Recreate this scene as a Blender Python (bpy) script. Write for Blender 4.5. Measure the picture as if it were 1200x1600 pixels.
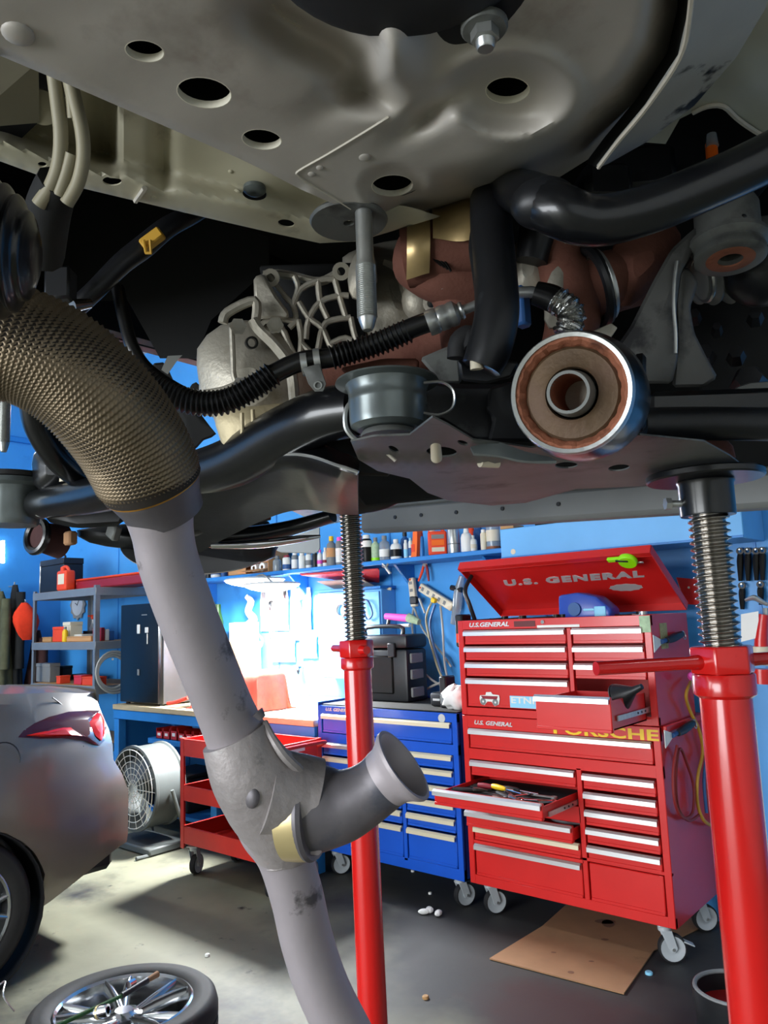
import bpy, bmesh, math, random
from mathutils import Vector as V, Matrix, geometry, Quaternion
random.seed(11)
SC = bpy.context.scene
for o in list(bpy.data.objects): bpy.data.objects.remove(o)
COL = SC.collection
PI = math.pi
# ---------------------------------------------------------------- camera
FPX, PIT, ROL, YAW, EYE = 1201.3, .1379, -.0375, .7071, 1.559
CF = V((-math.sin(YAW)*math.cos(PIT), math.cos(YAW)*math.cos(PIT), math.sin(PIT)))
_r = V((math.cos(YAW), math.sin(YAW), 0)); _u = _r.cross(CF)
CR = _r*math.cos(ROL)+_u*math.sin(ROL); CU = _u*math.cos(ROL)-_r*math.sin(ROL)
CC = V((0, 0, EYE))
cd = bpy.data.cameras.new('camera'); cam = bpy.data.objects.new('camera', cd); COL.objects.link(cam)
cd.sensor_fit = 'HORIZONTAL'; cd.sensor_width = 36; cd.lens = FPX*36/1200; cd.clip_start = .02; cd.clip_end = 60
cam.matrix_world = Matrix(((CR.x, CU.x, -CF.x, CC.x), (CR.y, CU.y, -CF.y, CC.y), (CR.z, CU.z, -CF.z, CC.z), (0, 0, 0, 1)))
SC.camera = cam
# ---------------------------------------------------------------- light
w = bpy.data.worlds.new('daylight'); SC.world = w; w.use_nodes = True
w.node_tree.nodes['Background'].inputs[0].default_value = (.78, .88, 1, 1)
w.node_tree.nodes['Background'].inputs[1].default_value = 1.0
def area(name, loc, target, sx, sy, power, colr):
    l = bpy.data.lights.new(name, 'AREA'); l.shape = 'RECTANGLE'; l.size = sx; l.size_y = sy; l.energy = power; l.color = colr
    o = bpy.data.objects.new(name, l); COL.objects.link(o); o.location = loc
    o.rotation_euler = (V(target)-V(loc)).to_track_quat('-Z', 'Y').to_euler(); return o
area('daylight_through_bay_door', (-3.1, -6.3, 1.75), (-3.1, 0, 1.45), 6.2, 3.3, 560, (.93, .97, 1))
SC.view_settings.view_transform = 'Standard'; SC.view_settings.look = 'None'
SC.view_settings.gamma = 1; SC.view_settings.use_curve_mapping = False
SC.view_settings.exposure = 0.62
# ---------------------------------------------------------------- unprojection (a pixel plus a real distance or plane)
def ray(u, v): return CF+CR*((u-600)/FPX)+CU*((800-v)/FPX)
def at(u, v, d): return CC+ray(u, v)*d
def atz(u, v, z): r = ray(u, v); return CC+r*((z-EYE)/r.z)
def aty(u, v, y): r = ray(u, v); return CC+r*(y/r.y)
def atx(u, v, x): r = ray(u, v); return CC+r*(x/r.x)
# ---------------------------------------------------------------- materials
MATS = {}
def lin(c): return tuple(((x/255)/12.92 if x/255 <= .04045 else ((x/255+.055)/1.055)**2.4) for x in c)
def mat(name, rgb, rough=.5, metal=0., var=.0, vscale=6., dirt=None, bump=0., bscale=60., coat=0., trans=0., emit=0., spec=.5, alpha=1., ior=1.45, stretch=None, dirt2=None):
    """rgb is the sRGB colour of the thing; dirt = (rgb, low, high, scale)"""
    if name in MATS: return MATS[name]
    m = bpy.data.materials.new(name); m.use_nodes = True; nt = m.node_tree; N = nt.nodes; L = nt.links
    b = N['Principled BSDF']; c = lin(rgb)
    b.inputs['Roughness'].default_value = rough; b.inputs['Metallic'].default_value = metal
    b.inputs['Coat Weight'].default_value = coat; b.inputs['Coat Roughness'].default_value = .12
    b.inputs['Specular IOR Level'].default_value = spec; b.inputs['IOR'].default_value = ior
    b.inputs['Transmission Weight'].default_value = trans; b.inputs['Alpha'].default_value = alpha
    b.inputs['Base Color'].default_value = (*c, 1)
    if emit:
        b.inputs['Emission Color'].default_value = (*c, 1); b.inputs['Emission Strength'].default_value = emit
    tc = N.new('ShaderNodeTexCoord'); src = tc.outputs['Object']
    if stretch:
        mp = N.new('ShaderNodeMapping'); mp.inputs['Scale'].default_value = stretch; L.new(src, mp.inputs[0]); src = mp.outputs[0]
    def noise(sc, det=4, ro=.55):
        n = N.new('ShaderNodeTexNoise'); n.inputs['Scale'].default_value = sc; n.inputs['Detail'].default_value = det; n.inputs['Roughness'].default_value = ro
        L.new(src, n.inputs['Vector']); return n.outputs['Fac']
    out = None
    if var:
        r = N.new('ShaderNodeMapRange'); r.inputs[1].default_value = .3; r.inputs[2].default_value = .7; r.inputs[3].default_value = 1-var; r.inputs[4].default_value = 1+var*.5
        L.new(noise(vscale), r.inputs[0])
        x = N.new('ShaderNodeMix'); x.data_type = 'RGBA'; x.blend_type = 'MULTIPLY'; x.inputs[0].default_value = 1
        x.inputs[6].default_value = (*c, 1); L.new(r.outputs[0], x.inputs[7]); out = x.outputs[2]
    for dd in (dirt, dirt2):
        if not dd: continue
        dc, lo, hi, ds = dd
        r = N.new('ShaderNodeMapRange'); r.inputs[1].default_value = lo; r.inputs[2].default_value = hi
        L.new(noise(ds, 6, .6), r.inputs[0])
        x = N.new('ShaderNodeMix'); x.data_type = 'RGBA'
        x.inputs[6].default_value = (*c, 1)
        if out: L.new(out, x.inputs[6])
        x.inputs[7].default_value = (*lin(dc), 1); L.new(r.outputs[0], x.inputs[0]); out = x.outputs[2]
    if out: L.new(out, b.inputs['Base Color'])
    if bump:
        bp = N.new('ShaderNodeBump'); bp.inputs['Strength'].default_value = min(1, bump); bp.inputs['Distance'].default_value = .004
        L.new(noise(bscale, 3), bp.inputs['Height']); L.new(bp.outputs[0], b.inputs['Normal'])
    MATS[name] = m; return m
def M(n): return MATS[n]
mat('wall_blue', (66, 150, 220), .42, var=.1, vscale=1.5, bump=.06, bscale=30, dirt=((40, 110, 180), .62, .8, 2.2))
mat('paint_blue', (44, 128, 205), .42, var=.12, vscale=5)
mat('box_blue', (105, 178, 236), .45, var=.08, vscale=3)
mat('ceiling', (205, 205, 200), .8, var=.05)
mat('red_paint', (206, 34, 32), .34, var=.07, vscale=4, coat=.3)
mat('red_inside', (150, 16, 18), .4)
mat('stand_red', (198, 20, 18), .24, var=.06, vscale=9, coat=.5, dirt=((110, 14, 12), .7, .85, 30))
mat('cart_red', (190, 34, 24), .4, var=.1)
mat('blue_paint', (22, 84, 196), .3, var=.06, vscale=4, coat=.3)
mat('alu', (222, 222, 222), .32, .75)
mat('alu_cream', (226, 216, 186), .38, .35)
mat('chrome', (226, 226, 230), .08, 1)
mat('zinc', (188, 190, 188), .34, .8, var=.12, vscale=40, bump=.1)
mat('caster_grey', (190, 196, 200), .45, .25, var=.1)
mat('rubber', (30, 30, 32), .7, var=.2, vscale=20)
mat('black_plastic', (26, 27, 30), .42, var=.15, vscale=12)
mat('black_gloss', (12, 13, 15), .3, coat=.1, spec=.35)
mat('dark_mat', (46, 46, 44), .85, var=.25, vscale=12)
mat('white_plastic', (226, 226, 220), .45, var=.05)
mat('cream_plastic', (216, 206, 182), .5, var=.06)
mat('grey_plastic', (124, 126, 126), .55, var=.1)
mat('steel_shelf', (128, 134, 140), .42, .3, var=.1)
mat('wood', (180, 138, 90), .65, var=.25, vscale=10, stretch=(1, 12, 12))
mat('bench_top', (196, 176, 138), .6, var=.2, vscale=6, dirt=((130, 110, 84), .58, .75, 9), stretch=(1, 6, 6))
mat('cardboard', (152, 114, 82), .85, var=.12, vscale=7, dirt=((120, 84, 58), .66, .78, 6))
mat('cardboard_b', (196, 146, 98), .85, var=.1)
mat('print_dark', (112, 80, 60), .8)
mat('paper', (236, 236, 232), .8, var=.05)
mat('cloth_red', (188, 62, 48), .95, var=.2, vscale=20, bump=.3, bscale=200)
mat('yellow', (232, 190, 20), .4)
mat('yellow_hose', (196, 150, 50), .5)
mat('red_hose', (128, 34, 34), .55)
mat('orange', (238, 106, 22), .45)
mat('orange_red', (230, 70, 34), .6, var=.15)
mat('green_neon', (150, 232, 10), .4)
mat('green_dark', (44, 82, 30), .35, var=.3, vscale=30)
mat('pink', (236, 90, 190), .5)
mat('sky_sticker', (140, 206, 236), .5)
mat('blue_jug', (44, 74, 168), .3, var=.1)
mat('white_letter', (206, 208, 208), .35, .4)
mat('dark_badge', (96, 26, 28), .5)
mat('sticker_aged', (170, 160, 110), .7, var=.3, vscale=60)
mat('tape_green', (172, 196, 160), .7, var=.2, vscale=50)
mat('cable_grey', (160, 162, 158), .5)
mat('cable_beige', (190, 178, 140), .5)
mat('cable_blue', (40, 84, 140), .5)
mat('clear_plastic', (190, 200, 205), .15, trans=.6, var=.1)
mat('jacket_dark', (30, 32, 34), .95, var=.3, vscale=10, bump=.3)
mat('jacket_olive', (86, 88, 66), .95, var=.25, vscale=10, bump=.3)
mat('jacket_brown', (66, 38, 38), .9, var=.3, vscale=8, bump=.3)
mat('hood_orange', (236, 62, 30), .9, var=.15, vscale=10)
mat('maroon', (140, 28, 44), .5, var=.1)
mat('floor', (122, 121, 101), .62, var=.3, vscale=1.6, bump=.15, bscale=25, dirt=((30, 30, 33), .54, .68, .9), dirt2=((34, 34, 34), .64, .72, 6))
def stain_or_shade(m, cx, cy, rx, ry, rgb, k=1., nscale=1.6):
    # a ragged patch in the base colour, for stains, spills and painted shade, around (cx, cy)
    nt = m.node_tree; N = nt.nodes; L = nt.links; b = N['Principled BSDF']; old = b.inputs['Base Color'].links[0].from_socket
    g = N.new('ShaderNodeNewGeometry'); mp = N.new('ShaderNodeMapping'); mp.vector_type = 'POINT'; mp.inputs['Location'].default_value = (-cx/rx, -cy/ry, 0); mp.inputs['Scale'].default_value = (1/rx, 1/ry, 1); L.new(g.outputs['Position'], mp.inputs[0])
    ln = N.new('ShaderNodeVectorMath'); ln.operation = 'LENGTH'; L.new(mp.outputs[0], ln.inputs[0])
    n = N.new('ShaderNodeTexNoise'); n.inputs['Scale'].default_value = nscale; n.inputs['Detail'].default_value = 6; L.new(g.outputs['Position'], n.inputs['Vector'])
    a = N.new('ShaderNodeMath'); a.operation = 'MULTIPLY_ADD'; a.inputs[1].default_value = 1.1; L.new(n.outputs['Fac'], a.inputs[0]); L.new(ln.outputs['Value'], a.inputs[2])
    r = N.new('ShaderNodeMapRange'); r.inputs[1].default_value = 1.25; r.inputs[2].default_value = 1.75; r.inputs[3].default_value = k; r.inputs[4].default_value = 0; L.new(a.outputs[0], r.inputs[0])
    x = N.new('ShaderNodeMix'); x.data_type = 'RGBA'; L.new(r.outputs[0], x.inputs[0]); L.new(old, x.inputs[6]); x.inputs[7].default_value = (*lin(rgb), 1); L.new(x.outputs[2], b.inputs['Base Color'])
stain_or_shade(MATS['floor'], -1.7, 3.45, 1.75, .95, (40, 40, 44), .92); stain_or_shade(MATS['floor'], -1.65, 2.85, .35, .25, (58, 26, 28), .6, 5); stain_or_shade(MATS['floor'], -4.0, 3.9, 2.2, .6, (48, 48, 48), .8)  # cabinet-side darkening, maroon spill, then shade at the bench painted into the colour
# vehicle
mat('rail_paint', (182, 176, 168), .5, .1, var=.12, vscale=7, dirt=((112, 92, 78), .6, .8, 6), bump=.05, bscale=90)
mat('rail_cream', (222, 216, 198), .5, var=.1, vscale=9, dirt=((120, 108, 90), .6, .8, 12))
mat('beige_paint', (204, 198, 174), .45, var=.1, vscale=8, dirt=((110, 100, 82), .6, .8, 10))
mat('seam', (196, 189, 175), .6, var=.1, vscale=60)
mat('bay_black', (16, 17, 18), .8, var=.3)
mat('black_steel', (17, 18, 21), .3, .1, var=.25, vscale=10, coat=.35, bump=.05)
mat('black_satin', (26, 27, 30), .4, .1, var=.3, vscale=14, dirt=((74, 76, 78), .62, .74, 9), bump=.08)
mat('plate_grey', (104, 106, 103), .5, .15, var=.18, vscale=12, dirt=((44, 42, 42), .56, .7, 9), bump=.05)
mat('cup_grey', (120, 128, 128), .3, .45, var=.18, vscale=18)
mat('cast_alu', (176, 170, 156), .5, .45, var=.16, vscale=10, dirt=((116, 102, 76), .58, .78, 8), bump=.25, bscale=120)
mat('cast_alu_warm', (190, 176, 142), .55, .3, var=.15, vscale=10, bump=.25, bscale=120)
mat('rust', (112, 70, 57), .85, .1, var=.2, vscale=14, dirt=((90, 46, 36), .55, .75, 20), bump=.2, bscale=150)
mat('rust_orange', (148, 92, 68), .75, .3, var=.25, vscale=30, dirt=((98, 58, 42), .55, .7, 40), bump=.3, bscale=140)
mat('rust_plate', (94, 74, 53), .6, .3, var=.25, vscale=18, dirt=((96, 74, 60), .5, .72, 14), bump=.2, bscale=120)
mat('bronze_shield', (186, 160, 112), .3, .55, var=.3, vscale=14)
mat('foil', (190, 190, 186), .2, .95, var=.15, vscale=60, bump=.5, bscale=160)
mat('braid', (124, 110, 90), .45, .75, var=.25, vscale=20)
mat('braid_gap_shade', (40, 34, 28), .7, .2)  # shade in the gaps between the wires, put into the core colour
mat('copper', (196, 140, 60), .4, .7, var=.3, vscale=40)
mat('pipe', (160, 152, 156), .55, .25, var=.14, vscale=6, dirt=((82, 78, 80), .6, .66, 15), bump=.08, bscale=120)
mat('pipe_weld', (154, 147, 146), .55, .3, var=.2, vscale=16, dirt=((70, 68, 68), .6, .72, 18), dirt2=((176, 178, 176), .6, .75, 22), bump=.3, bscale=90)
mat('pipe_dark', (104, 100, 104), .5, .4, var=.2, vscale=14, dirt=((60, 66, 80), .5, .7, 14), bump=.1)
mat('brass', (222, 202, 150), .3, .7)
mat('hose_black', (18, 18, 19), .32, coat=.2)
mat('screw_steel', (150, 145, 138), .2, .95, var=.2, vscale=30)
mat('screw_dark', (30, 29, 28), .4, .6)
mat('car_silver', (128, 118, 105), .34, .25, coat=.6, var=.03)
mat('car_black', (20, 20, 22), .5)
mat('tail_red', (206, 20, 16), .22, coat=.2)
mat('tail_dark', (74, 8, 12), .2, coat=.2)
mat('tail_bright', (236, 34, 24), .22, coat=.2)
mat('rim', (186, 188, 190), .16, .95)
mat('tire', (38, 37, 36), .72, var=.25, vscale=14, bump=.1)
mat('jam_red', (150, 20, 20), .4)
mat('lamp_glow', (235, 246, 255), .4, emit=14.)
mat('tube_glow', (245, 250, 255), .4, emit=10.)
mat('beige_in_shade', (150, 143, 120), .5, var=.1, vscale=9, dirt=((96, 88, 72), .6, .8, 12))  # beige paint with shade put into its colour, for pipes and clip
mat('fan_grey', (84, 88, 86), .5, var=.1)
mat('beige_deep_shade', (104, 99, 82), .6, var=.15, vscale=9)  # darker beige again, shade of the recess put into the colour
mat('arm_grey', (86, 86, 84), .5, .2, var=.2, vscale=10, dirt=((36, 36, 38), .52, .62, 10), bump=.08)
mat('fridge_side', (84, 84, 86), .35, .6, var=.1)
mat('glass_dark', (12, 14, 16), .05, coat=1)
for _u, _v, _a, _b in ((498, 178, .020, .016), (452, 208, .012, .008), (626, 270, .022, .014), (500, 268, .012, .01), (560, 250, .014, .01)):
    _p = atz(_u, _v, 2.0); stain_or_shade(MATS['rail_paint'], _p.x, _p.y, _a, _b, (104, 80, 66), .75, 45)
# ---------------------------------------------------------------- mesh building
def frame(n, up=(0, 0, 1)):
    n = V(n).normalized(); up = V(up)
    if abs(n.dot(up)) > .98: up = V((1, 0, 0))
    x = up.cross(n).normalized(); y = n.cross(x); return x, y, n
def catmull(p, n, closed=False):
    p = [V(a) if hasattr(a, '__len__') else a for a in p]; out = []; m = len(p)
    rng = range(m if closed else m-1)
    for i in rng:
        g = (lambda k: p[k % m]) if closed else (lambda k: p[max(0, min(m-1, k))])
        a, b, c, d = g(i-1), g(i), g(i+1), g(i+2)
        for k in range(n):
            t = k/n
            out.append(.5*((2*b)+(c-a)*t+(2*a-5*b+4*c-d)*t*t+(3*b-a-3*c+d)*t**3))
    if not closed: out.append(p[-1])
    return out
ROOT = {}
class B:
    def __init__(s): s.m = bmesh.new()
    def _new(s, vs, fs):
        bv = [s.m.verts.new(v) for v in vs]
        for f in fs:
            try: s.m.faces.new([bv[i] for i in f])
            except ValueError: pass
        return bv
    def box(s, c, size, R=None, bev=0., seg=1):
        t = bmesh.new(); bmesh.ops.create_cube(t, size=1)
        for v in t.verts: v.co = V((v.co.x*size[0], v.co.y*size[1], v.co.z*size[2]))
        if bev: bmesh.ops.bevel(t, geom=list(t.edges), offset=bev, segments=seg, affect='EDGES', profile=.5)
        return s._merge(t, c, R)
    def _merge(s, t, c=(0, 0, 0), R=None):
        t.verts.index_update(); vs = []
        for v in t.verts:
            p = v.co.copy()
            if R: p = R @ p
            vs.append(p+V(c))
        fs = [[v.index for v in f.verts] for f in t.faces]; t.free(); s._new(vs, fs); return s
    def box2(s, a, b, bev=0., seg=1):
        a = V(a); b = V(b); return s.box((a+b)/2, [abs(x) for x in (b-a)], None, bev, seg)
    def cyl(s, p0, p1, r0, r1=None, seg=16, cap=True, rot=0.):
        p0 = V(p0); p1 = V(p1); r1 = r0 if r1 is None else r1; x, y, n = frame(p1-p0)
        vs = []
        for p, r in ((p0, r0), (p1, r1)):
            for i in range(seg):
                a = 2*PI*i/seg+rot; vs.append(p+x*(r*math.cos(a))+y*(r*math.sin(a)))
        fs = [(i, (i+1) % seg, seg+(i+1) % seg, seg+i) for i in range(seg)]
        if cap: fs += [tuple(range(seg))[::-1], tuple(range(seg, 2*seg))]
        s._new(vs, fs); return s
    def lathe(s, prof, o=(0, 0, 0), axis=(0, 0, 1), seg=24, closed=False, up=(0, 0, 1), arc=1., start=0., cap=True):
        o = V(o); x, y, n = frame(axis, up); vs = []; fs = []; full = arc >= .999; cnt = seg if full else seg+1
        for r, h in prof:
            for i in range(cnt):
                a = 2*PI*arc*i/seg+start; vs.append(o+n*h+x*(r*math.cos(a))+y*(r*math.sin(a)))
        k = len(prof)
        for j in range(k if closed else k-1):
            j2 = (j+1) % k
            for i in range(seg):
                i2 = (i+1) % seg if full else i+1
                fs.append((j*cnt+i, j*cnt+i2, j2*cnt+i2, j2*cnt+i))
        if not closed and full and cap:
            if prof[0][0] > 1e-5: fs.append(tuple(range(cnt))[::-1])
            if prof[-1][0] > 1e-5: fs.append(tuple(range((k-1)*cnt, k*cnt)))
        s._new(vs, fs); return s
    def tube(s, pts, r, seg=10, n=0, cap=True, closed=False, flat=1., up=None):
        """sweep along pts; r number or list (interpolated with pts)"""
        pts = [V(p) for p in pts]; rr = list(r) if hasattr(r, '__len__') else [r]*len(pts)
        if n:
            q = [V((*p, 0)) for p in pts]
            for i, p in enumerate(q): p[3] = rr[i]
            q = catmull([V(p) for p in q], n, closed); pts = [V(p[:3]) for p in q]; rr = [max(1e-4, p[3]) for p in q]
        k = len(pts); T = []
        for i in range(k):
            a = pts[(i-1) % k] if (closed or i) else pts[i]; b = pts[(i+1) % k] if (closed or i < k-1) else pts[i]
            T.append((b-a).normalized())
        x, y, _ = frame(T[0], up or (0, 0, 1)); vs = []
        for i in range(k):
            if i:
                q = T[i-1].rotation_difference(T[i]); x = (q @ x); x = (x-T[i]*x.dot(T[i])).normalized()
            y = T[i].cross(x)
            for j in range(seg):
                a = 2*PI*j/seg; vs.append(pts[i]+x*(rr[i]*math.cos(a))+y*(rr[i]*flat*math.sin(a)))
        fs = []
        for i in range(k if closed else k-1):
            i2 = (i+1) % k
            for j in range(seg): fs.append((i*seg+j, i*seg+(j+1) % seg, i2*seg+(j+1) % seg, i2*seg+j))
        if cap and not closed: fs += [tuple(range(seg))[::-1], tuple(range((k-1)*seg, k*seg))]
        s._new(vs, fs); return s
    def prism(s, poly, ext, bev=0., seg=1):
        t = bmesh.new(); ext = V(ext); n = len(poly)
        a = [t.verts.new(V(p)) for p in poly]; b = [t.verts.new(V(p)+ext) for p in poly]
        t.faces.new(a[::-1]); t.faces.new(b)
        for i in range(n): t.faces.new((a[i], a[(i+1) % n], b[(i+1) % n], b[i]))
        bmesh.ops.recalc_face_normals(t, faces=t.faces)
        if bev: bmesh.ops.bevel(t, geom=list(t.edges), offset=bev, segments=seg, affect='EDGES', profile=.5)
        return s._merge(t)
    def ball(s, c, r, seg=14, R=None, rings=None):
        r = (r, r, r) if not hasattr(r, '__len__') else r
        t = bmesh.new(); bmesh.ops.create_uvsphere(t, u_segments=seg, v_segments=rings or max(6, seg*2//3), radius=1)
        for v in t.verts: v.co = V((v.co.x*r[0], v.co.y*r[1], v.co.z*r[2]))
        return s._merge(t, c, R)
    def torus(s, c, axis, R, r, seg=28, ms=8, arc=1., start=0., up=(0, 0, 1)):
        x, y, n = frame(axis, up); c = V(c); k = seg if arc > .999 else seg+1
        pts = [c+x*(R*math.cos(2*PI*arc*i/seg+start))+y*(R*math.sin(2*PI*arc*i/seg+start)) for i in range(k)]
        return s.tube(pts, r, ms, closed=arc > .999)
    def grid(s, rows, close_u=False):
        h = len(rows); wd = len(rows[0]); vs = [p for r in rows for p in r]; fs = []
        for i in range(h-1):
            for j in range(wd if close_u else wd-1):
                j2 = (j+1) % wd; fs.append((i*wd+j, i*wd+j2, (i+1)*wd+j2, (i+1)*wd+j))
        s._new(vs, fs); return s
    def solid(s, th):
        m = s.m; bmesh.ops.recalc_face_normals(m, faces=m.faces); m.normal_update(); m.verts.index_update()
        vs = list(m.verts); off = [m.verts.new(v.co-v.normal*th) for v in vs]; idx = {v: k for k, v in enumerate(vs)}
        bd = [tuple(e.verts) for e in m.edges if len(e.link_faces) == 1]; fl = list(m.faces)
        for f in fl: m.faces.new([off[idx[v]] for v in reversed(f.verts)])
        for a, b in bd:
            try: m.faces.new((a, b, off[idx[b]], off[idx[a]]))
            except ValueError: pass
        return s
    def done(s, name, m, parent=None, world=False, sharp=40, flat=False, kind=None, label=None, recalc=True):
        if recalc: bmesh.ops.recalc_face_normals(s.m, faces=s.m.faces)
        me = bpy.data.meshes.new(name); s.m.to_mesh(me); s.m.free()
        me.materials.append(MATS[m] if isinstance(m, str) else m)
        if not flat and len(me.polygons):
            me.polygons.foreach_set('use_smooth', [True]*len(me.polygons)); me.set_sharp_from_angle(angle=math.radians(sharp))
        o = bpy.data.objects.new(name, me); COL.objects.link(o)
        if parent is not None:
            o.parent = parent; r = parent
            while r.parent is not None: r = r.parent
            if world: me.transform(ROOT[r.name].inverted())
        if kind: o['kind'] = kind
        if label: o['label'] = label
        return o
def thing(name, label, cat, loc=(0, 0, 0), rz=0., group=None, R=None):
    o = bpy.data.objects.new(name, None); COL.objects.link(o); o.empty_display_size = .05
    o['label'] = label; o['category'] = cat
    if group: o['group'] = group
    mt = Matrix.Translation(V(loc)) @ (R.to_4x4() if R else Matrix.Rotation(rz, 4, 'Z'))
    o.matrix_world = mt; ROOT[o.name] = mt; return o
def tag(o, label, cat, group=None, recenter=True):
    """a thing that is a single mesh, built in world coordinates: origin goes to its base"""
    o['label'] = label; o['category'] = cat
    if group: o['group'] = group
    if recenter:
        bb = [V(v.co) for v in o.data.vertices]
        c = V((sum((max(b[i] for b in bb), min(b[i] for b in bb)))/2 for i in range(3))); c.z = min(b.z for b in bb)
        o.data.transform(Matrix.Translation(-c)); o.location = c; ROOT[o.name] = Matrix.Translation(c)
    return o
def struct(o, kind='structure'): o['kind'] = kind; return o
def copytree(o, parent=None):
    c = o.copy(); COL.objects.link(c)
    if parent is not None: c.parent = parent
    for ch in list(o.children): copytree(ch, c)
    return c
def place(o, loc, rz=0.):
    o.matrix_world = Matrix.Translation(V(loc)) @ Matrix.Rotation(rz, 4, 'Z'); return o
def text(s, width, height, mt, name, m, parent, world=True, shear=0., bold=.02, depth=.0015, spacing=1.):
    """lettering as a mesh; mt maps x = reading direction, y = up of the letters, z = out of the surface"""
    cu = bpy.data.curves.new('lettering', 'FONT'); cu.body = s; cu.size = 1; cu.shear = shear; cu.offset = bold; cu.extrude = .01; cu.space_character = spacing; cu.resolution_u = 3
    t = bpy.data.objects.new('lettering', cu); COL.objects.link(t); bpy.context.view_layer.update()
    dg = bpy.context.evaluated_depsgraph_get(); me = bpy.data.meshes.new_from_object(t.evaluated_get(dg)); bpy.data.objects.remove(t)
    xs = [v.co.x for v in me.vertices]; ys = [v.co.y for v in me.vertices]; x0, x1, y0, y1 = min(xs), max(xs), min(ys), max(ys)
    for v in me.vertices: v.co = V(((v.co.x-x0)/(x1-x0)*width, (v.co.y-y0)/(y1-y0)*height, v.co.z/.01*depth))
    me.transform(mt); me.materials.clear(); me.materials.append(MATS[m]); me.name = name
    o = bpy.data.objects.new(name, me); COL.objects.link(o); o.parent = parent
    if world:
        r = parent
        while r.parent is not None: r = r.parent
        me.transform(ROOT[r.name].inverted())
    return o
def front(x, y, z): return Matrix(((1, 0, 0, x), (0, 0, -1, y), (0, 1, 0, z), (0, 0, 0, 1)))   # lettering that faces -Y
def sheet(outline, holes=(), h=lambda x, y: 0, step=.02, z0=None):
    """sheet metal lying near the level z0: outline and holes are sight lines, met with the level z0 + h"""
    b = B(); pts = []; edges = []
    def loop(pl):
        k0 = len(pts); q = []
        for i in range(len(pl)):
            a = V(pl[i]); c = V(pl[(i+1) % len(pl)]); n = max(1, int((c-a).length/step))
            for k in range(n): q.append(a+(c-a)*(k/n))
        pts.extend(q)
        for i in range(len(q)): edges.append((k0+i, k0+(i+1) % len(q)))
        return list(range(k0, k0+len(q)))
    ol = loop(outline); hl = [loop(hh) for hh in holes]
    def inside(p, pl):
        c = False; n = len(pl)
        for i in range(n):
            a = pl[i]; d = pl[i-1]
            if (a[1] > p[1]) != (d[1] > p[1]) and p[0] < (d[0]-a[0])*(p[1]-a[1])/(d[1]-a[1])+a[0]: c = not c
        return c
    xs = [p[0] for p in outline]; ys = [p[1] for p in outline]
    bd = list(pts)
    x = min(xs)+step/2; row = 0
    while x < max(xs):
        y = min(ys)+step/2*(1+row % 2)
        while y < max(ys):
            p = V((x, y))
            if inside(p, outline) and not any(inside(p, hh) for hh in holes) and min((p-q).length_squared for q in bd) > (step*.45)**2: pts.append(p)
            y += step
        x += step*.87; row += 1
    vs, es, fs, ov, oe, of = geometry.delaunay_2d_cdt(pts, edges, [], 0, 1e-6)
    good = []
    for f in fs:
        c = sum((vs[i] for i in f), V((0, 0)))/len(f)
        if inside(c, outline) and not any(inside(c, hh) for hh in holes): good.append(f)
    b._new([atz(v[0], v[1], z0+h(v[0], v[1])) for v in vs], good)
    loose = [v for v in b.m.verts if not v.link_faces]; bmesh.ops.delete(b.m, geom=loose, context='VERTS')
    return b
def ell(cx, cy, a, bb, n=20, rot=0.): return [(cx+a*math.cos(2*PI*i/n)*math.cos(rot)-bb*math.sin(2*PI*i/n)*math.sin(rot), cy+a*math.cos(2*PI*i/n)*math.sin(rot)+bb*math.sin(2*PI*i/n)*math.cos(rot)) for i in range(n)]
def smooth(e0, e1, x): t = max(0, min(1, (x-e0)/(e1-e0))); return t*t*(3-2*t)
# ================================================================ the room
XL, XR, YB, YF, ZC = -8.3, 3.6, 4.15, -6.6, 4.3
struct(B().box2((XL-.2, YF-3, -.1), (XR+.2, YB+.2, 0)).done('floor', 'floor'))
struct(B().box2((XL-.2, YB, 0), (XR+.2, YB+.15, ZC)).done('wall_back', 'wall_blue'))
struct(B().box2((XL-.15, YF, 0), (XL, YB, ZC)).done('wall_left', 'wall_blue'))
struct(B().box2((XR, YF, 0), (XR+.15, YB, ZC)).done('wall_right', 'ceiling'))
struct(B().box2((XL-.2, YF-.15, ZC), (XR+.2, YB+.2, ZC+.1)).done('ceiling', 'ceiling'))
fw = B(); fw.box2((XL, YF-.15, 0), (-6.3, YF, ZC)); fw.box2((.1, YF-.15, 0), (XR, YF, ZC)); fw.box2((-6.3, YF-.15, 3.5), (.1, YF, ZC))
struct(fw.done('wall_front', 'ceiling'))
# faint board joints of the panelled blue wall
tr = B()
for x in (-7.1, -5.9, -4.7, -3.5, -2.3, -1.1): tr.box2((x-.006, YB-.006, 0), (x+.006, YB, ZC-.6))
struct(tr.done('trim_1', 'paint_blue'))
tr = B(); tr.box2((XL, YB-.03, 3.6), (XR, YB, 3.66), .004); tr.box2((XL, YF, 3.6), (XL+.03, YB, 3.66), .004)
struct(tr.done('trim_2', 'paint_blue'))
tr = B(); tr.box2((-1.04, YB-.04, 0), (-.98, YB, 1.08), .004); tr.box2((-.98, YB-.02, 0), (.3, YB, 1.02), .003); tr.box2((-.98, YB-.03, .52), (.3, YB-.02, .56))
struct(tr.done('trim_3', 'white_plastic'))

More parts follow.
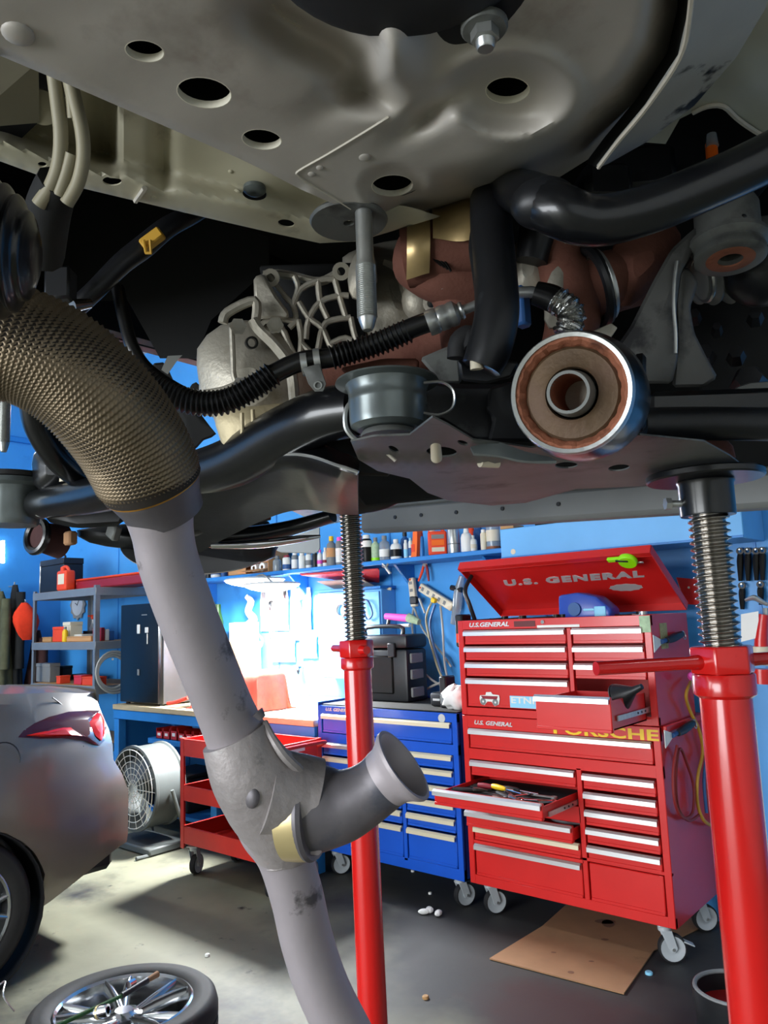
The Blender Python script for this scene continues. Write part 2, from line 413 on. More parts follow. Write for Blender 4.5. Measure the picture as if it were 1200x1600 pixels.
# unseen tube lamps added under the ceiling to brighten the room
def added_tube_lamp(x, y, power, label):
    t = thing('added_tube_lamp', label, 'lamp', (x, y, ZC-.11), group='unseen tube lamps added under the ceiling')
    B().box2((-.62, -.07, .05), (.62, .07, .11), .01).done('housing', 'white_plastic', t)
    for s in (-.035, .035): B().cyl((-.6, s, .03), (.6, s, .03), .014, seg=10).done('tube', 'tube_glow', t)
    a = area('added_tube_light', (x, y, ZC-.13), (x, y, 0), 1.2, .14, power, (.95, .98, 1)); return t
added_tube_lamp(-7.2, 1.4, 40, 'unseen tube lamp added on the ceiling to brighten the left wall')
added_tube_lamp(1.2, 1.6, 15, 'unseen tube lamp added on the ceiling right of the lifted vehicle')

# ================================================================ drawer cabinets
def handle(t, p, xa, xb, y, z, m, th=.028):
    b = B(); b.prism([V((xa, y, z)), V((xa, y-.008, z+.001)), V((xa, y-.02, z-.008)), V((xa, y-.021, z-th)), V((xa, y-.016, z-th-.001)), V((xa, y-.013, z-.012)), V((xa, y, z-.008))], (xb-xa, 0, 0))
    return b.done('handle', m, p, world=True)
def drawer(t, xa, xb, zt, zb, y, D, paint, hm, opened=0., has_handle=True):
    yy = y-opened+.004; b = B(); g = .004
    b.box2((xa+g, yy, zb+g), (xb-g, yy+.02, zt-g), .004)
    b.box2((xa+g+.003, yy-.004, zb+g), (xb-g-.003, yy, zb+.018), .0015)
    if opened:
        h = min(zt-zb-.02, .09) if opened > .2 else (zt-zb-.02)
        b.box2((xa+.012, yy+.02, zb+.012), (xb-.012, yy+D-.06, zb+.018))
        b.box2((xa+.012, yy+.02, zb+.012), (xa+.017, yy+D-.06, zt-.02)); b.box2((xb-.017, yy+.02, zb+.012), (xb-.012, yy+D-.06, zt-.02))
        b.box2((xa+.012, yy+D-.066, zb+.012), (xb-.012, yy+D-.06, zt-.02))
    d = b.done('drawer', paint, t, world=True)
    if has_handle: handle(t, d, xa+.006, xb-.006, yy, zt-.002, hm)
    if opened > .2:
        for x in (xa+.0055, xb-.0055):
            B().box2((x-.004, yy+.06, (zt+zb)/2-.03), (x+.004, y+.1, (zt+zb)/2-.008)).done('slide', 'zinc', d, world=True)
        for s in range(3):
            B().cyl((xb-.0015, y-.05-.04*s, (zt+zb)/2-.019), (xb+.001, y-.05-.04*s, (zt+zb)/2-.019), .005, seg=8).done('rivet', 'black_plastic', d, world=True)
    return d
def carcass(t, x0, x1, y0, y1, z0, z1, paint, cols, rows_top, top=True):
    """shell with a face frame around the drawer openings"""
    b = B(); th = .006
    b.box2((x0, y0, z0), (x0+.035, y0+.03, z1), .003); b.box2((x1-.035, y0, z0), (x1, y0+.03, z1), .003)
    b.box2((x0, y0+.02, z0), (x0+th, y1, z1)); b.box2((x1-th, y0+.02, z0), (x1, y1, z1)); b.box2((x0, y1-th, z0), (x1, y1, z1))
    b.box2((x0, y0+.02, z0), (x1, y1, z0+th))
    if top: b.box2((x0, y0, z1-th), (x1, y1, z1), .002)
    for (xa, xb, za, zb) in cols+rows_top: b.box2((xa, y0+.001, za), (xb, y0+.03, zb), .002)
    return b.done('body', paint, t, world=True)
def caster(t, x, y, rz=0., brake=False, r=.062, h=.166):
    c = V((x, y, 0)); R = Matrix.Rotation(rz, 3, 'Z'); q = lambda a, b_, z: c+R @ V((a, b_, z))
    b = B(); b.box(q(0, 0, h-.004), (.075, .065, .008), R, .002); b.cyl(q(0, 0, h-.03), q(0, 0, h-.006), .028, .03, 16)
    for s in (-1, 1):
        b.prism([q(s*.024, -.022, h-.025), q(s*.024, .026, h-.025), q(s*.024, .046, r+.004), q(s*.024, .03, r-.016), q(s*.024, .012, r-.01)], R @ V((s*.004, 0, 0)), .001)
    f = b.done('caster', 'caster_grey', t, world=True)
    ax = R @ V((1, 0, 0)); o = q(0, .028, r)
    B().lathe([(r*.86, -.019), (r*.97, -.017), (r, -.01), (r, .01), (r*.97, .017), (r*.86, .019)], o, ax, 24, closed=True).done('tire', 'rubber', f, world=True)
    hb = B(); hb.lathe([(.008, -.02), (r*.2, -.02), (r*.26, -.012), (r*.55, -.012), (r*.8, -.0185), (r*.87, -.0185), (r*.87, .0185), (r*.8, .0185), (r*.55, .012), (r*.26, .012), (r*.2, .02), (.008, .02)], o, ax, 20)
    for k in range(5):
        a = 2*PI*k/5; d = R @ V((0, math.cos(a), 0))+V((0, 0, math.sin(a))); hb.cyl(o+d*.008-ax*0, o+d*r*.75, .007, .009, 6)
    hb.done('hub', 'caster_grey', f, world=True)
    B().cyl(o-ax*.031, o+ax*.031, .007, seg=8).done('axle_bolt', 'zinc', f, world=True)
    if brake: B().box(q(0, .1, r+.02), (.04, .05, .006), R @ Matrix.Rotation(-.4, 3, 'X'), .002).done('brake_lever', 'caster_grey', f, world=True)
    return f
CX0, CX1, CY = -2.4945, -1.409, 3.507
# --- red rolling cabinet
t = red_low = thing('rolling_tool_cabinet', 'red rolling tool cabinet on grey casters with one tool drawer pulled out', 'cabinet', (-1.95, 3.78, 0))
carcass(t, CX0, CX1, CY, CY+.575, .166, 1.027, 'red_paint', [(-1.838, -1.812, .21, .81)], [(CX0, CX1, .166, .212), (CX0, CX1, .962, 1.027), (CX0, CX1, .8, .856), (-1.838, CX1, .385, .40), (-2.46, -1.83, .553, .63), (-2.46, -1.83, .37, .387)])
drawer(t, -2.458, -1.446, .962, .856, CY, .55, 'red_paint', 'alu')
drawer(t, -2.458, -1.84, .797, .714, CY, .55, 'red_paint', 'alu')
dr_tools = drawer(t, -2.458, -1.84, .71, .628, CY, .55, 'red_paint', 'alu', .335)
B().box2((-2.44, CY-.31, .668), (-1.858, CY+.15, .672)).done('drawer_liner', 'rubber', dr_tools, world=True)
dr_bag = drawer(t, -2.458, -1.84, .556, .47, CY, .55, 'red_paint', 'alu', .07)
drawer(t, -2.458, -1.84, .462, .386, CY, .55, 'red_paint', 'alu_cream')
drawer(t, -2.458, -1.84, .372, .208, CY, .55, 'red_paint', 'alu')
for z in (.79, .706, .624, .543, .462): drawer(t, -1.81, -1.446, z, z-.076, CY, .55, 'red_paint', 'alu')
drawer(t, -1.81, -1.446, .384, .208, CY, .55, 'red_paint', 'alu', 0, False)
caster(t, CX0+.07, CY+.075, -.55); caster(t, CX1-.075, CY+.05, -.95, True); caster(t, CX0+.07, CY+.5, -.4); caster(t, CX1-.07, CY+.47, -.75)
text('U.S. GENERAL', .235, .022, front(-2.415, CY-.0005, .982), 'lettering', 'white_letter', t, shear=.25, bold=.03)
text('PORSCHE', .53, .05, front(-1.945, CY-.0006, .965), 'decal', 'yellow', t, bold=.03, depth=.0006, spacing=1.05)
B().box2((CX1+.001, CY+.03, 1.0), (CX1+.02, CY+.5, 1.03), .004).done('side_rail', 'red_paint', t, world=True)
# --- red top chest
t = red_top = thing('tool_chest', 'red top chest with raised lid standing on the red rolling cabinet', 'tool chest', (-1.95, 3.73, 1.028))
TY1 = CY+.47
carcass(t, CX0, CX1, CY, TY1, 1.03, 1.5325, 'red_paint', [(-1.838, -1.815, 1.07, 1.48)], [(CX0, CX1, 1.03, 1.07), (CX0, CX1, 1.482, 1.5325)], top=False)
B().box2((CX0+.007, CY+.03, 1.5), (CX1-.007, TY1-.007, 1.505)).done('top_tray', 'red_inside', t, world=True)
for z, zb in ((1.48, 1.4), (1.394, 1.316), (1.31, 1.232)):
    drawer(t, -2.458, -1.84, z, zb, CY, .44, 'red_paint', 'alu'); drawer(t, -1.812, -1.446, z, zb, CY, .44, 'red_paint', 'alu')
drawer(t, -2.458, -1.84, 1.226, 1.072, CY, .44, 'red_paint', 'alu')
dr_top = drawer(t, -1.812, -1.446, 1.2, 1.045, CY, .44, 'red_paint', 'alu', .40)
text('U.S.GENERAL', .25, .024, front(-2.415, CY-.0005, 1.496), 'lettering', 'white_letter', t, shear=.25, bold=.03)
B().box2((-2.135, CY-.0012, 1.492), (-2.01, CY-.0002, 1.521), .0004).done('badge', 'dark_badge', t, world=True)
B().box2((-2.0, CY-.0012, 1.484), (-1.765, CY-.0002, 1.497), .0004).done('label_strip', 'white_plastic', t, world=True)
B().cyl((-1.965, CY-.006, 1.513), (-1.965, CY, 1.513), .01, seg=14).done('lock', 'chrome', t, world=True)
B().box2((-1.462, CY-.002, 1.452), (-1.41, CY-.0006, 1.528), .0005).done('tape', 'tape_green', t, world=True)
B().box2((CX1+.0005, CY+.1, 1.37), (CX1+.0015, CY+.19, 1.49)).done('warning_sticker', 'sticker_aged', t, world=True)
# lid: a shallow pressed tray, hinged at the back
HY, HZ = TY1-.01, 1.545; ly, lz = 3.545, 1.82; up = V((0, ly-HY, lz-HZ)); LL = up.length; up.normalize(); dn = V((0, -up.z, up.y))
if dn.z > 0: dn = -dn
def lid(x, s, d): return V((x, HY, HZ))+up*s+dn*d
b = B(); X0, X1 = CX0-.01, CX1+.01
def slab(x0, x1, s0, s1, d0, d1): b.prism([lid(x0, s0, d0), lid(x0, s1, d0), lid(x0, s1, d1), lid(x0, s0, d1)], (x1-x0, 0, 0), .003)
slab(X0, X1, 0, LL, -.048, -.042); slab(X0, X1, LL-.006, LL, -.048, .0); slab(X0, X0+.006, .0, LL, -.048, .0); slab(X1-.006, X1, .0, LL, -.048, .0); slab(X0, X1, 0, .006, -.048, 0)
slab(X0, X1, LL-.03, LL, -.003, .0); slab(X0+.008, X1-.008, LL-.075, LL-.06, -.042, -.03)
ld = b.done('lid', 'red_paint', t, world=True)
px = V((1, 0, 0)); mt = Matrix(((1, 0, 0, 0), (0, up.y, dn.y, 0), (0, up.z, dn.z, 0), (0, 0, 0, 1))); mt.translation = lid(-2.335, LL*.5, -.0415)
text('U.S. GENERAL', .81, .058, mt, 'lettering', 'white_letter', ld, shear=.2, bold=.055, spacing=1.2)
b = B(); b.box(lid(-1.72, LL*.36, -.0405), (.16, .001, .001)); c0 = lid(-1.66, LL*.34, -.0412)
b = B(); b.prism([c0+px*(.085*math.cos(a)*(1+.09*(k % 2)))+up*(.03*math.sin(a)*(1+.12*(k % 2))) for k, a in enumerate([2*PI*i/22 for i in range(22)])], dn*.0006); b.done('sticker', 'white_letter', ld, world=True)
B().tube([V((CX0+.05, CY+.1, 1.53)), V((CX0+.045, CY+.06, 1.62)), V((CX0+.02, CY+.06, 1.70)), lid(CX0+.02, LL*.8, -.02)], .012, 8, 4).done('lid_strut', 'black_plastic', t, world=True)
# stickers on the lower left drawer of the chest
t = thing('wagon_sticker', 'small sticker of a red toy wagon on the chest drawer', 'sticker', (-2.31, CY-.002, 1.09))
f = CY-.0012
b = B(); wag = [(-2.37, 1.135), (-2.335, 1.138), (-2.33, 1.153), (-2.30, 1.155), (-2.29, 1.143), (-2.25, 1.14), (-2.248, 1.12), (-2.255, 1.093), (-2.28, 1.082), (-2.30, 1.105), (-2.325, 1.105), (-2.345, 1.085), (-2.37, 1.096), (-2.374, 1.12)]
b.prism([V((x, f, z)) for x, z in wag], (0, .0006, 0)); b.done('backing', 'white_plastic', t, world=True)
B().prism([V((x, f-.0008, z)) for x, z in ((-2.364, 1.134), (-2.258, 1.134), (-2.266, 1.117), (-2.352, 1.118))], (0, .0006, 0)).done('wagon_body', 'maroon', t, world=True)
for x, z in ((-2.352, 1.104), (-2.276, 1.102)): B().lathe([(.006, 0), (.018, 0), (.018, .0008), (.006, .0008)], (x, f, z), (0, -1, 0), 16, closed=True).done('wheel', 'grey_plastic', t, world=True)
t = thing('blue_sticker', 'pale blue lettered sticker on the chest drawer front', 'sticker', (-2.1, CY-.002, 1.08))
B().box2((-2.186, f, 1.08), (-2.02, f+.0007, 1.14)).done('backing', 'sky_sticker', t, world=True)
text('ETNI', .135, .032, front(-2.178, f-.0003, 1.103), 'lettering', 'white_plastic', t, depth=.0004)
# --- blue rolling cabinet
BX0, BX1, BY = -3.6257, -2.5393, 3.517
t = thing('rolling_tool_cabinet', 'blue rolling tool cabinet between the workbench and the red cabinet', 'cabinet', (-3.08, 3.8, 0))
carcass(t, BX0, BX1, BY, BY+.57, .156, 1.03, 'blue_paint', [(-2.951, -2.925, .2, .815)], [(BX0, BX1, .156, .215), (BX0, BX1, .98, 1.03), (BX0, BX1, .805, .862)])
drawer(t, -3.588, -2.576, .98, .862, BY, .55, 'blue_paint', 'alu_cream')
tops = (.806, .722, .634, .55, .468, .386)
for i, z in enumerate(tops):
    zb = tops[i+1]+.006 if i < 5 else .212
    drawer(t, -3.588, -2.953, z, zb, BY, .55, 'blue_paint', 'alu' if i == 0 else 'alu_cream'); drawer(t, -2.923, -2.576, z, zb, BY, .55, 'blue_paint', 'alu_cream')
for x, y, a in ((BX0+.075, BY+.06, -.45), (BX1-.075, BY+.06, -.4), (BX0+.07, BY+.5, -.3), (BX1-.07, BY+.5, -.3)): caster(t, x, y, a, h=.156)
text('U.S. GENERAL', .22, .02, front(-3.55, BY-.0005, .998), 'lettering', 'white_letter', t, shear=.25, bold=.03)
B().cyl((-3.16, BY-.006, 1.004), (-3.16, BY, 1.004), .011, seg=14).done('lock', 'chrome', t, world=True)
B().cyl((-2.64, BY-.002, 1.0), (-2.64, BY, 1.0), .024, .024, 18).done('sticker', 'white_letter', t, world=True)
B().box2((BX0+.02, BY+.02, 1.031), (BX1-.01, BY+.56, 1.036), .001).done('top_mat', 'dark_mat', t, world=True)
b = B(); b.box2((BX0, BY, 1.028), (BX0+.012, BY+.57, 1.05), .002); b.box2((BX0, BY+.56, 1.028), (BX1, BY+.572, 1.05), .002); b.done('top_rim', 'blue_paint', t, world=True)

# ================================================================ workbench, cart, rack
WX0, WX1, WY = -6.05, -3.64, 3.49
t = thing('workbench', 'long workbench with pale wooden top and blue frame against the wall', 'workbench', (-4.85, 3.82, 0))
for k in range(4):
    y0 = WY+.165*k; B().box2((WX0, y0+.0015, .895), (WX1, y0+.1635, .935), .003).done('top_plank', 'bench_top', t, world=True)
b = B(); b.box2((WX0, WY+.01, .82), (WX1, WY+.04, .893), .003); b.box2((WX0, YB-.05, .82), (WX1, YB-.02, .893), .003); b.done('apron', 'paint_blue', t, world=True)
for x in (WX0+.04, -4.7, WX1-.04):
    for y in (WY+.05, YB-.07): B().box2((x-.035, y-.035, 0), (x+.035, y+.035, .82), .004).done('leg', 'paint_blue', t, world=True)
B().box2((WX0+.005, WY+.09, .05), (WX0+.025, YB-.1, .82), .002).done('end_panel', 'paint_blue', t, world=True)
B().box2((-5.55, WY+.02, .655), (WX1-.08, YB-.06, .695), .003).done('middle_shelf', 'paint_blue', t, world=True)
B().box2((WX0+.03, WY+.05, .12), (WX1-.08, YB-.06, .15), .003).done('lower_shelf', 'paint_blue', t, world=True)
B().box2((WX0, YB-.03, .936), (WX1, YB-.008, 1.0), .003).done('backsplash', 'box_blue', t, world=True)
# red parts bins below the bench top
ORD = ('leftmost', 'second', 'third', 'fourth', 'fifth', 'sixth', 'rightmost')
for i in range(7):
    x = -5.42+.098*i; h = random.uniform(.06, .1)
    t = thing('parts_bin', ORD[i]+' red parts bin on the shelf under the bench', 'bin', (x, 3.6, .6955), group='red bins under the bench')
    b = B(); b.box2((-.042, -.07, 0), (.042, .07, .004)); b.box2((-.042, -.07, 0), (-.038, .07, h)); b.box2((.038, -.07, 0), (.042, .07, h)); b.box2((-.042, .066, 0), (.042, .07, h)); b.box2((-.042, -.07, 0), (.042, -.066, h*.7)); b.done('shell', 'cart_red', t)
    B().box2((-.02, -.0725, h*.3), (.02, -.071, h*.55)).done('label_card', 'paper', t)
for i, (x, w_, h, m) in enumerate(((-5.8, .3, .3, 'black_plastic'), (-5.3, .35, .26, 'rubber'), (-4.5, .4, .3, 'black_plastic'), (-4.05, .3, .34, 'black_plastic'))):
    lb = ('black crate at the left end of the bench bottom shelf', 'dark rubber tub beside the left crate under the bench', 'black crate in the middle under the bench', 'tall black crate at the right end under the bench')[i]
    t = thing('storage_crate', lb, 'crate', (x, 3.75, .1505)); b = B(); b.box2((-w_/2, -.16, 0), (w_/2, .16, h), .012); b.done('body', m, t)
    B().box2((-w_/2-.01, -.17, h), (w_/2+.01, .17, h+.025), .006).done('lid', m, t); B().box2((-.05, -.178, h*.6), (.05, -.16, h*.75), .005).done('grip', m, t)
# --- service cart
t = thing('service_cart', 'red three-tray service cart on casters in front of the bench', 'cart', (-3.95, 3.22, 0)); QX0, QX1, QY0, QY1 = -4.365, -3.52, 3.0, 3.44
for z, d, nm in ((.735, .105, 'top_tray'), (.46, .09, 'middle_tray'), (.2, .1, 'bottom_tray')):
    b = B(); g = .004
    b.box2((QX0+g, QY0+g, z), (QX1-g, QY1-g, z+.004))
    for a_, c_ in (((QX0, QY0), (QX1, QY0+.005)), ((QX0, QY1-.005), (QX1, QY1)), ((QX0, QY0), (QX0+.005, QY1)), ((QX1-.005, QY0), (QX1, QY1))): b.box2((*a_, z), (*c_, z+d), .002)
    for a_, c_ in (((QX0, QY0), (QX1, QY0+.016)), ((QX0, QY1-.016), (QX1, QY1)), ((QX0, QY0), (QX0+.016, QY1)), ((QX1-.016, QY0), (QX1, QY1))): b.box2((*a_, z+d-.004), (*c_, z+d+.002), .001)
    b.done(nm, 'cart_red', t, world=True)
for x in (QX0, QX1):
    for y in (QY0, QY1):
        sx = 1 if x == QX0 else -1; sy = 1 if y == QY0 else -1; b = B()
        b.box2((x-.002*sx, y-.002*sy, .17), (x+.036*sx, y+.003*sy, .845), .001); b.box2((x-.002*sx, y-.002*sy, .17), (x+.003*sx, y+.036*sy, .845), .001); b.done('post', 'cart_red', t, world=True)
for x in (QX0+.06, QX1-.06):
    for y in (QY0+.06, QY1-.06): caster(t, x, y, .4, r=.06, h=.18)
B().tube([V((QX1, QY0+.03, .8)), V((QX1+.06, QY0+.04, .83)), V((QX1+.06, QY1-.04, .83)), V((QX1, QY1-.03, .8))], .012, 8, 4).done('push_handle', 'cart_red', t, world=True)
B().box2((QX1+.0005, QY0+.17, .79), (QX1+.0015, QY0+.3, .81)).done('label_sticker', 'white_letter', t, world=True)
for i in range(4):
    t = tag(B().lathe([(.0, 0), (.032, 0), (.033, .005), (.033, .11), (.02, .13), (.012, .14), (.012, .16), (0, .16)], (-3.62-.09*i, 3.36, .465), (0, 0, 1), 14).done('spray_can', ('black_plastic', 'yellow', 'grey_plastic', 'black_plastic')[i]), ('black can at the right end of the cart middle tray', 'yellow can on the cart middle tray', 'grey can on the cart middle tray', 'black can left of the grey can on the cart tray')[i], 'can')
# --- storage rack
RX0, RX1, RY0, RY1 = -7.56, -6.36, 3.5, 4.11
t = thing('storage_rack', 'grey steel shelving rack left of the black fridge', 'rack', ((RX0+RX1)/2, 3.8, 0))
for x, s in ((RX0, 1), (RX1, -1)):
    for y, q in ((RY0, 1), (RY1, -1)):
        b = B(); b.box2((x, y, 0), (x+.04*s, y+.003*q, 1.95)); b.box2((x, y, 0), (x+.003*s, y+.04*q, 1.95)); b.done('post', 'steel_shelf', t, world=True)
for z in (1.86, 1.385, 1.0, .5, .1):
    b = B(); b.box2((RX0, RY0-.003, z), (RX1, RY0+.02, z+.07), .002); b.box2((RX0, RY1-.02, z), (RX1, RY1+.003, z+.07), .002); b.box2((RX0-.002, RY0, z), (RX0+.02, RY1, z+.07), .002); b.box2((RX1-.02, RY0, z), (RX1+.003, RY1, z+.07), .002)
    bm_ = b.done('beam', 'steel_shelf', t, world=True)
    B().box2((RX0+.01, RY0+.01, z+.06), (RX1-.01, RY1-.01, z+.072)).done('deck', 'wood', t, world=True)
# --- black fridge on the bench
FX0, FX1, FY0, FY1, FZ0, FZ1 = -6.0, -5.44, 3.53, 3.98, .936, 1.755
t = thing('mini_fridge', 'black mini fridge with metallic sides standing on the workbench', 'fridge', (-5.72, 3.75, .936))
B().box2((FX0+.003, FY0+.05, FZ0+.012), (FX1-.003, FY1, FZ1), .006).done('body', 'fridge_side', t, world=True)
d = B().box2((FX0, FY0, FZ0+.02), (FX1, FY0+.046, FZ1), .008, 2).done('door', 'black_gloss', t, world=True)
B().box2((FX0+.32, FY0-.001, 1.66), (FX0+.4, FY0+.001, 1.668)).done('nameplate', 'grey_plastic', d, world=True)
for x, z, h, w_ in ((-5.72, 1.55, .075, .045), (-5.60, 1.54, .045, .05), (-5.59, 1.47, .085, .014), (-5.72, 1.2, .05, .03)):
    tag(B().box2((x-w_/2, FY0-.006, z-h/2), (x+w_/2, FY0-.0005, z+h/2), .003).done('magnet_note', 'white_plastic' if z > 1.3 else 'grey_plastic'), {(-5.72, 1.55): 'white magnet note on the black fridge door', (-5.60, 1.54): 'square white magnet at the right of the fridge door', (-5.59, 1.47): 'narrow white magnet strip under the square magnet', (-5.72, 1.2): 'small grey mark low on the fridge door'}[(x, z)], 'magnet')
for x in (FX0+.03, FX1-.04):
    for y in (FY0+.06, FY1-.04): B().cyl((x, y, .9355), (x, y, .95), .018, seg=10).done('foot', 'rubber', t, world=True)
# --- drum fan
FC = atz(208, 1232, .34); fan_d = 5.5; FC = at(208, 1232, fan_d); fa = V((.0, -1, 0)).normalized()
t = thing('drum_fan', 'round grey drum fan with wire grille on the floor by the bench', 'fan', (FC.x, FC.y, 0)); rF = .285
b = B(); b.lathe([(rF, .0), (rF+.012, .006), (rF+.012, .02), (rF, .03), (rF, .22), (rF+.012, .23), (rF+.012, .25), (rF-.006, .25), (rF-.012, .02), (rF-.012, 0)], FC-fa*.25+fa*.0, fa, 40, closed=True); b.done('drum', 'fan_grey', t, world=True)
gr = B()
for k in range(6): gr.torus(FC-fa*.002+fa*(.02-.02*(k/6)), fa, rF*(.95-.15*k), .0028, 36, 5)
for k in range(18):
    a = 2*PI*k/18; x_, y_, _ = frame(fa); dd = x_*math.cos(a)+y_*math.sin(a); gr.tube([FC+dd*.03+fa*.012, FC+dd*rF*.97], .0025, 5)
gr.done('grille', 'white_plastic', t, world=True)
b = B(); b.cyl(FC-fa*.2, FC-fa*.06, .06, .05, 16); b.done('motor', 'fan_grey', t, world=True)
for k in range(3):
    a = 2*PI*k/3+.3; x_, y_, _ = frame(fa); u_ = x_*math.cos(a)+y_*math.sin(a); v_ = fa.cross(u_); rows = []
    for i in range(5):
        r_ = .05+.2*i/4; wd = .05+.05*math.sin(i/4*2.4); rows.append([FC-fa*(.11)+u_*r_+v_*wd*s+fa*(.04*s) for s in (-1, 0, 1)])
    B().grid(rows).solid(.004).done('blade', 'steel_shelf', t, world=True)
for s in (-1, 1):
    x_ = V((-fa.y, fa.x, 0))*s; foot = V((FC.x, FC.y, 0))+x_*.24
    B().tube([foot+fa*.12+V((0, 0, .014)), foot-fa*.32+V((0, 0, .014)), foot-fa*.2+x_*.06+V((0, 0, .2)), V((FC.x, FC.y, FC.z))-fa*.12+x_*(rF+.02)], .013, 8, 3).done('stand_leg', 'fan_grey', t, world=True)
b = B(); b.box(V((FC.x, FC.y, .03))-fa*.12, (.52, .3, .05), Matrix.Rotation(math.atan2(-fa.x, fa.y)+PI, 3, 'Z'), .01); b.done('base', 'fan_grey', t, world=True)
# ================================================================ wall shelf and what stands on it
SHZ, SHY = 1.946, 3.86
t = thing('wall_shelf', 'long blue shelf on the wall carrying bottles and cans', 'shelf', (-4.0, YB, 1.91))
B().box2((-5.75, SHY, 1.916), (-2.39, YB-.001, SHZ-.001), .003).done('board', 'paint_blue', t, world=True)
for x in (-5.5, -4.35, -3.3, -2.6):
    B().prism([V((x-.01, YB-.002, 1.915)), V((x-.01, YB-.2, 1.915)), V((x-.01, YB-.002, 1.74))], (.02, 0, 0)).done('bracket', 'paint_blue', t, world=True)
def ppx(u, v0, v1, y, wpx):
    p = aty(u, (v0+v1)/2, y); dd = (p-CC).dot(CF); return p.x, (v0-v1)/FPX*dd, wpx/FPX*dd/2
def bottle(name, label, cat, loc, r, h, body, cap=None, band=None, kind='can', group=None, rz=0.):
    t = thing(name, label, cat, loc, rz, group)
    if kind == 'can':
        B().lathe([(0, 0), (r*.94, 0), (r, .006), (r, h*.78), (r*.8, h*.85), (r*.62, h*.87), (0, h*.87)], seg=18).done('body', body, t)
        B().lathe([(0, h*.86), (r*.7, h*.86), (r*.7, h*.97), (r*.6, h), (0, h)], seg=16).done('cap', cap or body, t)
    elif kind == 'bottle':
        B().lathe([(0, 0), (r*.92, 0), (r, .008), (r, h*.62), (r*.85, h*.74), (r*.4, h*.82), (r*.36, h*.86), (0, h*.86)], seg=18).done('body', body, t)
        B().lathe([(0, h*.84), (r*.48, h*.84), (r*.46, h), (0, h)], seg=14).done('cap', cap or body, t)
    elif kind == 'nozzle':
        B().lathe([(0, 0), (r*.92, 0), (r, .008), (r, h*.5), (r*.8, h*.62), (r*.4, h*.68), (0, h*.68)], seg=18).done('body', body, t)
        B().lathe([(0, h*.67), (r*.5, h*.67), (r*.46, h*.74), (r*.16, h*.98), (0, h)], seg=14).done('nozzle', cap or body, t)
    elif kind == 'jug':
        b = B(); b.box((0, 0, h*.4), (r*2, r*1.1, h*.8), None, r*.22, 3); b.done('body', body, t)
        b = B(); b.tube([V((-r*.75, 0, h*.74)), V((-r*.7, 0, h*.93)), V((r*.1, 0, h*.95)), V((r*.6, 0, h*.82)), V((r*.72, 0, h*.7))], r*.17, 8, 4); b.done('grip', body, t)
        B().lathe([(0, h*.78), (r*.3, h*.78), (r*.3, h*.95), (0, h*.96)], (-r*.55, 0, 0), seg=14).done('cap', cap or body, t)
    elif kind == 'jar':
        B().lathe([(0, 0), (r, 0), (r, h*.84), (r*.9, h*.86), (0, h*.86)], seg=20).done('body', body, t)
        B().lathe([(0, h*.85), (r*1.04, h*.85), (r*1.04, h), (0, h)], seg=20).done('lid', cap or body, t)
    elif kind == 'spray':
        B().lathe([(0, 0), (r*.95, 0), (r, .006), (r, h*.45), (r*.4, h*.66), (r*.32, h*.76), (0, h*.76)], seg=16).done('body', body, t)
        b = B(); b.box((0, 0, h*.86), (r*.7, r*1.2, h*.16), None, .003); b.box((0, -r*1.0, h*.9), (r*.3, r*1.1, h*.06), None, .002); b.done('trigger_head', cap or body, t)
    if band:
        for m, z0, z1 in band:
            if kind == 'jug': B().box2((-r*.62, -r*.57, h*z0), (r*.7, -r*.555, h*z1), .001).done('label_band', m, t)
            else: B().lathe([(r+.0004, h*z0), (r+.0012, h*z0), (r+.0012, h*z1), (r+.0004, h*z1)], seg=18, closed=True).done('label_band', m, t)
    return t
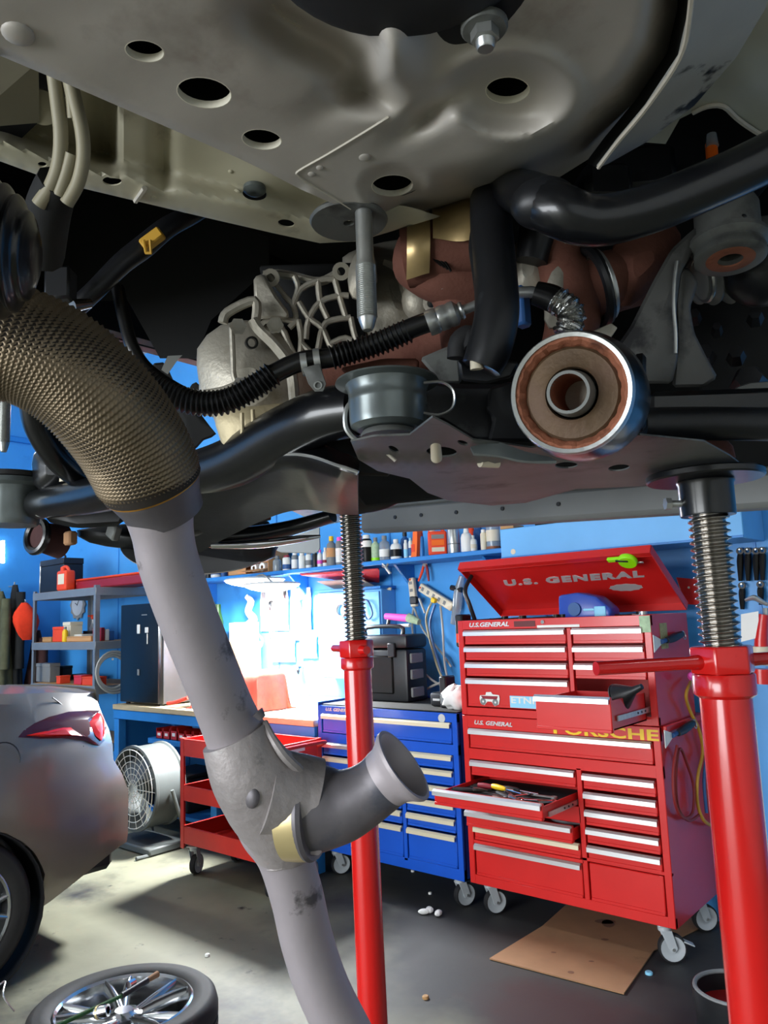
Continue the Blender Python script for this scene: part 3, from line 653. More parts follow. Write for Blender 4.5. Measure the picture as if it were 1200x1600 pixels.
SH = [
 (316, 900, 857, 14, 'bottle', 'white_plastic', 'white_plastic', [('cream_plastic', .2, .55)], 'bottle', 'plain white bottle at the left end of the wall shelf'),
 (326, 899, 858, 10, 'bottle', 'black_plastic', 'black_plastic', [('grey_plastic', .2, .5)], 'bottle', 'dark slim bottle beside the plain white bottle'),
 (338, 896, 856, 17, 'bottle', 'white_plastic', 'white_plastic', [('cable_blue', .12, .36)], 'bottle', 'white bottle with blue label left of the cardboard box'),
 (350, 896, 858, 10, 'can', 'cable_blue', 'black_plastic', None, 'can', 'dark blue can touching the cardboard box side'),
 (356, 895, 868, 8, 'can', 'maroon', 'white_plastic', None, 'can', 'small red can tucked behind the dark blue can'),
 (433, 893, 868, 14, 'bottle', 'clear_plastic', 'grey_plastic', None, 'bottle', 'clear bottle right of the cardboard box'),
 (448, 892, 868, 13, 'can', 'white_plastic', 'maroon', [('cable_blue', .1, .4)], 'can', 'white can with blue and red bands on the shelf'),
 (461, 889, 862, 11, 'can', 'grey_plastic', 'white_plastic', [('white_plastic', .1, .6)], 'can', 'grey and white can right of the banded can'),
 (472, 889, 864, 11, 'can', 'white_plastic', 'white_plastic', None, 'can', 'plain white can between two other cans on the shelf'),
 (483, 888, 862, 11, 'can', 'white_plastic', 'grey_plastic', [('grey_plastic', .2, .5)], 'can', 'white can with a grey band and grey cap'),
 (492, 886, 858, 8, 'can', 'black_plastic', 'black_plastic', None, 'can', 'slim black can left of the screw of the near stand'),
 (500, 886, 858, 9, 'bottle', 'white_plastic', 'pink', [('pink', .2, .4)], 'bottle', 'thin white bottle with pink trim'),
 (508, 886, 856, 8, 'bottle', 'white_plastic', 'white_plastic', [('maroon', .2, .35)], 'bottle', 'thin white bottle with a red stripe'),
 (518, 885, 838, 16, 'bottle', 'grey_plastic', 'yellow', [('cardboard_b', .3, .6)], 'bottle', 'tall bottle with yellow cap left of the stand screw'),
 (531, 884, 840, 13, 'can', 'grey_plastic', 'pink', [('white_plastic', .1, .6)], 'can', 'tall grey can with pink cap'),
 (562, 879, 834, 10, 'can', 'maroon', 'maroon', None, 'can', 'dark red can just right of the stand screw'),
 (573, 878, 835, 17, 'can', 'screw_dark', 'white_plastic', [('white_plastic', .55, .78)], 'can', 'black spray can with white top'),
 (587, 878, 840, 14, 'bottle', 'tape_green', 'grey_plastic', [('green_neon', .06, .16)], 'bottle', 'pale green bottle with a bright green foot'),
 (601, 878, 839, 17, 'bottle', 'clear_plastic', 'grey_plastic', [('white_plastic', .15, .45)], 'bottle', 'clear bottle with a white label'),
 (619, 878, 846, 18, 'bottle', 'white_plastic', 'white_plastic', [('screw_dark', .15, .5)], 'bottle', 'white bottle with a black label'),
 (633, 877, 832, 15, 'bottle', 'cable_blue', 'black_plastic', None, 'bottle', 'dark blue bottle behind two white tubes'),
 (634.5, 877.5, 848, 7, 'can', 'white_plastic', 'white_plastic', [('sky_sticker', .1, .5)], 'tube', 'slim white tube with pale blue band, left of a pair'),
 (642, 877.5, 846, 7, 'can', 'white_plastic', 'sky_sticker', [('cable_blue', .1, .5)], 'tube', 'slim white tube with dark blue band, right of a pair'),
 (659, 876, 838, 8, 'can', 'paint_blue', 'maroon', None, 'can', 'blue tube with red top beside the orange jug'),
 (681, 874.5, 827, 30, 'jug', 'orange_red', 'cream_plastic', [('cream_plastic', .12, .26), ('orange', .32, .5), ('grey_plastic', .54, .68)], 'jug', 'orange red oil jug on the wall shelf'),
 (709, 873, 825, 19, 'can', 'zinc', 'zinc', [('grey_plastic', .3, .34)], 'can', 'tall bare metal can right of the orange jug'),
 (729, 870, 824, 18, 'nozzle', 'white_plastic', 'white_plastic', None, 'bottle', 'white bottle with a pointed nozzle'),
 (739, 869, 843, 14, 'bottle', 'white_plastic', 'white_plastic', [('cream_plastic', .2, .45)], 'bottle', 'short white bottle in front of the nozzle bottle'),
 (737, 867, 822, 13, 'can', 'orange_red', 'orange_red', None, 'can', 'red can behind the pointed nozzle bottle'),
 (748, 867, 824, 16, 'can', 'cable_blue', 'cable_blue', None, 'can', 'dark blue tin behind the short white bottle'),
 (756, 867, 834, 10, 'can', 'cream_plastic', 'white_plastic', None, 'can', 'cream tube leaning near the clear jar'),
 (771, 866, 822, 22, 'jar', 'clear_plastic', 'white_plastic', [('rust_orange', .03, .12), ('cream_plastic', .3, .7)], 'jar', 'clear jar with white lid at the right end of the shelf'),
]
BEHIND = {'dark blue bottle behind two white tubes', 'red can behind the pointed nozzle bottle', 'dark blue tin behind the short white bottle', 'small red can tucked behind the dark blue can'}
for i, (u, v0, v1, wp, kind, body, cap, band, nm, lb) in enumerate(SH):
    y = 4.06 if lb in BEHIND else 3.93+.02*(i % 2)
    x, h, r = ppx(u, v0, v1, y, wp)
    if kind == 'jug': y = 3.95
    if i == 4: y = 4.06
    bottle({'can': 'spray_can', 'bottle': 'bottle', 'jug': 'oil_jug', 'jar': 'jar', 'tube': 'tube'}[nm], lb, nm, (x, y, SHZ), r, max(.1, h), body, cap, band, kind, rz=.62 if kind == 'jug' else 0.)
# orange curved handle tool
x, h, r = ppx(650, 877, 829, 3.93, 11)
t = thing('orange_tool', 'orange curved plastic wedge standing on the wall shelf', 'tool', (x, 3.93, SHZ))
rows = [[V((math.sin(a*1.6)*.02+sx*r*(1-.3*a), sy*.03, h*a)) for sx, sy in ((-1, -1), (1, -1), (1, 1), (-1, 1))] for a in [k/8 for k in range(9)]]
b = B().grid(rows, True); b._new(rows[0], [(0, 1, 2, 3)]); b._new(rows[-1], [(0, 1, 2, 3)]); b.done('blade', 'orange', t)
B().box((-.002, -.031, h*.3), (r*1.2, .002, .05), None, .0005).done('grip_mark', 'orange_red', t)
# cardboard box with open front
x0 = aty(361, 890, 3.92).x; x1 = aty(424, 890, 3.92).x
t = thing('cardboard_box', 'open brown cardboard box on the wall shelf above the lamp', 'box', ((x0+x1)/2, 3.98, SHZ)); hw = (x1-x0)/2
b = B(); b.box2((-hw, -.09, 0), (hw, .12, .004)); b.box2((-hw, -.09, 0), (-hw+.004, .12, .26)); b.box2((hw-.004, -.09, 0), (hw, .12, .26)); b.box2((-hw, .116, 0), (hw, .12, .26)); b.box2((-hw, -.09, .256), (hw, .12, .26))
b.box2((-hw, -.09, 0), (-hw*.1, -.086, .26)); b.done('shell', 'cardboard_b', t)
b = B(); b.box((hw*.45, -.13, .02), (hw*1.0, .09, .003), Matrix.Rotation(.25, 3, 'X')); b.done('flap', 'cardboard_b', t)
for k in (0, 1):
    q = thing('paper_roll', ('white paper roll left of a pair in the cardboard box', 'white paper roll right of a pair in the cardboard box')[k], 'roll', ((x0+x1)/2+hw*(.25+.4*k), 3.95, SHZ+.045))
    B().lathe([(.014, -.05), (.034, -.05), (.034, .05), (.014, .05)], (0, 0, 0), (0, 1, 0), 18, closed=True).done('roll', 'paper', q); B().lathe([(.012, -.051), (.0138, -.051), (.0138, .051), (.012, .051)], (0, 0, 0), (0, 1, 0), 14, closed=True).done('core', 'cardboard', q)
# blue boxed-in cabinet right of the shelf
t = thing('wall_box', 'pale blue boxed wall cabinet above the raised red lid', 'cabinet', (-1.7, 3.95, 1.87))
B().box2((-2.372, 3.8, 1.872), (-1.05, YB-.001, 2.045), .004).done('body', 'box_blue', t, world=True)
B().box2((-2.372, 3.795, 1.872), (-1.05, 3.801, 1.884), .002).done('lower_lip', 'paint_blue', t, world=True)
B().cyl((-2.29, 3.7985, 1.91), (-2.29, 3.7995, 1.91), .016, seg=14).done('patch', 'cream_plastic', t, world=True)
for x, w_, h, lb in ((-2.33, .09, .022, 'wooden offcut at the left end of the pale blue box'), (-1.28, .1, .022, 'wooden offcut on the blue box left of the stand head'), (-1.07, .14, .03, 'wooden offcut on the blue box right of the stand head')):
    tag(B().box2((x-w_/2, 3.81, 2.046), (x+w_/2, 3.93, 2.046+h), .003).done('wood_offcut', 'wood'), lb, 'wood')
for k, (x, lb) in enumerate(((-2.05, 'dark wrench lying on top of the pale blue box, left'), (-1.7, 'dark bar lying on top of the pale blue box, middle'), (-1.45, 'silver bar lying on top of the pale blue box'))):
    t = thing('tool_bar', lb, 'tool', (x, 3.86, 2.052)); B().tube([V((-.12, 0, 0.002)), V((.12, .02, .002))], .007, 8).done('shaft', 'screw_dark' if k < 2 else 'zinc', t); B().lathe([(.008, -.006), (.018, -.006), (.018, .006), (.008, .006)], (.13, .02, .002), seg=14, closed=True).done('head', 'screw_dark' if k < 2 else 'zinc', t)
# ---- lamp under the shelf
lc1 = aty(398, 904, 3.72); lc2 = aty(425, 911, 3.62)
t = thing('shop_lamp', 'bright two-panel shop lamp hanging under the wall shelf', 'lamp', (lc1.x, lc1.y, 1.86))
zc = 1.868
for c, r in ((lc1, .225), (lc2, .2)):
    z = c.z
    B().lathe([(0, .03), (r*.4, .03), (r*.95, .02), (r, .012), (r, .006), (r*.97, .006), (r*.97, .012), (0, .012)], (c.x, c.y, z-.02), (0, 0, 1), 36).done('shade', 'white_plastic', t, world=True)
    B().lathe([(0, -.042), (r*.4, -.038), (r*.75, -.022), (r*.93, -.006), (r*.96, .004), (r*.96, .011), (0, .011)], (c.x, c.y, z-.02), (0, 0, 1), 36).done('diffuser', 'lamp_glow', t, world=True)
b = B(); b.tube([V((lc1.x, lc1.y, lc1.z)), V((lc1.x, lc1.y+.1, lc1.z+.01)), V((lc1.x, 3.87, 1.912))], .008, 8, 3); b.tube([V((lc2.x, lc2.y, lc2.z+.008)), V(((lc1.x+lc2.x)/2, (lc1.y+lc2.y)/2, lc1.z+.016)), V((lc1.x, lc1.y, lc1.z+.008))], .008, 8, 3); b.done('hanger', 'grey_plastic', t, world=True)
area('shop_lamp_light', (lc1.x+.06, lc1.y-.03, min(lc1.z, lc2.z)-.075), (lc1.x+.06, lc1.y-.03, 0), .34, .24, 165, (.95, .98, 1))
# ---- maroon tray and grey scoop under the shelf
t = thing('red_tray', 'dark red slanted tray under the wall shelf', 'tray', (-3.85, 4.0, 1.83))
P = [aty(470, 897, 3.9), aty(592, 889, 3.9), aty(592, 908, 4.1), aty(545, 907, 4.1)]
b = B(); b.prism(P, (0, .004, -.01)); b.done('panel', 'maroon', t, world=True); B().tube([P[0]+V((0, -.004, 0)), P[1]+V((0, -.004, 0))], .006, 6).done('rolled_edge', 'maroon', t, world=True)
t = thing('grey_scoop', 'grey plastic scoop below the dark red tray', 'scoop', aty(545, 915, 4.0))
P = [aty(495, 908, 3.95), aty(565, 904, 3.95), aty(590, 917, 4.05), aty(540, 925, 4.05)]
B().grid([[P[0], P[1]], [(P[0]+P[3])/2+V((0, .05, -.02)), (P[1]+P[2])/2+V((0, .05, -.02))], [P[3], P[2]]]).solid(.004).done('scoop_body', 'grey_plastic', t, world=True)
B().tube([P[2], P[2]+V((.1, .03, -.02))], .011, 8).done('handle', 'cream_plastic', t, world=True)
x = aty(561, 890, 4.08)
t = thing('cream_handle_tool', 'cream handled brush hanging beside the stand screw', 'brush', aty(570, 905, 4.1)); B().tube([aty(566, 878, 4.1), aty(568, 900, 4.1), aty(570, 930, 4.1)], [.012, .018, .012], 8, 4).done('handle', 'cream_plastic', t, world=True); B().box(aty(571, 940, 4.1), (.05, .02, .06), None, .004).done('bristles', 'wood', t, world=True)
# ---- blue wall cabinet with papers and rings
t = thing('wall_cabinet', 'flat blue wall cabinet behind the left jack stand', 'cabinet', (-3.8, 4.07, 1.15))
B().box2((-4.09, 4.0, 1.15), (-3.47, YB-.001, 1.765), .004).done('body', 'box_blue', t, world=True); d = B().box2((-4.08, 3.985, 1.16), (-3.48, 3.999, 1.75), .003).done('door', 'box_blue', t, world=True)
B().box2((-4.1, 3.98, 1.765), (-3.46, YB-.001, 1.785), .003).done('top_board', 'paint_blue', t, world=True)
B().torus((-3.83, 3.975, 1.63), (0, 1, 0), .045, .008, 20, 6).done('pull_ring', 'grey_plastic', d, world=True)
B().box2((-4.12, 4.0, 1.45), (-4.093, 4.1, 1.75), .002).done('hinge_side', 'grey_plastic', t, world=True)
tag(B().torus(aty(505, 1002, 4.1)+V((0, 0, 0)), (0, 1, 0), .036, .012, 20, 8).done('tape_ring', 'cream_plastic'), 'cream tape ring hanging on the blue wall', 'tape')
tag(B().tube([aty(566, 940, 3.97), aty(570, 960, 3.97), aty(575, 968, 3.97), aty(582, 958, 3.97), aty(574, 938, 3.97), aty(566, 940, 3.97)], .006, 6, 4).done('cord_loop', 'cable_blue'), 'dark cord loop hanging on the blue cabinet', 'cord')
# ---- white papers, gloves and small tools on the lit wall
for u0, v0, u1, v1, lb, m in ((408, 925, 452, 985, 'large white paper sheet pinned under the lamp', 'paper'), (455, 920, 488, 1000, 'white paper sheet right of the largest sheet', 'paper'), (425, 988, 462, 1034, 'lower white paper sheet on the lit wall', 'paper'), (470, 985, 496, 1028, 'white sheet with yellowed corner on the wall', 'paper')):
    a = aty(u0, v0, 4.135); c = aty(u1, v1, 4.135)
    rows = [[V((a.x+(c.x-a.x)*i/4, 4.135-.012*abs(math.sin(i*1.3+j)), a.z+(c.z-a.z)*j/4)) for i in range(5)] for j in range(5)]
    tag(B().grid(rows).solid(.001).done('paper_sheet', m), lb, 'paper')
for u, v, L, m, lb in ((445, 925, .1, 'black_plastic', 'black handled hook tool at the top of the lit wall'), (422, 947, .07, 'black_plastic', 'small dark clip on the lit wall'), (470, 946, .08, 'cable_blue', 'small blue hook on the lit wall'), (423, 990, .09, 'cable_blue', 'blue handled brush on the lit wall'), (466, 1048, .05, 'screw_dark', 'dark knob low on the lit wall'), (412, 930, .16, 'grey_plastic', 'grey rod hanging left of the papers')):
    c = aty(u, v, 4.1); t = thing('hanging_tool', lb, 'tool', (c.x, c.y, c.z-L/2)); B().tube([V((0, .03, L)), V((0, 0, L*.9)), V((.01, -.01, L*.4)), V((0, 0, 0))], [.006, .012, .012, .006], 8, 4).done('handle', m, t); B().cyl((0, .045, L), (0, .0, L), .004, seg=6).done('peg', 'zinc', t)
# white rubber glove / air gun on the wall
c = aty(390, 960, 4.05); t = thing('white_hose_reel', 'white coiled hose hanging left of the lamp', 'hose', c)
b = B(); b.tube([aty(u, v, 4.06+.02*math.sin(k)) for k, (u, v) in enumerate(((385, 932), (392, 940), (388, 955), (396, 968), (386, 980), (398, 990), (388, 1000)))], [.02, .028, .03, .034, .03, .026, .015], 10, 4); b.done('hose_bundle', 'white_plastic', t, world=True)
B().tube([aty(u, v, 4.07) for u, v in ((398, 985), (410, 1000), (405, 1015), (395, 1025))], .006, 6, 4).done('loose_end', 'white_plastic', t, world=True); B().cyl(aty(386, 930, 4.14), aty(386, 930, 4.05), .006, seg=6).done('hook', 'zinc', t, world=True)
# boxed picture, brown box, cloth-covered machine
p0 = aty(372, 1020, 3.8); t = thing('boxed_part', 'cream printed carton standing on the brown box', 'box', (p0.x, 3.83, p0.z))
a = aty(358, 1003, 3.97); c = aty(386, 972, 3.97)
bb = B().box2((a.x, 3.97, a.z), (c.x, 4.09, c.z), .003).done('carton', 'cream_plastic', t, world=True); cx, cz = (a.x+c.x)/2, (a.z+c.z)/2
B().torus((cx, 3.968, cz), (0, 1, 0), .045, .004, 20, 6).done('printed_ring', 'grey_plastic', bb, world=True)
e = aty(388, 1019, 3.97); tag(B().box2((a.x-.02, 3.96, .937), (e.x, 4.1, a.z-.002), .003).done('brown_box', 'cardboard_b'), 'brown box under the cream carton on the bench', 'box')
c = aty(340, 966, 4.0); tag(B().lathe([(0, 0), (.05, 0), (.05, c.z-.97), (.03, c.z-.88), (.028, c.z-.82), (0, c.z-.82)], (c.x, 4.0, .936), (0, 0, 1), 16).done('green_bottle', 'green_dark'), 'dark green bottle behind the grey exhaust pipe', 'bottle')
g0 = aty(335, 1085, 3.75); g1 = aty(441, 1100, 3.72)
t = thing('covered_machine', 'machine on the bench covered with a red shop cloth', 'machine', ((g0.x+g1.x)/2, 3.78, .936))
mx0, mx1, my0, my1, mz = g0.x+.0, g1.x-.17, 3.64, 3.84, 1.21
B().box2((mx0, my0, .937), (mx1, my1, mz-.01), .02).done('machine_body', 'grey_plastic', t, world=True)
rows = []
NX, NY = 44, 30
for j in range(NY+1):
    row = []
    for i in range(NX+1):
        s = -.62+(1.24)*i/NX; q = -.55+1.1*j/NY; cx, cy = (mx0+mx1)/2, (my0+my1)/2; hx, hy = (mx1-mx0)/2+.012, (my1-my0)/2+.012
        ox = max(0, abs(s)-hx); oy = max(0, abs(q)-hy); dro = math.hypot(ox, oy); X = max(-hx, min(hx, s)); Y = max(-hy, min(hy, q))
        wv = .5+.5*math.sin(9*(s if oy > ox else q)*2.2+2*math.sin(5*q)); out = .02+.09*dro*(.4+wv) if dro > 0 else 0
        sg = (1 if s > 0 else -1)*(out if ox > 0 else 0); tg = (1 if q > 0 else -1)*(out if oy > 0 else 0)
        z = mz-min(dro*.98, mz-.942)+.02*math.sin(3*s)*(1 if dro == 0 else 0)-(.0 if dro else .03*(q > 0)*q)
        row.append(V((cx+X+sg, cy+Y+tg, max(.941, z))))
    rows.append(row)
B().grid(rows).solid(.004).done('red_cloth', 'cloth_red', t, world=True, sharp=80)
for p, q, lb in (((.0), 0, ''),):
    tag(B().tube([aty(262, 1099, 3.56), aty(275, 1097, 3.56), aty(294, 1090, 3.56)], .014, 8, 3).done('rolled_rag', 'cloth_red'), 'rolled pinkish rag at the foot of the fridge', 'rag')
# ---- black case, charger, rag, strips and cables over the blue cabinet
t = thing('tool_case', 'black hard tool case standing on the blue cabinet', 'case', (-3.33, 3.88, 1.037))
hx, cy0, cy1, z0, z1 = .245, 3.76, 3.99, 1.037, 1.455
B().box2((-3.58, cy0+.02, z0), (-3.09, cy1, z1-.09), .02, 2).done('body', 'black_plastic', t, world=True); B().box2((-3.585, cy0+.015, z1-.085), (-3.085, cy1+.005, z1), .02, 2).done('lid', 'black_plastic', t, world=True)
B().box2((-3.5, cy0+.008, z0+.05), (-3.2, cy0+.03, z1-.13), .008).done('front_panel', 'screw_dark', t, world=True)
for x in (-3.5, -3.2): B().box2((x-.03, cy0-.002, z1-.14), (x+.03, cy0+.022, z1-.05), .006).done('latch', 'black_plastic', t, world=True)
for z in (z0+.06, z0+.17, z0+.27): B().box2((-3.092, cy0+.05, z-.03), (-3.075, cy1-.06, z+.03), .005).done('side_rib', 'grey_plastic', t, world=True)
B().tube([V((-3.5, 3.86, z1)), V((-3.48, 3.86, z1+.05)), V((-3.2, 3.86, z1+.05)), V((-3.18, 3.86, z1))], .014, 8, 3).done('carry_handle', 'black_plastic', t, world=True)
c = aty(627, 962, 3.9); t = thing('heat_gun', 'purple and teal hand tool lying on the black case', 'tool', (c.x, c.y, 1.456))
B().tube([aty(603, 963, 3.9), aty(638, 966, 3.9)], [.022, .026], 10).done('barrel', 'pink', t, world=True); B().tube([aty(638, 965, 3.9), aty(655, 972, 3.9)], [.03, .02], 10).done('rear', 'tape_green', t, world=True); B().tube([aty(608, 966, 3.9), aty(606, 978, 3.9)], .012, 8).done('grip', 'black_plastic', t, world=True); B().tube([aty(610, 979, 3.88), aty(640, 977, 3.88)], .012, 8).done('rest', 'white_plastic', t, world=True)
c = aty(693, 1092, 3.72); t = thing('battery_charger', 'black battery charger on the blue cabinet', 'charger', (c.x, 3.75, 1.037))
B().box((0, 0, .04), (.16, .12, .08), None, .015, 2).done('base', 'black_plastic', t); B().box((.01, .01, .1), (.09, .07, .05), None, .01).done('dock', 'black_plastic', t); B().box((-.03, -.061, .04), (.05, .002, .012)).done('label_strip', 'white_letter', t)
c = aty(705, 1105, 3.6)
rows = [[V((c.x+(.075+.024*math.sin(3*a+2*j))*math.sin(j/6*PI)*math.cos(a)*1.1, 3.64+(.06+.01*math.cos(4*a+j))*math.sin(j/6*PI)*math.sin(a), 1.1-.062*math.cos(PI-j/6*PI)*(1+.3*math.sin(2*a+1.7*j)))) for a in [2*PI*k/18 for k in range(18)]] for j in range(7)]
tag(B().grid(rows, True).done('paper_rag', 'paper', sharp=80), 'crumpled white rag on the blue cabinet beside the red chest', 'rag')
def strip(a, c, label, w_=.05):
    a = V(a); c = V(c); t = thing('power_strip', label, 'power strip', (a+c)/2-V((0, 0, abs(a.z-c.z)/2)))
    d = (c-a).normalized(); n = V((0, -1, 0)); s = d.cross(n); R = Matrix((d, s, n)).transposed()
    B().box((a+c)/2, ((c-a).length, w_, .035), R, .006).done('body', 'cream_plastic', t, world=True)
    k = int((c-a).length/.05)
    for i in range(k): B().box(a+d*(.035+i*.05)+n*.018, (.02, .026, .002), R, .0005).done('socket', 'grey_plastic', t, world=True)
    B().cyl(a+d*.012+n*.016, a+d*.012+n*.022, .007, seg=10).done('switch', 'orange_red', t, world=True)
strip(aty(643, 903, 4.1), aty(648, 948, 4.1), 'short upright cream power strip on the blue wall'); strip(aty(657, 917, 4.1), aty(708, 949, 4.1), 'long slanted cream power strip on the blue wall', .058)
CAB = [('cable_grey', ((646, 948), (644, 975), (646, 1000)), 'grey cable hanging straight from the upright strip'), ('cable_grey', ((647, 950), (662, 985), (690, 1020), (705, 1042)), 'grey cable running down to the right from the upright strip'),
       ('cable_beige', ((676, 938), (666, 965), (672, 1000), (683, 1040), (695, 1068)), 'beige cable from the yellow plug'), ('cable_grey', ((688, 946), (692, 985), (694, 1030), (699, 1060)), 'pale cable from the right end of the slanted strip'),
       ('cable_blue', ((680, 945), (672, 975), (678, 1010), (690, 1050)), 'dark blue cable behind the beige cable'), ('cable_grey', ((642, 1000), (655, 1040), (672, 1060), (690, 1070), (700, 1066)), 'grey cable sagging from the black case'),
       ('cable_grey', ((622, 1090), (650, 1085), (675, 1072), (690, 1066)), 'pale cable lying on the blue cabinet top'), ('cable_grey', ((655, 935), (661, 950), (664, 958)), 'short grey plug lead at the upright strip')]
for ci, (m, pts, lb) in enumerate(CAB):
    o = B().tube([aty(u, v, 4.12-.019*ci) for k, (u, v) in enumerate(pts)], .0075, 8, 5).done('cable', m); tag(o, lb, 'cable', recenter=False)
tag(B().box(aty(678, 938, 4.07), (.035, .03, .03), Matrix.Rotation(.5, 3, 'Y'), .004).done('yellow_plug', 'yellow'), 'yellow plug in the slanted power strip', 'plug')
tag(B().box(aty(647, 938, 4.05), (.06, .03, .05), None, .006).done('black_plug', 'black_plastic'), 'black plug at the foot of the upright power strip', 'plug')
c = aty(667, 895, 4.1)
t = thing('red_pliers', 'red handled pliers hanging under the wall shelf', 'pliers', c)
for s in (-1, 1): B().tube([aty(664+s*1, 878, 4.1), aty(664+s*4, 892, 4.1), aty(662+s*8, 908, 4.1)], [.006, .01, .007], 8, 4).done('handle', 'orange_red' if s < 0 else 'maroon', t, world=True)
B().cyl(aty(664, 882, 4.14), aty(664, 882, 4.09), .016, seg=12).done('joint', 'zinc', t, world=True)
t = thing('hanging_clamp', 'small grey clamp hanging from the shelf edge', 'clamp', aty(606, 888, 3.87)); B().tube([aty(598, 880, 3.87), aty(604, 888, 3.86), aty(610, 896, 3.86)], .01, 8, 3).done('arm', 'zinc', t, world=True); B().tube([aty(608, 878, 3.87), aty(603, 886, 3.86), aty(598, 884, 3.86)], .008, 8, 3).done('jaw', 'grey_plastic', t, world=True)
for u, v, lb in ((720, 985, 'black holder on the left side of the red chest'), (705, 1062, 'tall black battery holder left of the red chest')):
    c = aty(u, v, 3.65 if v < 1000 else 3.7); t = thing('side_holder', lb, 'holder', ((CX0-.026, 3.6, c.z-.09) if v < 1000 else (c.x-.03, c.y, 1.0365))); B().box((0, 0, .09), (.05, .1, .18), None, .008).done('body', 'black_plastic', t); B().box((0, -.052, .05), (.03, .004, .05), None, .001).done('label_patch', 'orange_red' if v < 1000 else 'grey_plastic', t)
c = aty(712, 940, 3.98); t = thing('white_arm_tool', 'pale curved hose left of the raised lid', 'hose', c); B().tube([aty(722, 900, 4.11), aty(716, 925, 4.11), aty(714, 950, 4.11), aty(708, 975, 4.11)], [.02, .03, .032, .02], 10, 4).done('hose_body', 'clear_plastic', t, world=True); B().tube([aty(705, 918, 4.1), aty(722, 922, 4.1)], .018, 8).done('clip', 'black_plastic', t, world=True)
# ---- in and on the red chest
c = aty(920, 955, 3.68)
t = thing('blue_jug', 'blue plastic jug lying on top of the red chest', 'jug', (c.x, 3.68, 1.506))
b = B(); w_ = .145
b.prism([V((-w_, -.06, .0)), V((w_*.95, -.06, .0)), V((w_, -.06, .06)), V((w_*.5, -.06, .125)), V((-w_*.2, -.06, .15)), V((-w_*.95, -.06, .14))], (0, .12, 0), .015, 2); b.done('body', 'blue_jug', t)
B().cyl((-.045, -.072, .065), (-.045, -.058, .065), .034, seg=20).done('round_boss', 'cable_blue', t); B().box((.09, -.062, .05), (.06, .005, .05), None, .004).done('pale_label', 'sky_sticker', t); B().box((.03, -.062, .06), (.06, .005, .012), None, .003).done('rib', 'sky_sticker', t)
q = lid(-1.52, LL-.035, .0); t = thing('tape_measure', 'bright green tape measure clipped on the lid edge', 'tape measure', q)
b = B(); ux = V((1, 0, 0)); cc = q+dn*.012
b.lathe([(0, -.014), (.042, -.014), (.046, -.008), (.046, .008), (.042, .014), (0, .014)], cc, dn, 26); b.done('case', 'green_neon', t, world=True)
B().box(cc-ux*.06+up*.02, (.07, .018, .026), Matrix((ux, dn, up)).transposed(), .004).done('corner', 'green_neon', t, world=True); B().box(cc-ux*.02+up*.02+dn*.014, (.06, .006, .012), Matrix((ux, dn, up)).transposed() @ Matrix.Rotation(.2, 3, 'Y'), .002).done('grip', 'black_plastic', t, world=True); B().box(cc+ux*.055-up*.02, (.03, .006, .012), Matrix((ux, dn, up)).transposed(), .002).done('hook', 'zinc', t, world=True)
TRAY = [(756, 955, .25, .1, 'black ratchet handle at the left of the chest top tray'), (790, 955, .22, -.1, 'black breaker bar in the chest top tray'), (835, 954, .25, .05, 'long dark extension bar in the chest top tray'), (870, 953, .06, .3, 'short black socket beside the blue jug'), (980, 952, .12, .2, 'dark ratchet at the right of the blue jug'), (996, 951, .05, .1, 'silver socket at the right end of the chest tray')]
for i, (u, v, L, a, lb) in enumerate(TRAY):
    c = aty(u, v, 3.62); t = thing('hand_tool', lb, 'tool', (c.x, 3.62, 1.522), a); m = 'zinc' if i == 5 else 'screw_dark'
    B().tube([V((-L/2, 0, .004)), V((-L*.1, 0, .006)), V((L/2, 0, .004))], [.014, .009, .016], 8, 2).done('shaft', m, t); B().cyl((L/2, 0, -.01), (L/2, 0, .026), .02, seg=12).done('head', m, t)
# funnel in the open chest drawer
c = aty(975, 1082, 3.2); t = thing('funnel', 'black funnel lying in the open chest drawer', 'funnel', (-1.56, 3.22, 1.15))
fc_ = aty(976, 1080, 3.3); B().lathe([(.0, 0), (.058, 0), (.062, .006), (.06, .014), (.018, .085), (.012, .13), (0, .13)], fc_+V((-.03, .0, -.03)), V((.75, -.1, .35)), 24).done('cone', 'black_plastic', t, world=True); B().torus(fc_+V((-.03, 0, -.03)), V((.75, -.1, .35)), .061, .004, 24, 6).done('rim', 'black_plastic', t, world=True)
# tools in the open lower drawer
random.seed(5)
TOOL = [('screwdriver', 'yellow', 'yellow handled screwdriver in the open tool drawer'), ('screwdriver', 'maroon', 'dark red handled screwdriver in the open tool drawer'), ('pliers', 'black_plastic', 'black pliers at the left of the open drawer'), ('pliers', 'screw_dark', 'dark steel pliers in the middle of the open drawer'), ('pliers', 'black_plastic', 'black pliers near the front of the open drawer'), ('wrench', 'chrome', 'shiny wrench at the right of the open drawer'), ('wrench', 'zinc', 'grey wrench at the back of the open drawer'), ('pliers', 'rubber', 'rubber gripped pliers at the drawer right end'), ('screwdriver', 'cardboard_b', 'tan handled driver at the front of the drawer'), ('wrench', 'chrome', 'short chrome wrench lying over black pliers'), ('screwdriver', 'black_plastic', 'black handled screwdriver on the pile'), ('pliers', 'screw_dark', 'long nose pliers at the drawer back'), ('wrench', 'screw_dark', 'dark wrench along the drawer front'), ('pliers', 'black_plastic', 'black cutters beside the yellow screwdriver')]
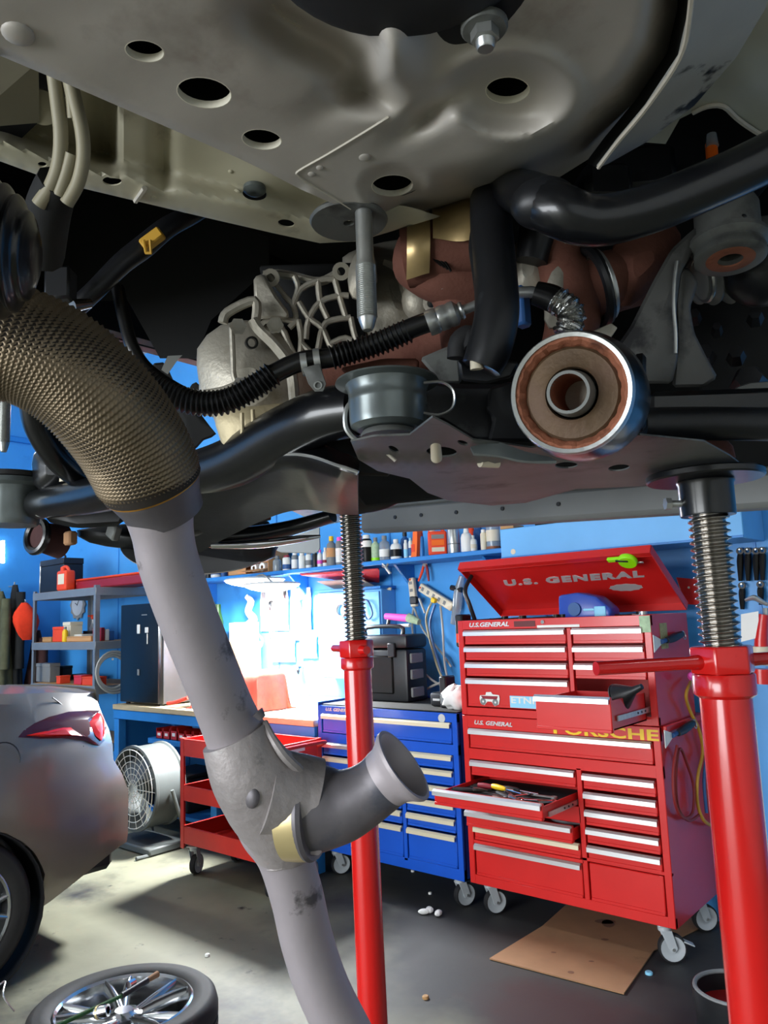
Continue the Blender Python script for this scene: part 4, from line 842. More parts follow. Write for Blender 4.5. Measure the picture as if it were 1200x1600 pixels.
POS = [(-2.13, 3.33, .8, -.3), (-2.24, 3.40, .75, 0), (-2.33, 3.34, .72, .4), (-2.16, 3.26, .72, .2), (-2.02, 3.25, .72, -.2), (-1.96, 3.33, .72, .3), (-2.0, 3.42, .72, .05), (-1.92, 3.27, .72, .9), (-2.2, 3.21, .72, .1), (-2.06, 3.36, .74, 1.1), (-2.1, 3.41, .74, -.1), (-2.28, 3.44, .72, .2), (-1.98, 3.2, .72, .08), (-2.08, 3.29, .745, -.6)]
for (nm, m, lb), (x, y, z, a) in zip(TOOL, POS):
    z = .672+(z-.72)*.3+.001; t = thing(nm, lb, nm, (x, y, z), a)
    if nm == 'screwdriver': B().lathe([(0, 0), (.012, .003), (.014, .03), (.012, .08), (.007, .1), (0, .1)], (-.1, 0, .015), (1, 0, 0), 10).done('handle', m, t); B().cyl((0, 0, .015), (.11, 0, .012), .0035, seg=8).done('blade', 'chrome', t)
    elif nm == 'wrench': B().box((0, 0, .006), (.15, .016, .008), None, .002).done('shaft', m, t); B().lathe([(.008, -.005), (.016, -.005), (.016, .005), (.008, .005)], (.08, 0, .006), seg=14, closed=True).done('ring_end', m, t); B().lathe([(.008, -.005), (.018, -.005), (.018, .005), (.008, .005)], (-.08, 0, .006), seg=14, closed=True, arc=.75, start=.8).done('open_end', m, t)
    else:
        for s in (-1, 1): B().tube([V((.01, s*.004, .01)), V((-.03, s*.016, .01)), V((-.11, s*.022, .01))], [.007, .009, .008], 8, 3).done('handle', m, t)
        B().tube([V((.0, 0, .01)), V((.03, 0, .011)), V((.075, 0, .01))], [.015, .013, .004], 8, 2).done('jaw', 'screw_steel', t)
c = V((-1.93, CY+.09, .535)); rows = [[V((c.x+.09*math.cos(a)*math.sin(j/6*PI)*(1+.1*math.sin(5*a+j)), c.y-.02+.06*math.sin(a)*math.sin(j/6*PI), .52+.055*(1-math.cos(j/6*PI))*(.8+.2*math.sin(3*a+2*j))*.5)) for a in [2*PI*k/20 for k in range(20)]] for j in range(7)]
tag(B().grid(rows, True).done('plastic_bag', 'clear_plastic', sharp=80), 'clear plastic bag sticking up from a slightly open drawer', 'bag')
# putty knives on the side of the chest and cabinet
for k, (yv, z, lb) in enumerate(((CY+.07, 1.405, 'white bladed scraper on the side of the red top chest'), (CY+.05, .985, 'white bladed scraper on the side of the red rolling cabinet'))):
    X = CX1+.004 if k == 0 else CX1+.026; t = thing('scraper', lb, 'scraper', (X, yv, z))
    B().prism([V((0, -.07, -.045)), V((0, -.07, .035)), V((0, .015, .012)), V((0, .015, -.014))], (.004, 0, 0), .001).done('blade', 'white_plastic', t)
    B().cyl((.008, .01, 0), (.008, .06, .004), .011, seg=10).done('collar', 'cable_blue', t); B().tube([V((.014, .06, .004)), V((.016, .14, .012)), V((.016, .25, .025))], [.014, .02, .016], 10, 3).done('handle', 'black_plastic', t)
    B().torus((.02, .27, .02), (1, 0, .2), .02, .003, 14, 5).done('loop', 'zinc', t)
X = CX1+.03
o = B().tube([atx(u, v, X+.01*(k % 2)) for k, (u, v) in enumerate(((1082, 1060), (1072, 1085), (1078, 1110), (1092, 1140), (1098, 1175), (1090, 1215), (1090, 1255), (1100, 1282), (1118, 1290), (1128, 1270), (1122, 1220), (1112, 1160), (1102, 1110), (1098, 1080)))], .008, 8, 6).done('air_hose', 'yellow_hose'); tag(o, 'yellow air hose hanging at the side of the red cabinet', 'hose', recenter=False)
def coil(cu, cv, a, h, n, ph): return [atx(cu+a*math.sin(2*PI*k/n+ph)*(.55+.45*((math.cos(2*PI*k/n+ph)+1)/2)**.5), cv-h*math.cos(2*PI*k/n+ph)*-1, X+.004*(k % 3)) for k in range(n+1)]
o = B().tube([atx(u, v, X) for u, v in ((1058, 1165), (1052, 1205), (1054, 1250), (1066, 1277), (1082, 1270), (1084, 1230), (1074, 1195), (1062, 1170), (1056, 1215), (1060, 1262), (1076, 1282), (1094, 1272))], .007, 8, 6).done('air_hose', 'red_hose'); tag(o, 'dark red hose coiled on the side of the red cabinet', 'hose', recenter=False)
o = B().tube([atx(u, v, X+.02) for u, v in ((1104, 1180), (1100, 1220), (1104, 1270))], .008, 8, 5).done('cable', 'cable_blue'); tag(o, 'dark blue cable hanging beside the yellow hose', 'cable', recenter=False)
c = atx(1081, 1057, X+.03); t = thing('pink_coupler', 'bright pink hose coupler at the end of the yellow hose', 'coupler', c); B().lathe([(0, -.02), (.016, -.02), (.02, -.008), (.016, 0), (.02, .012), (.012, .03), (0, .03)], c, (.3, -1, .3), 14).done('knob', 'pink', t, world=True); B().tube([c, c+V((0, 0, -.05)), c+V((.004, 0, -.08))], .005, 8, 2).done('chain', 'zinc', t, world=True)
# wrenches on the right of the wall, tag and red clamp
for u, v0, v1, lb in ((1156, 858, 908, 'black wrench hanging leftmost in the upper row'), (1168, 858, 908, 'black wrench hanging second in the upper row'), (1181, 858, 907, 'black wrench hanging third in the upper row'), (1191, 857, 907, 'black wrench hanging fourth in the upper row'), (1159, 912, 952, 'black wrench in the lower row near the stand screw'), (1188, 910, 945, 'black wrench at the right of the lower row')):
    p = aty(u, v0, 4.12); q = aty(u+1, v1, 4.12); t = thing('ratchet_wrench', lb, 'wrench', q, group='black wrenches on the wall')
    B().lathe([(.009, -.006), (.018, -.006), (.018, .006), (.009, .006)], p+V((0, 0, -.01)), (0, 1, 0), 16, closed=True).done('ring_end', 'screw_dark', t, world=True); B().tube([p+V((0, 0, -.026)), p*.6+q*.4, q], [.014, .017, .010], 8, 2).done('handle', 'screw_dark', t, world=True); B().cyl(p+V((0, .028, -.002)), p+V((0, -.012, -.002)), .004, seg=6).done('peg', 'zinc', t, world=True)
a = aty(1158, 1003, 3.98); c = aty(1185, 955, 3.98)
tag(B().prism([V((a.x, 3.98, a.z)), V((c.x-.01, 3.98, a.z+.02)), V((c.x, 3.98, c.z)), V((a.x+.012, 3.98, c.z-.012))], (0, .002, 0)).done('hang_tag', 'paper'), 'white paper tag hanging at the right of the stand screw', 'tag')
t = thing('spray_gun', 'red and grey spray gun hanging at the right wall edge', 'spray gun', aty(1190, 1085, 4.0))
B().tube([aty(1193, 960, 4.0), aty(1189, 1000, 4.0), aty(1190, 1030, 4.0)], [.022, .03, .034], 12, 2).done('body', 'red_paint', t, world=True); B().cyl(aty(1188, 1010, 4.0), aty(1189, 1024, 4.0), .045, seg=16).done('collar', 'cream_plastic', t, world=True); B().cyl(aty(1190, 1045, 4.0), aty(1191, 1068, 4.0), .042, seg=16).done('cup', 'red_paint', t, world=True)
B().tube([aty(1165, 938, 3.99), aty(1178, 934, 3.98), aty(1190, 940, 3.98), aty(1200, 945, 3.98)], [.008, .014, .012, .008], 8, 3).done('lever', 'zinc', t, world=True); B().tube([aty(1196, 950, 4.03), aty(1199, 1000, 4.03), aty(1198, 1040, 4.03)], .014, 8, 2).done('hook_rail', 'zinc', t, world=True)
t = thing('red_tool_holder', 'flat red tool holder on the wall behind the right stand screw', 'holder', aty(1078, 925, 4.08)); B().prism([aty(u, v, 4.08) for u, v in ((1056, 902), (1096, 906), (1098, 946), (1070, 944))], (0, .03, 0), .003).done('plate', 'red_paint', t, world=True); B().cyl(aty(1076, 918, 4.09), aty(1076, 918, 4.075), .006, seg=8).done('screw_head', 'zinc', t, world=True)
# ---- rack contents
def rackbox(name, label, cat, u0, v0, u1, v1, y, z, dpt, m, lidm=None, bev=.006):
    a = aty(u0, v0, y); c = aty(u1, v1, y); t = thing(name, label, cat, ((a.x+c.x)/2, y, z)); h = abs(c.z-a.z); hw = abs(c.x-a.x)/2
    B().box2((-hw, 0, 0), (hw, dpt, h*.82), bev).done('body', m, t); B().box2((-hw-.002, -.003, h*.82), (hw+.002, dpt+.003, h), bev*.7).done('lid', lidm or m, t); return t, hw, h
z1_ = 1.933
t, hw, h = rackbox('tool_case', 'black case with silver edge on the rack top', 'case', 62, 925, 100, 868, 3.6, z1_, .2, 'black_plastic')
B().box2((-hw-.02, 0, 0), (-hw, .2, h*.95), .006).done('side_trim', 'zinc', t); B().tube([V((-.08, .1, h)), V((-.07, .1, h+.04)), V((.06, .1, h+.04)), V((.07, .1, h))], .01, 8, 3).done('carry_handle', 'black_plastic', t)
x, h, r = ppx(103, 925, 886, 3.56, 30); bottle('fluid_jug', 'orange jug with pale label on the rack top', 'jug', (x, 3.56, z1_), r, h, 'orange_red', 'orange_red', [('cream_plastic', .25, .66)], 'jug')
t, hw, h = rackbox('tool_case', 'long flat red case on the rack top', 'case', 112, 924, 228, 893, 3.62, z1_, .3, 'maroon', 'orange_red', .012)
B().box2((-hw-.02, -.004, h*.3), (-hw+.1, .02, h*.9), .01).done('corner_grip', 'jam_red', t)
B_ITEMS = [(82, 1000, 100, 976, 'orange_red', 'small red box at the left of the rack middle shelf'), (98, 1003, 110, 972, 'cream_plastic', 'tall cream carton on the rack middle shelf'), (112, 990, 130, 978, 'orange_red', 'flat red box at the back of the rack middle shelf'), (112, 996, 128, 985, 'white_plastic', 'small white box on the rack middle shelf'), (104, 1002, 142, 993, 'cardboard_b', 'long tan box at the front of the rack middle shelf'), (130, 992, 148, 976, 'black_plastic', 'black box at the right of the rack middle shelf'), (66, 1000, 80, 992, 'wood', 'wooden block at the left edge of the rack shelf')]
for i, (u0, v0, u1, v1, m, lb) in enumerate(B_ITEMS): rackbox('parts_box', lb, 'box', u0, v0, u1, v1, (3.56, 3.56, 3.74, 3.6, 3.52, 3.74, 3.56)[i], 1.4585, (.12, .12, .12, .12, .035, .12, .12)[i], m, None, .003)
x, h, r = ppx(106, 1001, 978, 3.545, 9); bottle('bottle', 'yellow topped bottle on the rack middle shelf', 'bottle', (x, 3.52, 1.4585), r, h, 'yellow', 'grey_plastic', None, 'bottle')
x, h, r = ppx(137, 990, 948, 3.8, 12); bottle('spray_bottle', 'white spray bottle with orange head on the rack', 'spray bottle', (x, 3.86, 1.4585), r, h, 'white_plastic', 'orange_red', None, 'spray')
RS = [(158, 993, 164, 972, 'maroon', 'thin dark red carton at the rack right end'), (165, 992, 171, 974, 'white_plastic', 'thin white carton at the rack right end'), (172, 991, 179, 976, 'cable_blue', 'thin blue carton at the rack right end')]
for u0, v0, u1, v1, m, lb in RS:
    a = atx(u0, v0, RX1-.05); c = atx(u1, v1, RX1-.05); tag(B().box2((RX1-.2, a.y, 1.4585), (RX1-.05, c.y, 1.4585+abs(c.z-a.z)), .003).done('parts_carton', m), lb, 'box')
LOW = [(56, 1072, 78, 1044, 'grey_plastic', 'grey bin at the left of the rack lower shelf'), (80, 1068, 98, 1046, 'black_plastic', 'black bin on the rack lower shelf'), (88, 1062, 94, 1050, 'orange_red', 'narrow orange box in front of the black bin'), (112, 1050, 140, 1042, 'jacket_brown', 'brown bundle on the rack lower shelf'), (115, 1074, 127, 1060, 'red_paint', 'red box left of a pair on the rack lower shelf'), (128, 1074, 150, 1062, 'orange_red', 'red box right of a pair on the rack lower shelf'), (122, 1058, 148, 1052, 'white_plastic', 'flat white box above the red boxes')]
for i, (u0, v0, u1, v1, m, lb) in enumerate(LOW): rackbox('parts_box', lb, 'box', u0, v0, u1, v1, (3.6, 3.75, 3.53, 3.87, 3.54, 3.54, 3.68)[i], 1.0735, .1, m, None, .003)
t = thing('coiled_hose', 'grey coiled hose hung at the rack right end', 'hose', atx(180, 1060, RX1+.03)); b = B()
for k in range(3): b.torus(atx(176+2*k, 1050, RX1+.03), (1, 0, .1), .14+.02*k, .012, 26, 6)
b.done('coil', 'cable_grey', t, world=True); B().cyl(atx(176, 1030, RX1), atx(176, 1030, RX1+.05), .01, seg=8).done('hook', 'zinc', t, world=True)
c = aty(121, 945, 4.13); t = thing('saw_blade_clock', 'round saw-toothed clock on the blue wall behind the rack', 'clock', c)
b = B(); b.prism([c+V((math.cos(a)*(.14 if k % 2 else .165), 0, math.sin(a)*(.14 if k % 2 else .165))) for k, a in enumerate([2*PI*i/24 for i in range(24)])], (0, .012, 0)); b.done('rim', 'grey_plastic', t, world=True); B().cyl(c+V((0, -.004, 0)), c, .115, seg=28).done('face', 'caster_grey', t, world=True)
b = B(); b.box(c+V((.02, -.006, .02)), (.008, .002, .07), Matrix.Rotation(.6, 3, 'Y')); b.box(c+V((-.02, -.006, .01)), (.007, .002, .05), Matrix.Rotation(-1.2, 3, 'Y')); b.done('hands', 'black_plastic', t, world=True)
# ---- coats on the left wall
def coat(name, label, top, bot, wt, wb, m, sd):
    rows = []; n = 30
    for j in range(16):
        f = j/15; row = []
        for i in range(n):
            a = 2*PI*i/n; wd = (wt+(wb-wt)*min(1, f*1.4))*(.35 if j == 0 else (.8 if j == 1 else 1)); fold = 1+.16*math.sin(5*a+sd+f*2)*f
            row.append(V((top.x+.13+.1*math.cos(a)*fold*(.5+.5*f), top.y+(bot.y-top.y)*f+wd*math.sin(a)*fold, top.z+(bot.z-top.z)*f)))
        rows.append(row)
    t = thing(name, label, 'jacket', (top.x+.1, top.y, bot.z)); B().grid(rows, True).done('body', m, t, world=True, sharp=80)
    rows2 = []
    for j in range(10):
        f = j/9; cpt = V((top.x+.25, top.y+wt*.2, top.z-.08+(bot.z-top.z)*.62*f)); rows2.append([cpt+V((.05*math.cos(a), .045*math.sin(a)*(1+.1*math.sin(4*a+j)), 0)) for a in [2*PI*i/14 for i in range(14)]])
    B().grid(rows2, True).done('sleeve', m, t, world=True, sharp=80)
    B().tube([V((XL, top.y, top.z-.01)), V((top.x+.1, top.y, top.z-.01)), V((top.x+.12, top.y, top.z+.03))], .008, 6, 3).done('hook', 'zinc', t, world=True); return t
xw = XL+.01
coat('work_jacket', 'dark and olive jacket hanging at the left picture edge', atx(-8, 925, xw), atx(-8, 1100, xw), .06, .11, 'jacket_olive', 1.)
coat('work_jacket', 'black jacket hanging under the olive jacket', atx(15, 915, xw), atx(14, 1105, xw), .045, .06, 'jacket_dark', 2.)
coat('work_jacket', 'brown jacket hanging left of the grey rack', atx(50, 985, xw), atx(42, 1100, xw), .04, .09, 'jacket_brown', 3.)
tp = atx(35, 942, xw+.25); rows = []
for j in range(9):
    f = j/8; rows.append([V((xw+.3+.07*math.cos(a)*math.sin(f*PI*.85+.2)*(1+.12*math.sin(3*a)), tp.y+(.04*f)+.13*math.sin(a)*math.sin(f*PI*.8+.25)*(1+.1*math.sin(4*a+j)), tp.z-.38*f)) for a in [2*PI*i/18 for i in range(18)]])
t = thing('orange_vest', 'bright orange hooded vest hanging above the brown jacket', 'vest', (xw+.3, tp.y, tp.z-.38)); B().grid(rows, True).done('body', 'hood_orange', t, world=True, sharp=80); B().tube([V((XL, tp.y, tp.z)), V((xw+.3, tp.y, tp.z)), V((xw+.31, tp.y, tp.z+.03))], .008, 6, 2).done('hook', 'zinc', t, world=True)
a = atx(3, 845, xw); c = atx(3, 880, xw); t = thing('wall_tube_lamp', 'short white tube lamp on the left wall', 'lamp', (xw, a.y, c.z)); B().cyl(a+V((.03, 0, 0)), c+V((.03, 0, 0)), .016, seg=10).done('tube', 'tube_glow', t, world=True); B().box2((xw-.005, a.y-.02, c.z), (xw+.012, a.y+.02, a.z)).done('mount', 'white_plastic', t, world=True)
# ---- on the floor
cb = [(765, 1500), (975, 1555), (1040, 1468), (1000, 1450), (868, 1420)]
ps = [atz(u, v, 0) for u, v in cb]
t = thing('cardboard_sheet', 'flattened brown cardboard sheet on the floor under the red cabinet', 'cardboard', (sum((p.x for p in ps))/5, sum((p.y for p in ps))/5, 0))
f0, f1 = atz(848, 1449, 0), atz(1022, 1487, 0)
B().prism([p+V((0, 0, .002)) for p in (ps[0], ps[1], f1, f0)], (0, 0, .006)).done('front_flap', 'cardboard', t, world=True); back = [f0, f1, ps[2]+V((.12, .35, 0)), ps[4]+V((.0, .3, 0))]
B().prism([p+V((0, 0, .003)) for p in back], (0, 0, .005)).done('rear_flap', 'cardboard', t, world=True)
for k, (u, v, a_, b_) in enumerate(((945, 1440, .05, .03), (950, 1443, .03, .05), (945, 1468, .018, .012), (892, 1519, .014, .012), (865, 1488, .012, .006), (924, 1502, .012, .007))):
    c = atz(u, v, .0088); B().prism([c+V((x, y, 0)) for x, y in ell(0, 0, a_, b_, 14, .5)], (0, 0, .0003)).done('printed_mark', 'print_dark', t, world=True)
c = atz(676, 1428, 0); b = B(); random.seed(3)
for k in range(4): b.ball(c+V((random.uniform(-.04, .04), random.uniform(-.03, .03), .014)), (random.uniform(.02, .035), random.uniform(.015, .025), .014), 8, Matrix.Rotation(random.random()*3, 3, 'Z'))
tag(b.done('paper_scrap', 'paper', sharp=20), 'crumpled white paper scrap on the dark floor', 'paper')
for u, v, r, m, lb in ((1014, 1522, .016, 'sky_sticker', 'pale blue bottle cap on the floor right of the cardboard'), (672, 1397, .01, 'paper', 'small white pellet on the floor under the blue cabinet'), (645, 1362, .012, 'paper', 'small white bit on the floor behind the red stand'), (324, 1494, .012, 'paper', 'small white chip on the floor above the lying wheel'), (665, 1560, .014, 'wood', 'tan chip on the floor beside the red stand')):
    c = atz(u, v, 0); tag(B().lathe([(0, 0), (r, 0), (r, .008), (r*.8, .011), (0, .011)], c, (0, 0, 1), 12).done('floor_bit', m), lb, 'debris')
# bucket right
c = at(1152, 1570, 2.75); t = thing('drain_bucket', 'black bucket with grey rim beside the right stand', 'bucket', (c.x, c.y, 0)); R_ = .15
B().lathe([(0, 0), (R_*.86, 0), (R_*.9, .01), (R_, .2), (R_-.006, .2), (R_*.86, .015), (0, .012)], seg=32).done('shell', 'black_plastic', t); B().torus((0, 0, .2), (0, 0, 1), R_-.012, .008, 36, 8).done('rim', 'grey_plastic', t); B().lathe([(0, .13), (R_*.93, .13), (R_*.93, .134), (0, .134)], seg=28).done('oil', 'jam_red', t)
# ================================================================ parked car, loose wheel
def wheel_parts(t, c, ax, R, wd, rr, nsp, up=(0, 0, 1), phase=0., parent=None):
    """tyre and alloy rim; ax points out of the visible face"""
    c = V(c); ax = V(ax).normalized(); p = parent or t; x, y, n = frame(ax, up); h = wd/2
    prof = [(rr*1.0, -h*.86), (rr*1.05, -h*.95), (R*.9, -h), (R*.975, -h*.86), (R, -h*.6), (R, -h*.36), (R-.007, -h*.35), (R-.007, -h*.28), (R, -h*.27), (R, -.005), (R-.007, -.004), (R-.007, .004), (R, .005), (R, h*.27), (R-.007, h*.28), (R-.007, h*.35), (R, h*.36), (R, h*.6), (R*.975, h*.86), (R*.93, h*.98), (R*.9, h), (R*.87, h*.985), (R*.84, h), (rr*1.05, h*.95), (rr*1.0, h*.86)]
    B().lathe(prof, c, ax, 64, closed=True, up=up).done('tire', 'tire', p, world=True)
    b = B(); b.lathe([(rr*1.0, h*.8), (rr*1.02, h*.9), (rr*.99, h*.93), (rr*.95, h*.86), (rr*.92, h*.5), (rr*.88, -h*.2), (rr*.86, -h*.9), (rr, -h*.9), (rr*.98, 0)], c, ax, 56, closed=True, up=up)
    rim = b.done('rim', 'rim', p, world=True)
    for k in range(nsp):
        for s in (-1, 1):
            a0 = 2*PI*k/nsp+s*.09+phase; a1 = 2*PI*k/nsp+s*.2+phase
            d0 = x*math.cos(a0)+y*math.sin(a0); d1 = x*math.cos(a1)+y*math.sin(a1); t0 = n.cross(d0); t1 = n.cross(d1)
            rows = []
            for f in (0, .35, .7, 1):
                d = (d0*(1-f)+d1*f).normalized(); tt = n.cross(d); r = rr*(.2+.77*f); w0 = rr*(.075-.02*f); zz = h*(.55+.25*math.sin(f*1.6))
                q = c+d*r+n*zz; rows.append([q-tt*w0-n*.03, q-tt*w0*.8+n*.004, q+n*.011, q+tt*w0*.8+n*.004, q+tt*w0-n*.03])
            B().grid(rows, True).done('spoke', 'rim', rim, world=True, sharp=60)
    B().lathe([(0, h*.72), (rr*.13, h*.72), (rr*.16, h*.66), (rr*.27, h*.6), (rr*.28, h*.2), (0, h*.2)], c, ax, 30, up=up).done('hub', 'rim', rim, world=True)
    for k in range(5):
        a = 2*PI*k/5+.3; d = x*math.cos(a)+y*math.sin(a); B().cyl(c+d*rr*.21+n*h*.5, c+d*rr*.21+n*(h*.63), .011, seg=10).done('lug_hole', 'screw_dark', rim, world=True)
    B().lathe([(rr*.3, -h*.15), (rr*.72, -h*.15), (rr*.72, -h*.05), (rr*.3, -h*.05)], c, ax, 36, closed=True, up=up).done('brake_disc', 'screw_dark', rim, world=True)
    return rim
# ---- silver sedan, rear end towards the wall
KX, KW, KY, SY = -4.6, .9, 1.57, -.14          # centre line, half width, rear axle, shift along the bay
t = car = thing('sedan', 'silver grey sedan parked at the left, rear end visible', 'car', (KX, .2, 0))
def hwid(y): return KW if y < 1.6 else KW-.235*((y-1.6)/.82)**2.1
def shape(y, z):   # half width factor over height
    if z < .45: return .93+.07*smooth(.2, .45, z)
    if z < .8: return 1.0+.004*math.sin((z-.45)/.35*PI)
    if z < .86: return 1.0-.012*smooth(.8, .86, z)
    return .988-.14*smooth(.84, 1.22, z)**1.3
def rear(y, z):    # extra length of the bumper, cut back above
    k = smooth(1.75, 2.4, y); e = .085*smooth(.85, .72, z)-.06*smooth(.45, .22, z)-.05*smooth(.95, 1.2, z); return e*k
def side(y, z, off=0.):
    return V((KX+(hwid(y)+off)*shape(y, z), y+SY+rear(y, z)+off*.4*smooth(1.9, 2.4, y), z))
def ztop(y): return 1.205+.03*smooth(2.4, 2.1, y)+.05*smooth(2.2, 1.3, y)
def zbot(y):
    z = .25+.17*smooth(1.85, 2.4, y)
    for ky in (KY, KY-2.7):
        d = abs(y-ky)
        if d < .385: z = max(z, .33+math.sqrt(.385**2-d*d))
    return z
ys = [2.42, 2.4, 2.36, 2.3, 2.2, 2.1, 2.0, 1.93, 1.89, 1.885]+[KY+.385*math.cos(PI*k/12) for k in range(13)]+[1.1, .9, .4, -.2, -.8, -.815]+[KY-2.7+.385*math.cos(PI*k/10) for k in range(11)]+[-1.6, -1.8, -2.0]
ys = sorted(set(round(y, 4) for y in ys), reverse=True)
for sgn in (1, -1):
    rows = []
    for y in ys:
        z0 = zbot(y); z1 = ztop(y) if y > 1.2 else 1.18; zz = [z0+(z1-z0)*f for f in (0, .05, .12, .22, .34, .46, .56, .66, .76, .86, .94)]
        r = [side(y, z) for z in zz]; e = r[-1]; hw_ = e.x-KX
        r += [V((KX+hw_*.93, e.y, z1+.008)), V((KX+hw_*.6, e.y, z1+.022)), V((KX, e.y, z1+.028))]
        r.insert(0, r[0]+V((-.05, 0, .01))); rows.append([V((KX+sgn*(p.x-KX), p.y, p.z)) for p in r])
    b = B().grid(rows); b.solid(-.004 if sgn > 0 else .004); b.done('body_side', 'car_silver', t, world=True, sharp=35)
# rear skin closing the tail
rows = []
for z in (.42, .5, .6, .72, .78, .86, .95, 1.05, 1.15, 1.2, 1.23):
    e = side(2.42, min(z, 1.205)); hw_ = e.x-KX; rows.append([V((KX+hw_*f, e.y+.1*(1-abs(f)**2.2), z)) for f in [-1, -.9, -.7, -.4, 0, .4, .7, .9, 1]])
B().grid(rows).done('rear_panel', 'car_silver', t, world=True, sharp=50)
# greenhouse
rows = []
for y, z, hw_, hb in ((1.42, 1.25, .66, .8), (.9, 1.42, .62, .82), (.5, 1.5, .6, .83), (-.2, 1.52, .6, .84), (-.7, 1.42, .61, .84), (-1.2, 1.2, .66, .84)):
    rows.append([V((KX+x, y+SY, zz)) for x, zz in ((-hb, 1.15), (-hw_-.04, z-.05), (-hw_+.05, z), (0, z+.015), (hw_-.05, z), (hw_+.04, z-.05), (hb, 1.15))])
B().grid(rows).done('greenhouse', 'glass_dark', t, world=True)
KY += SY; b = B(); b.box2((KX-.84, -1.95, .3), (KX+.84, 1.05, .34)); b.box2((KX-.84, KY-.45, .75), (KX+.84, KY+.45, .8)); b.box2((KX-.6, KY-.5, .28), (KX+.6, KY+.9, .5), .03); b.done('underbody', 'car_black', t, world=True)
# wheel arch liners
for ky in (KY, KY-2.7):
    B().lathe([(.372, 0), (.378, 0), (.378, .26), (.372, .26)], (KX+KW-.27, ky, .33), (1, 0, 0), 30, closed=True, up=(0, 0, 1)).done('arch_liner', 'car_black', t, world=True)
for ky in (KY, KY-2.7):
    wheel_parts(t, (KX+KW-.13, ky, .333), (1, 0, 0), .332, .22, .232, 5, parent=None)
# body joints: trunk and bumper lines
def on_car(u, v, off=.003):   # march along a pixel's ray until the body side is met
    d = 2.6
    while d < 5.6:
        p = at(u, v, d)
        yb = p.y-SY
        for _ in range(4): yb = p.y-SY-rear(yb, p.z)
        if p.y > .8 and yb < 2.42 and p.x <= KX+hwid(yb)*shape(yb, p.z): break
        d += .004
    return p+V((off, off*.4, 0))
def joint(pts, r=.0035): B().tube([on_car(u, v, .0) for u, v in pts], r, 6, 3).done('panel_gap', 'car_black', t, world=True)
joint([(82, 1090), (95, 1100), (108, 1113)]); joint([(130, 1165), (124, 1200), (100, 1255), (68, 1300)])
for n_, poly, m, off in (('tail_lamp', [(26, 1152), (35, 1141), (52, 1130), (75, 1120), (105, 1112), (135, 1110), (154, 1110), (161, 1118), (164, 1135), (162, 1156), (154, 1164), (146, 1163), (130, 1157), (95, 1153), (60, 1154)], 'tail_dark', .008),
                        ('lamp_band', [(38, 1149), (60, 1144), (95, 1136), (110, 1135), (125, 1150), (95, 1150), (60, 1151)], 'tail_red', .015), ('lamp_lens', [(135, 1128), (148, 1114), (154, 1114), (159, 1125), (160, 1145), (155, 1157), (146, 1150), (140, 1140)], 'tail_bright', .015)):
    cu_, cv_ = sum(p[0] for p in poly)/len(poly), sum(p[1] for p in poly)/len(poly); ring = [on_car(u, v, off) for u, v in poly]; mid = [on_car((u+cu_)/2, (v+cv_)/2, off+.008) for u, v in poly]
    b = B(); b.grid([[p-V((off+.012, 0, 0)) for p in ring], ring, mid], True); b._new([on_car(cu_, cv_, off+.009)]+mid, [(0, i+1, (i+1) % len(mid)+1) for i in range(len(mid))]); b.done(n_, m, t, world=True, sharp=60)
fc = on_car(2, 1190, .002); B().torus(fc, (1, .05, .03), .085, .003, 28, 5).done('fuel_door_gap', 'car_black', t, world=True)
# ---- wheel lying on the floor
WF = atz(215, 1515, .2); WC = V((WF.x, WF.y, 0))-V((CF.x-CR.x*.32, CF.y-CR.y*.32, 0)).normalized()*.32-V((CR.x, CR.y, 0))*.05; t = thing('loose_wheel', 'alloy wheel with black tire lying flat on the floor', 'wheel', WC)
wheel_parts(t, WC+V((0, 0, .112)), (0, 0, 1), .335, .222, .24, 5, phase=.5)
t = thing('breaker_bar', 'green bar with brown handle lying across the loose wheel', 'bar', WC+V((0, 0, .225)))
p0, p1, p2 = atz(95, 1600, .245), atz(190, 1556, .25), atz(246, 1522, .25)
B().tube([p0-(p1-p0)*.6, p0, p1], .0075, 8).done('green_sleeve', 'green_dark', t, world=True); B().tube([p1, p1*.3+p2*.7], [.011, .012], 10).done('grip', 'black_plastic', t, world=True); B().cyl(p1*.3+p2*.7, p2, .009, .012, 10).done('handle_end', 'cardboard', t, world=True); B().lathe([(.0, -.014), (.014, -.014), (.014, .014), (0, .014)], atz(205, 1537, .262), p2-p1, 12).done('collar', 'chrome', t, world=True)
q = atz(150, 1578, .25); t = thing('socket', 'polished socket lying on the loose wheel', 'socket', q); B().lathe([(.01, 0), (.02, 0), (.022, .02), (.02, .045), (.012, .045), (.01, .02)], q+V((0, 0, -.01)), (.7, .5, .2), 18, closed=True).done('body', 'chrome', t, world=True); B().lathe([(.0205, .005), (.0225, .005), (.0225, .012), (.0205, .012)], q+V((0, 0, -.01)), (.7, .5, .2), 18, closed=True).done('band', 'brass', t, world=True)
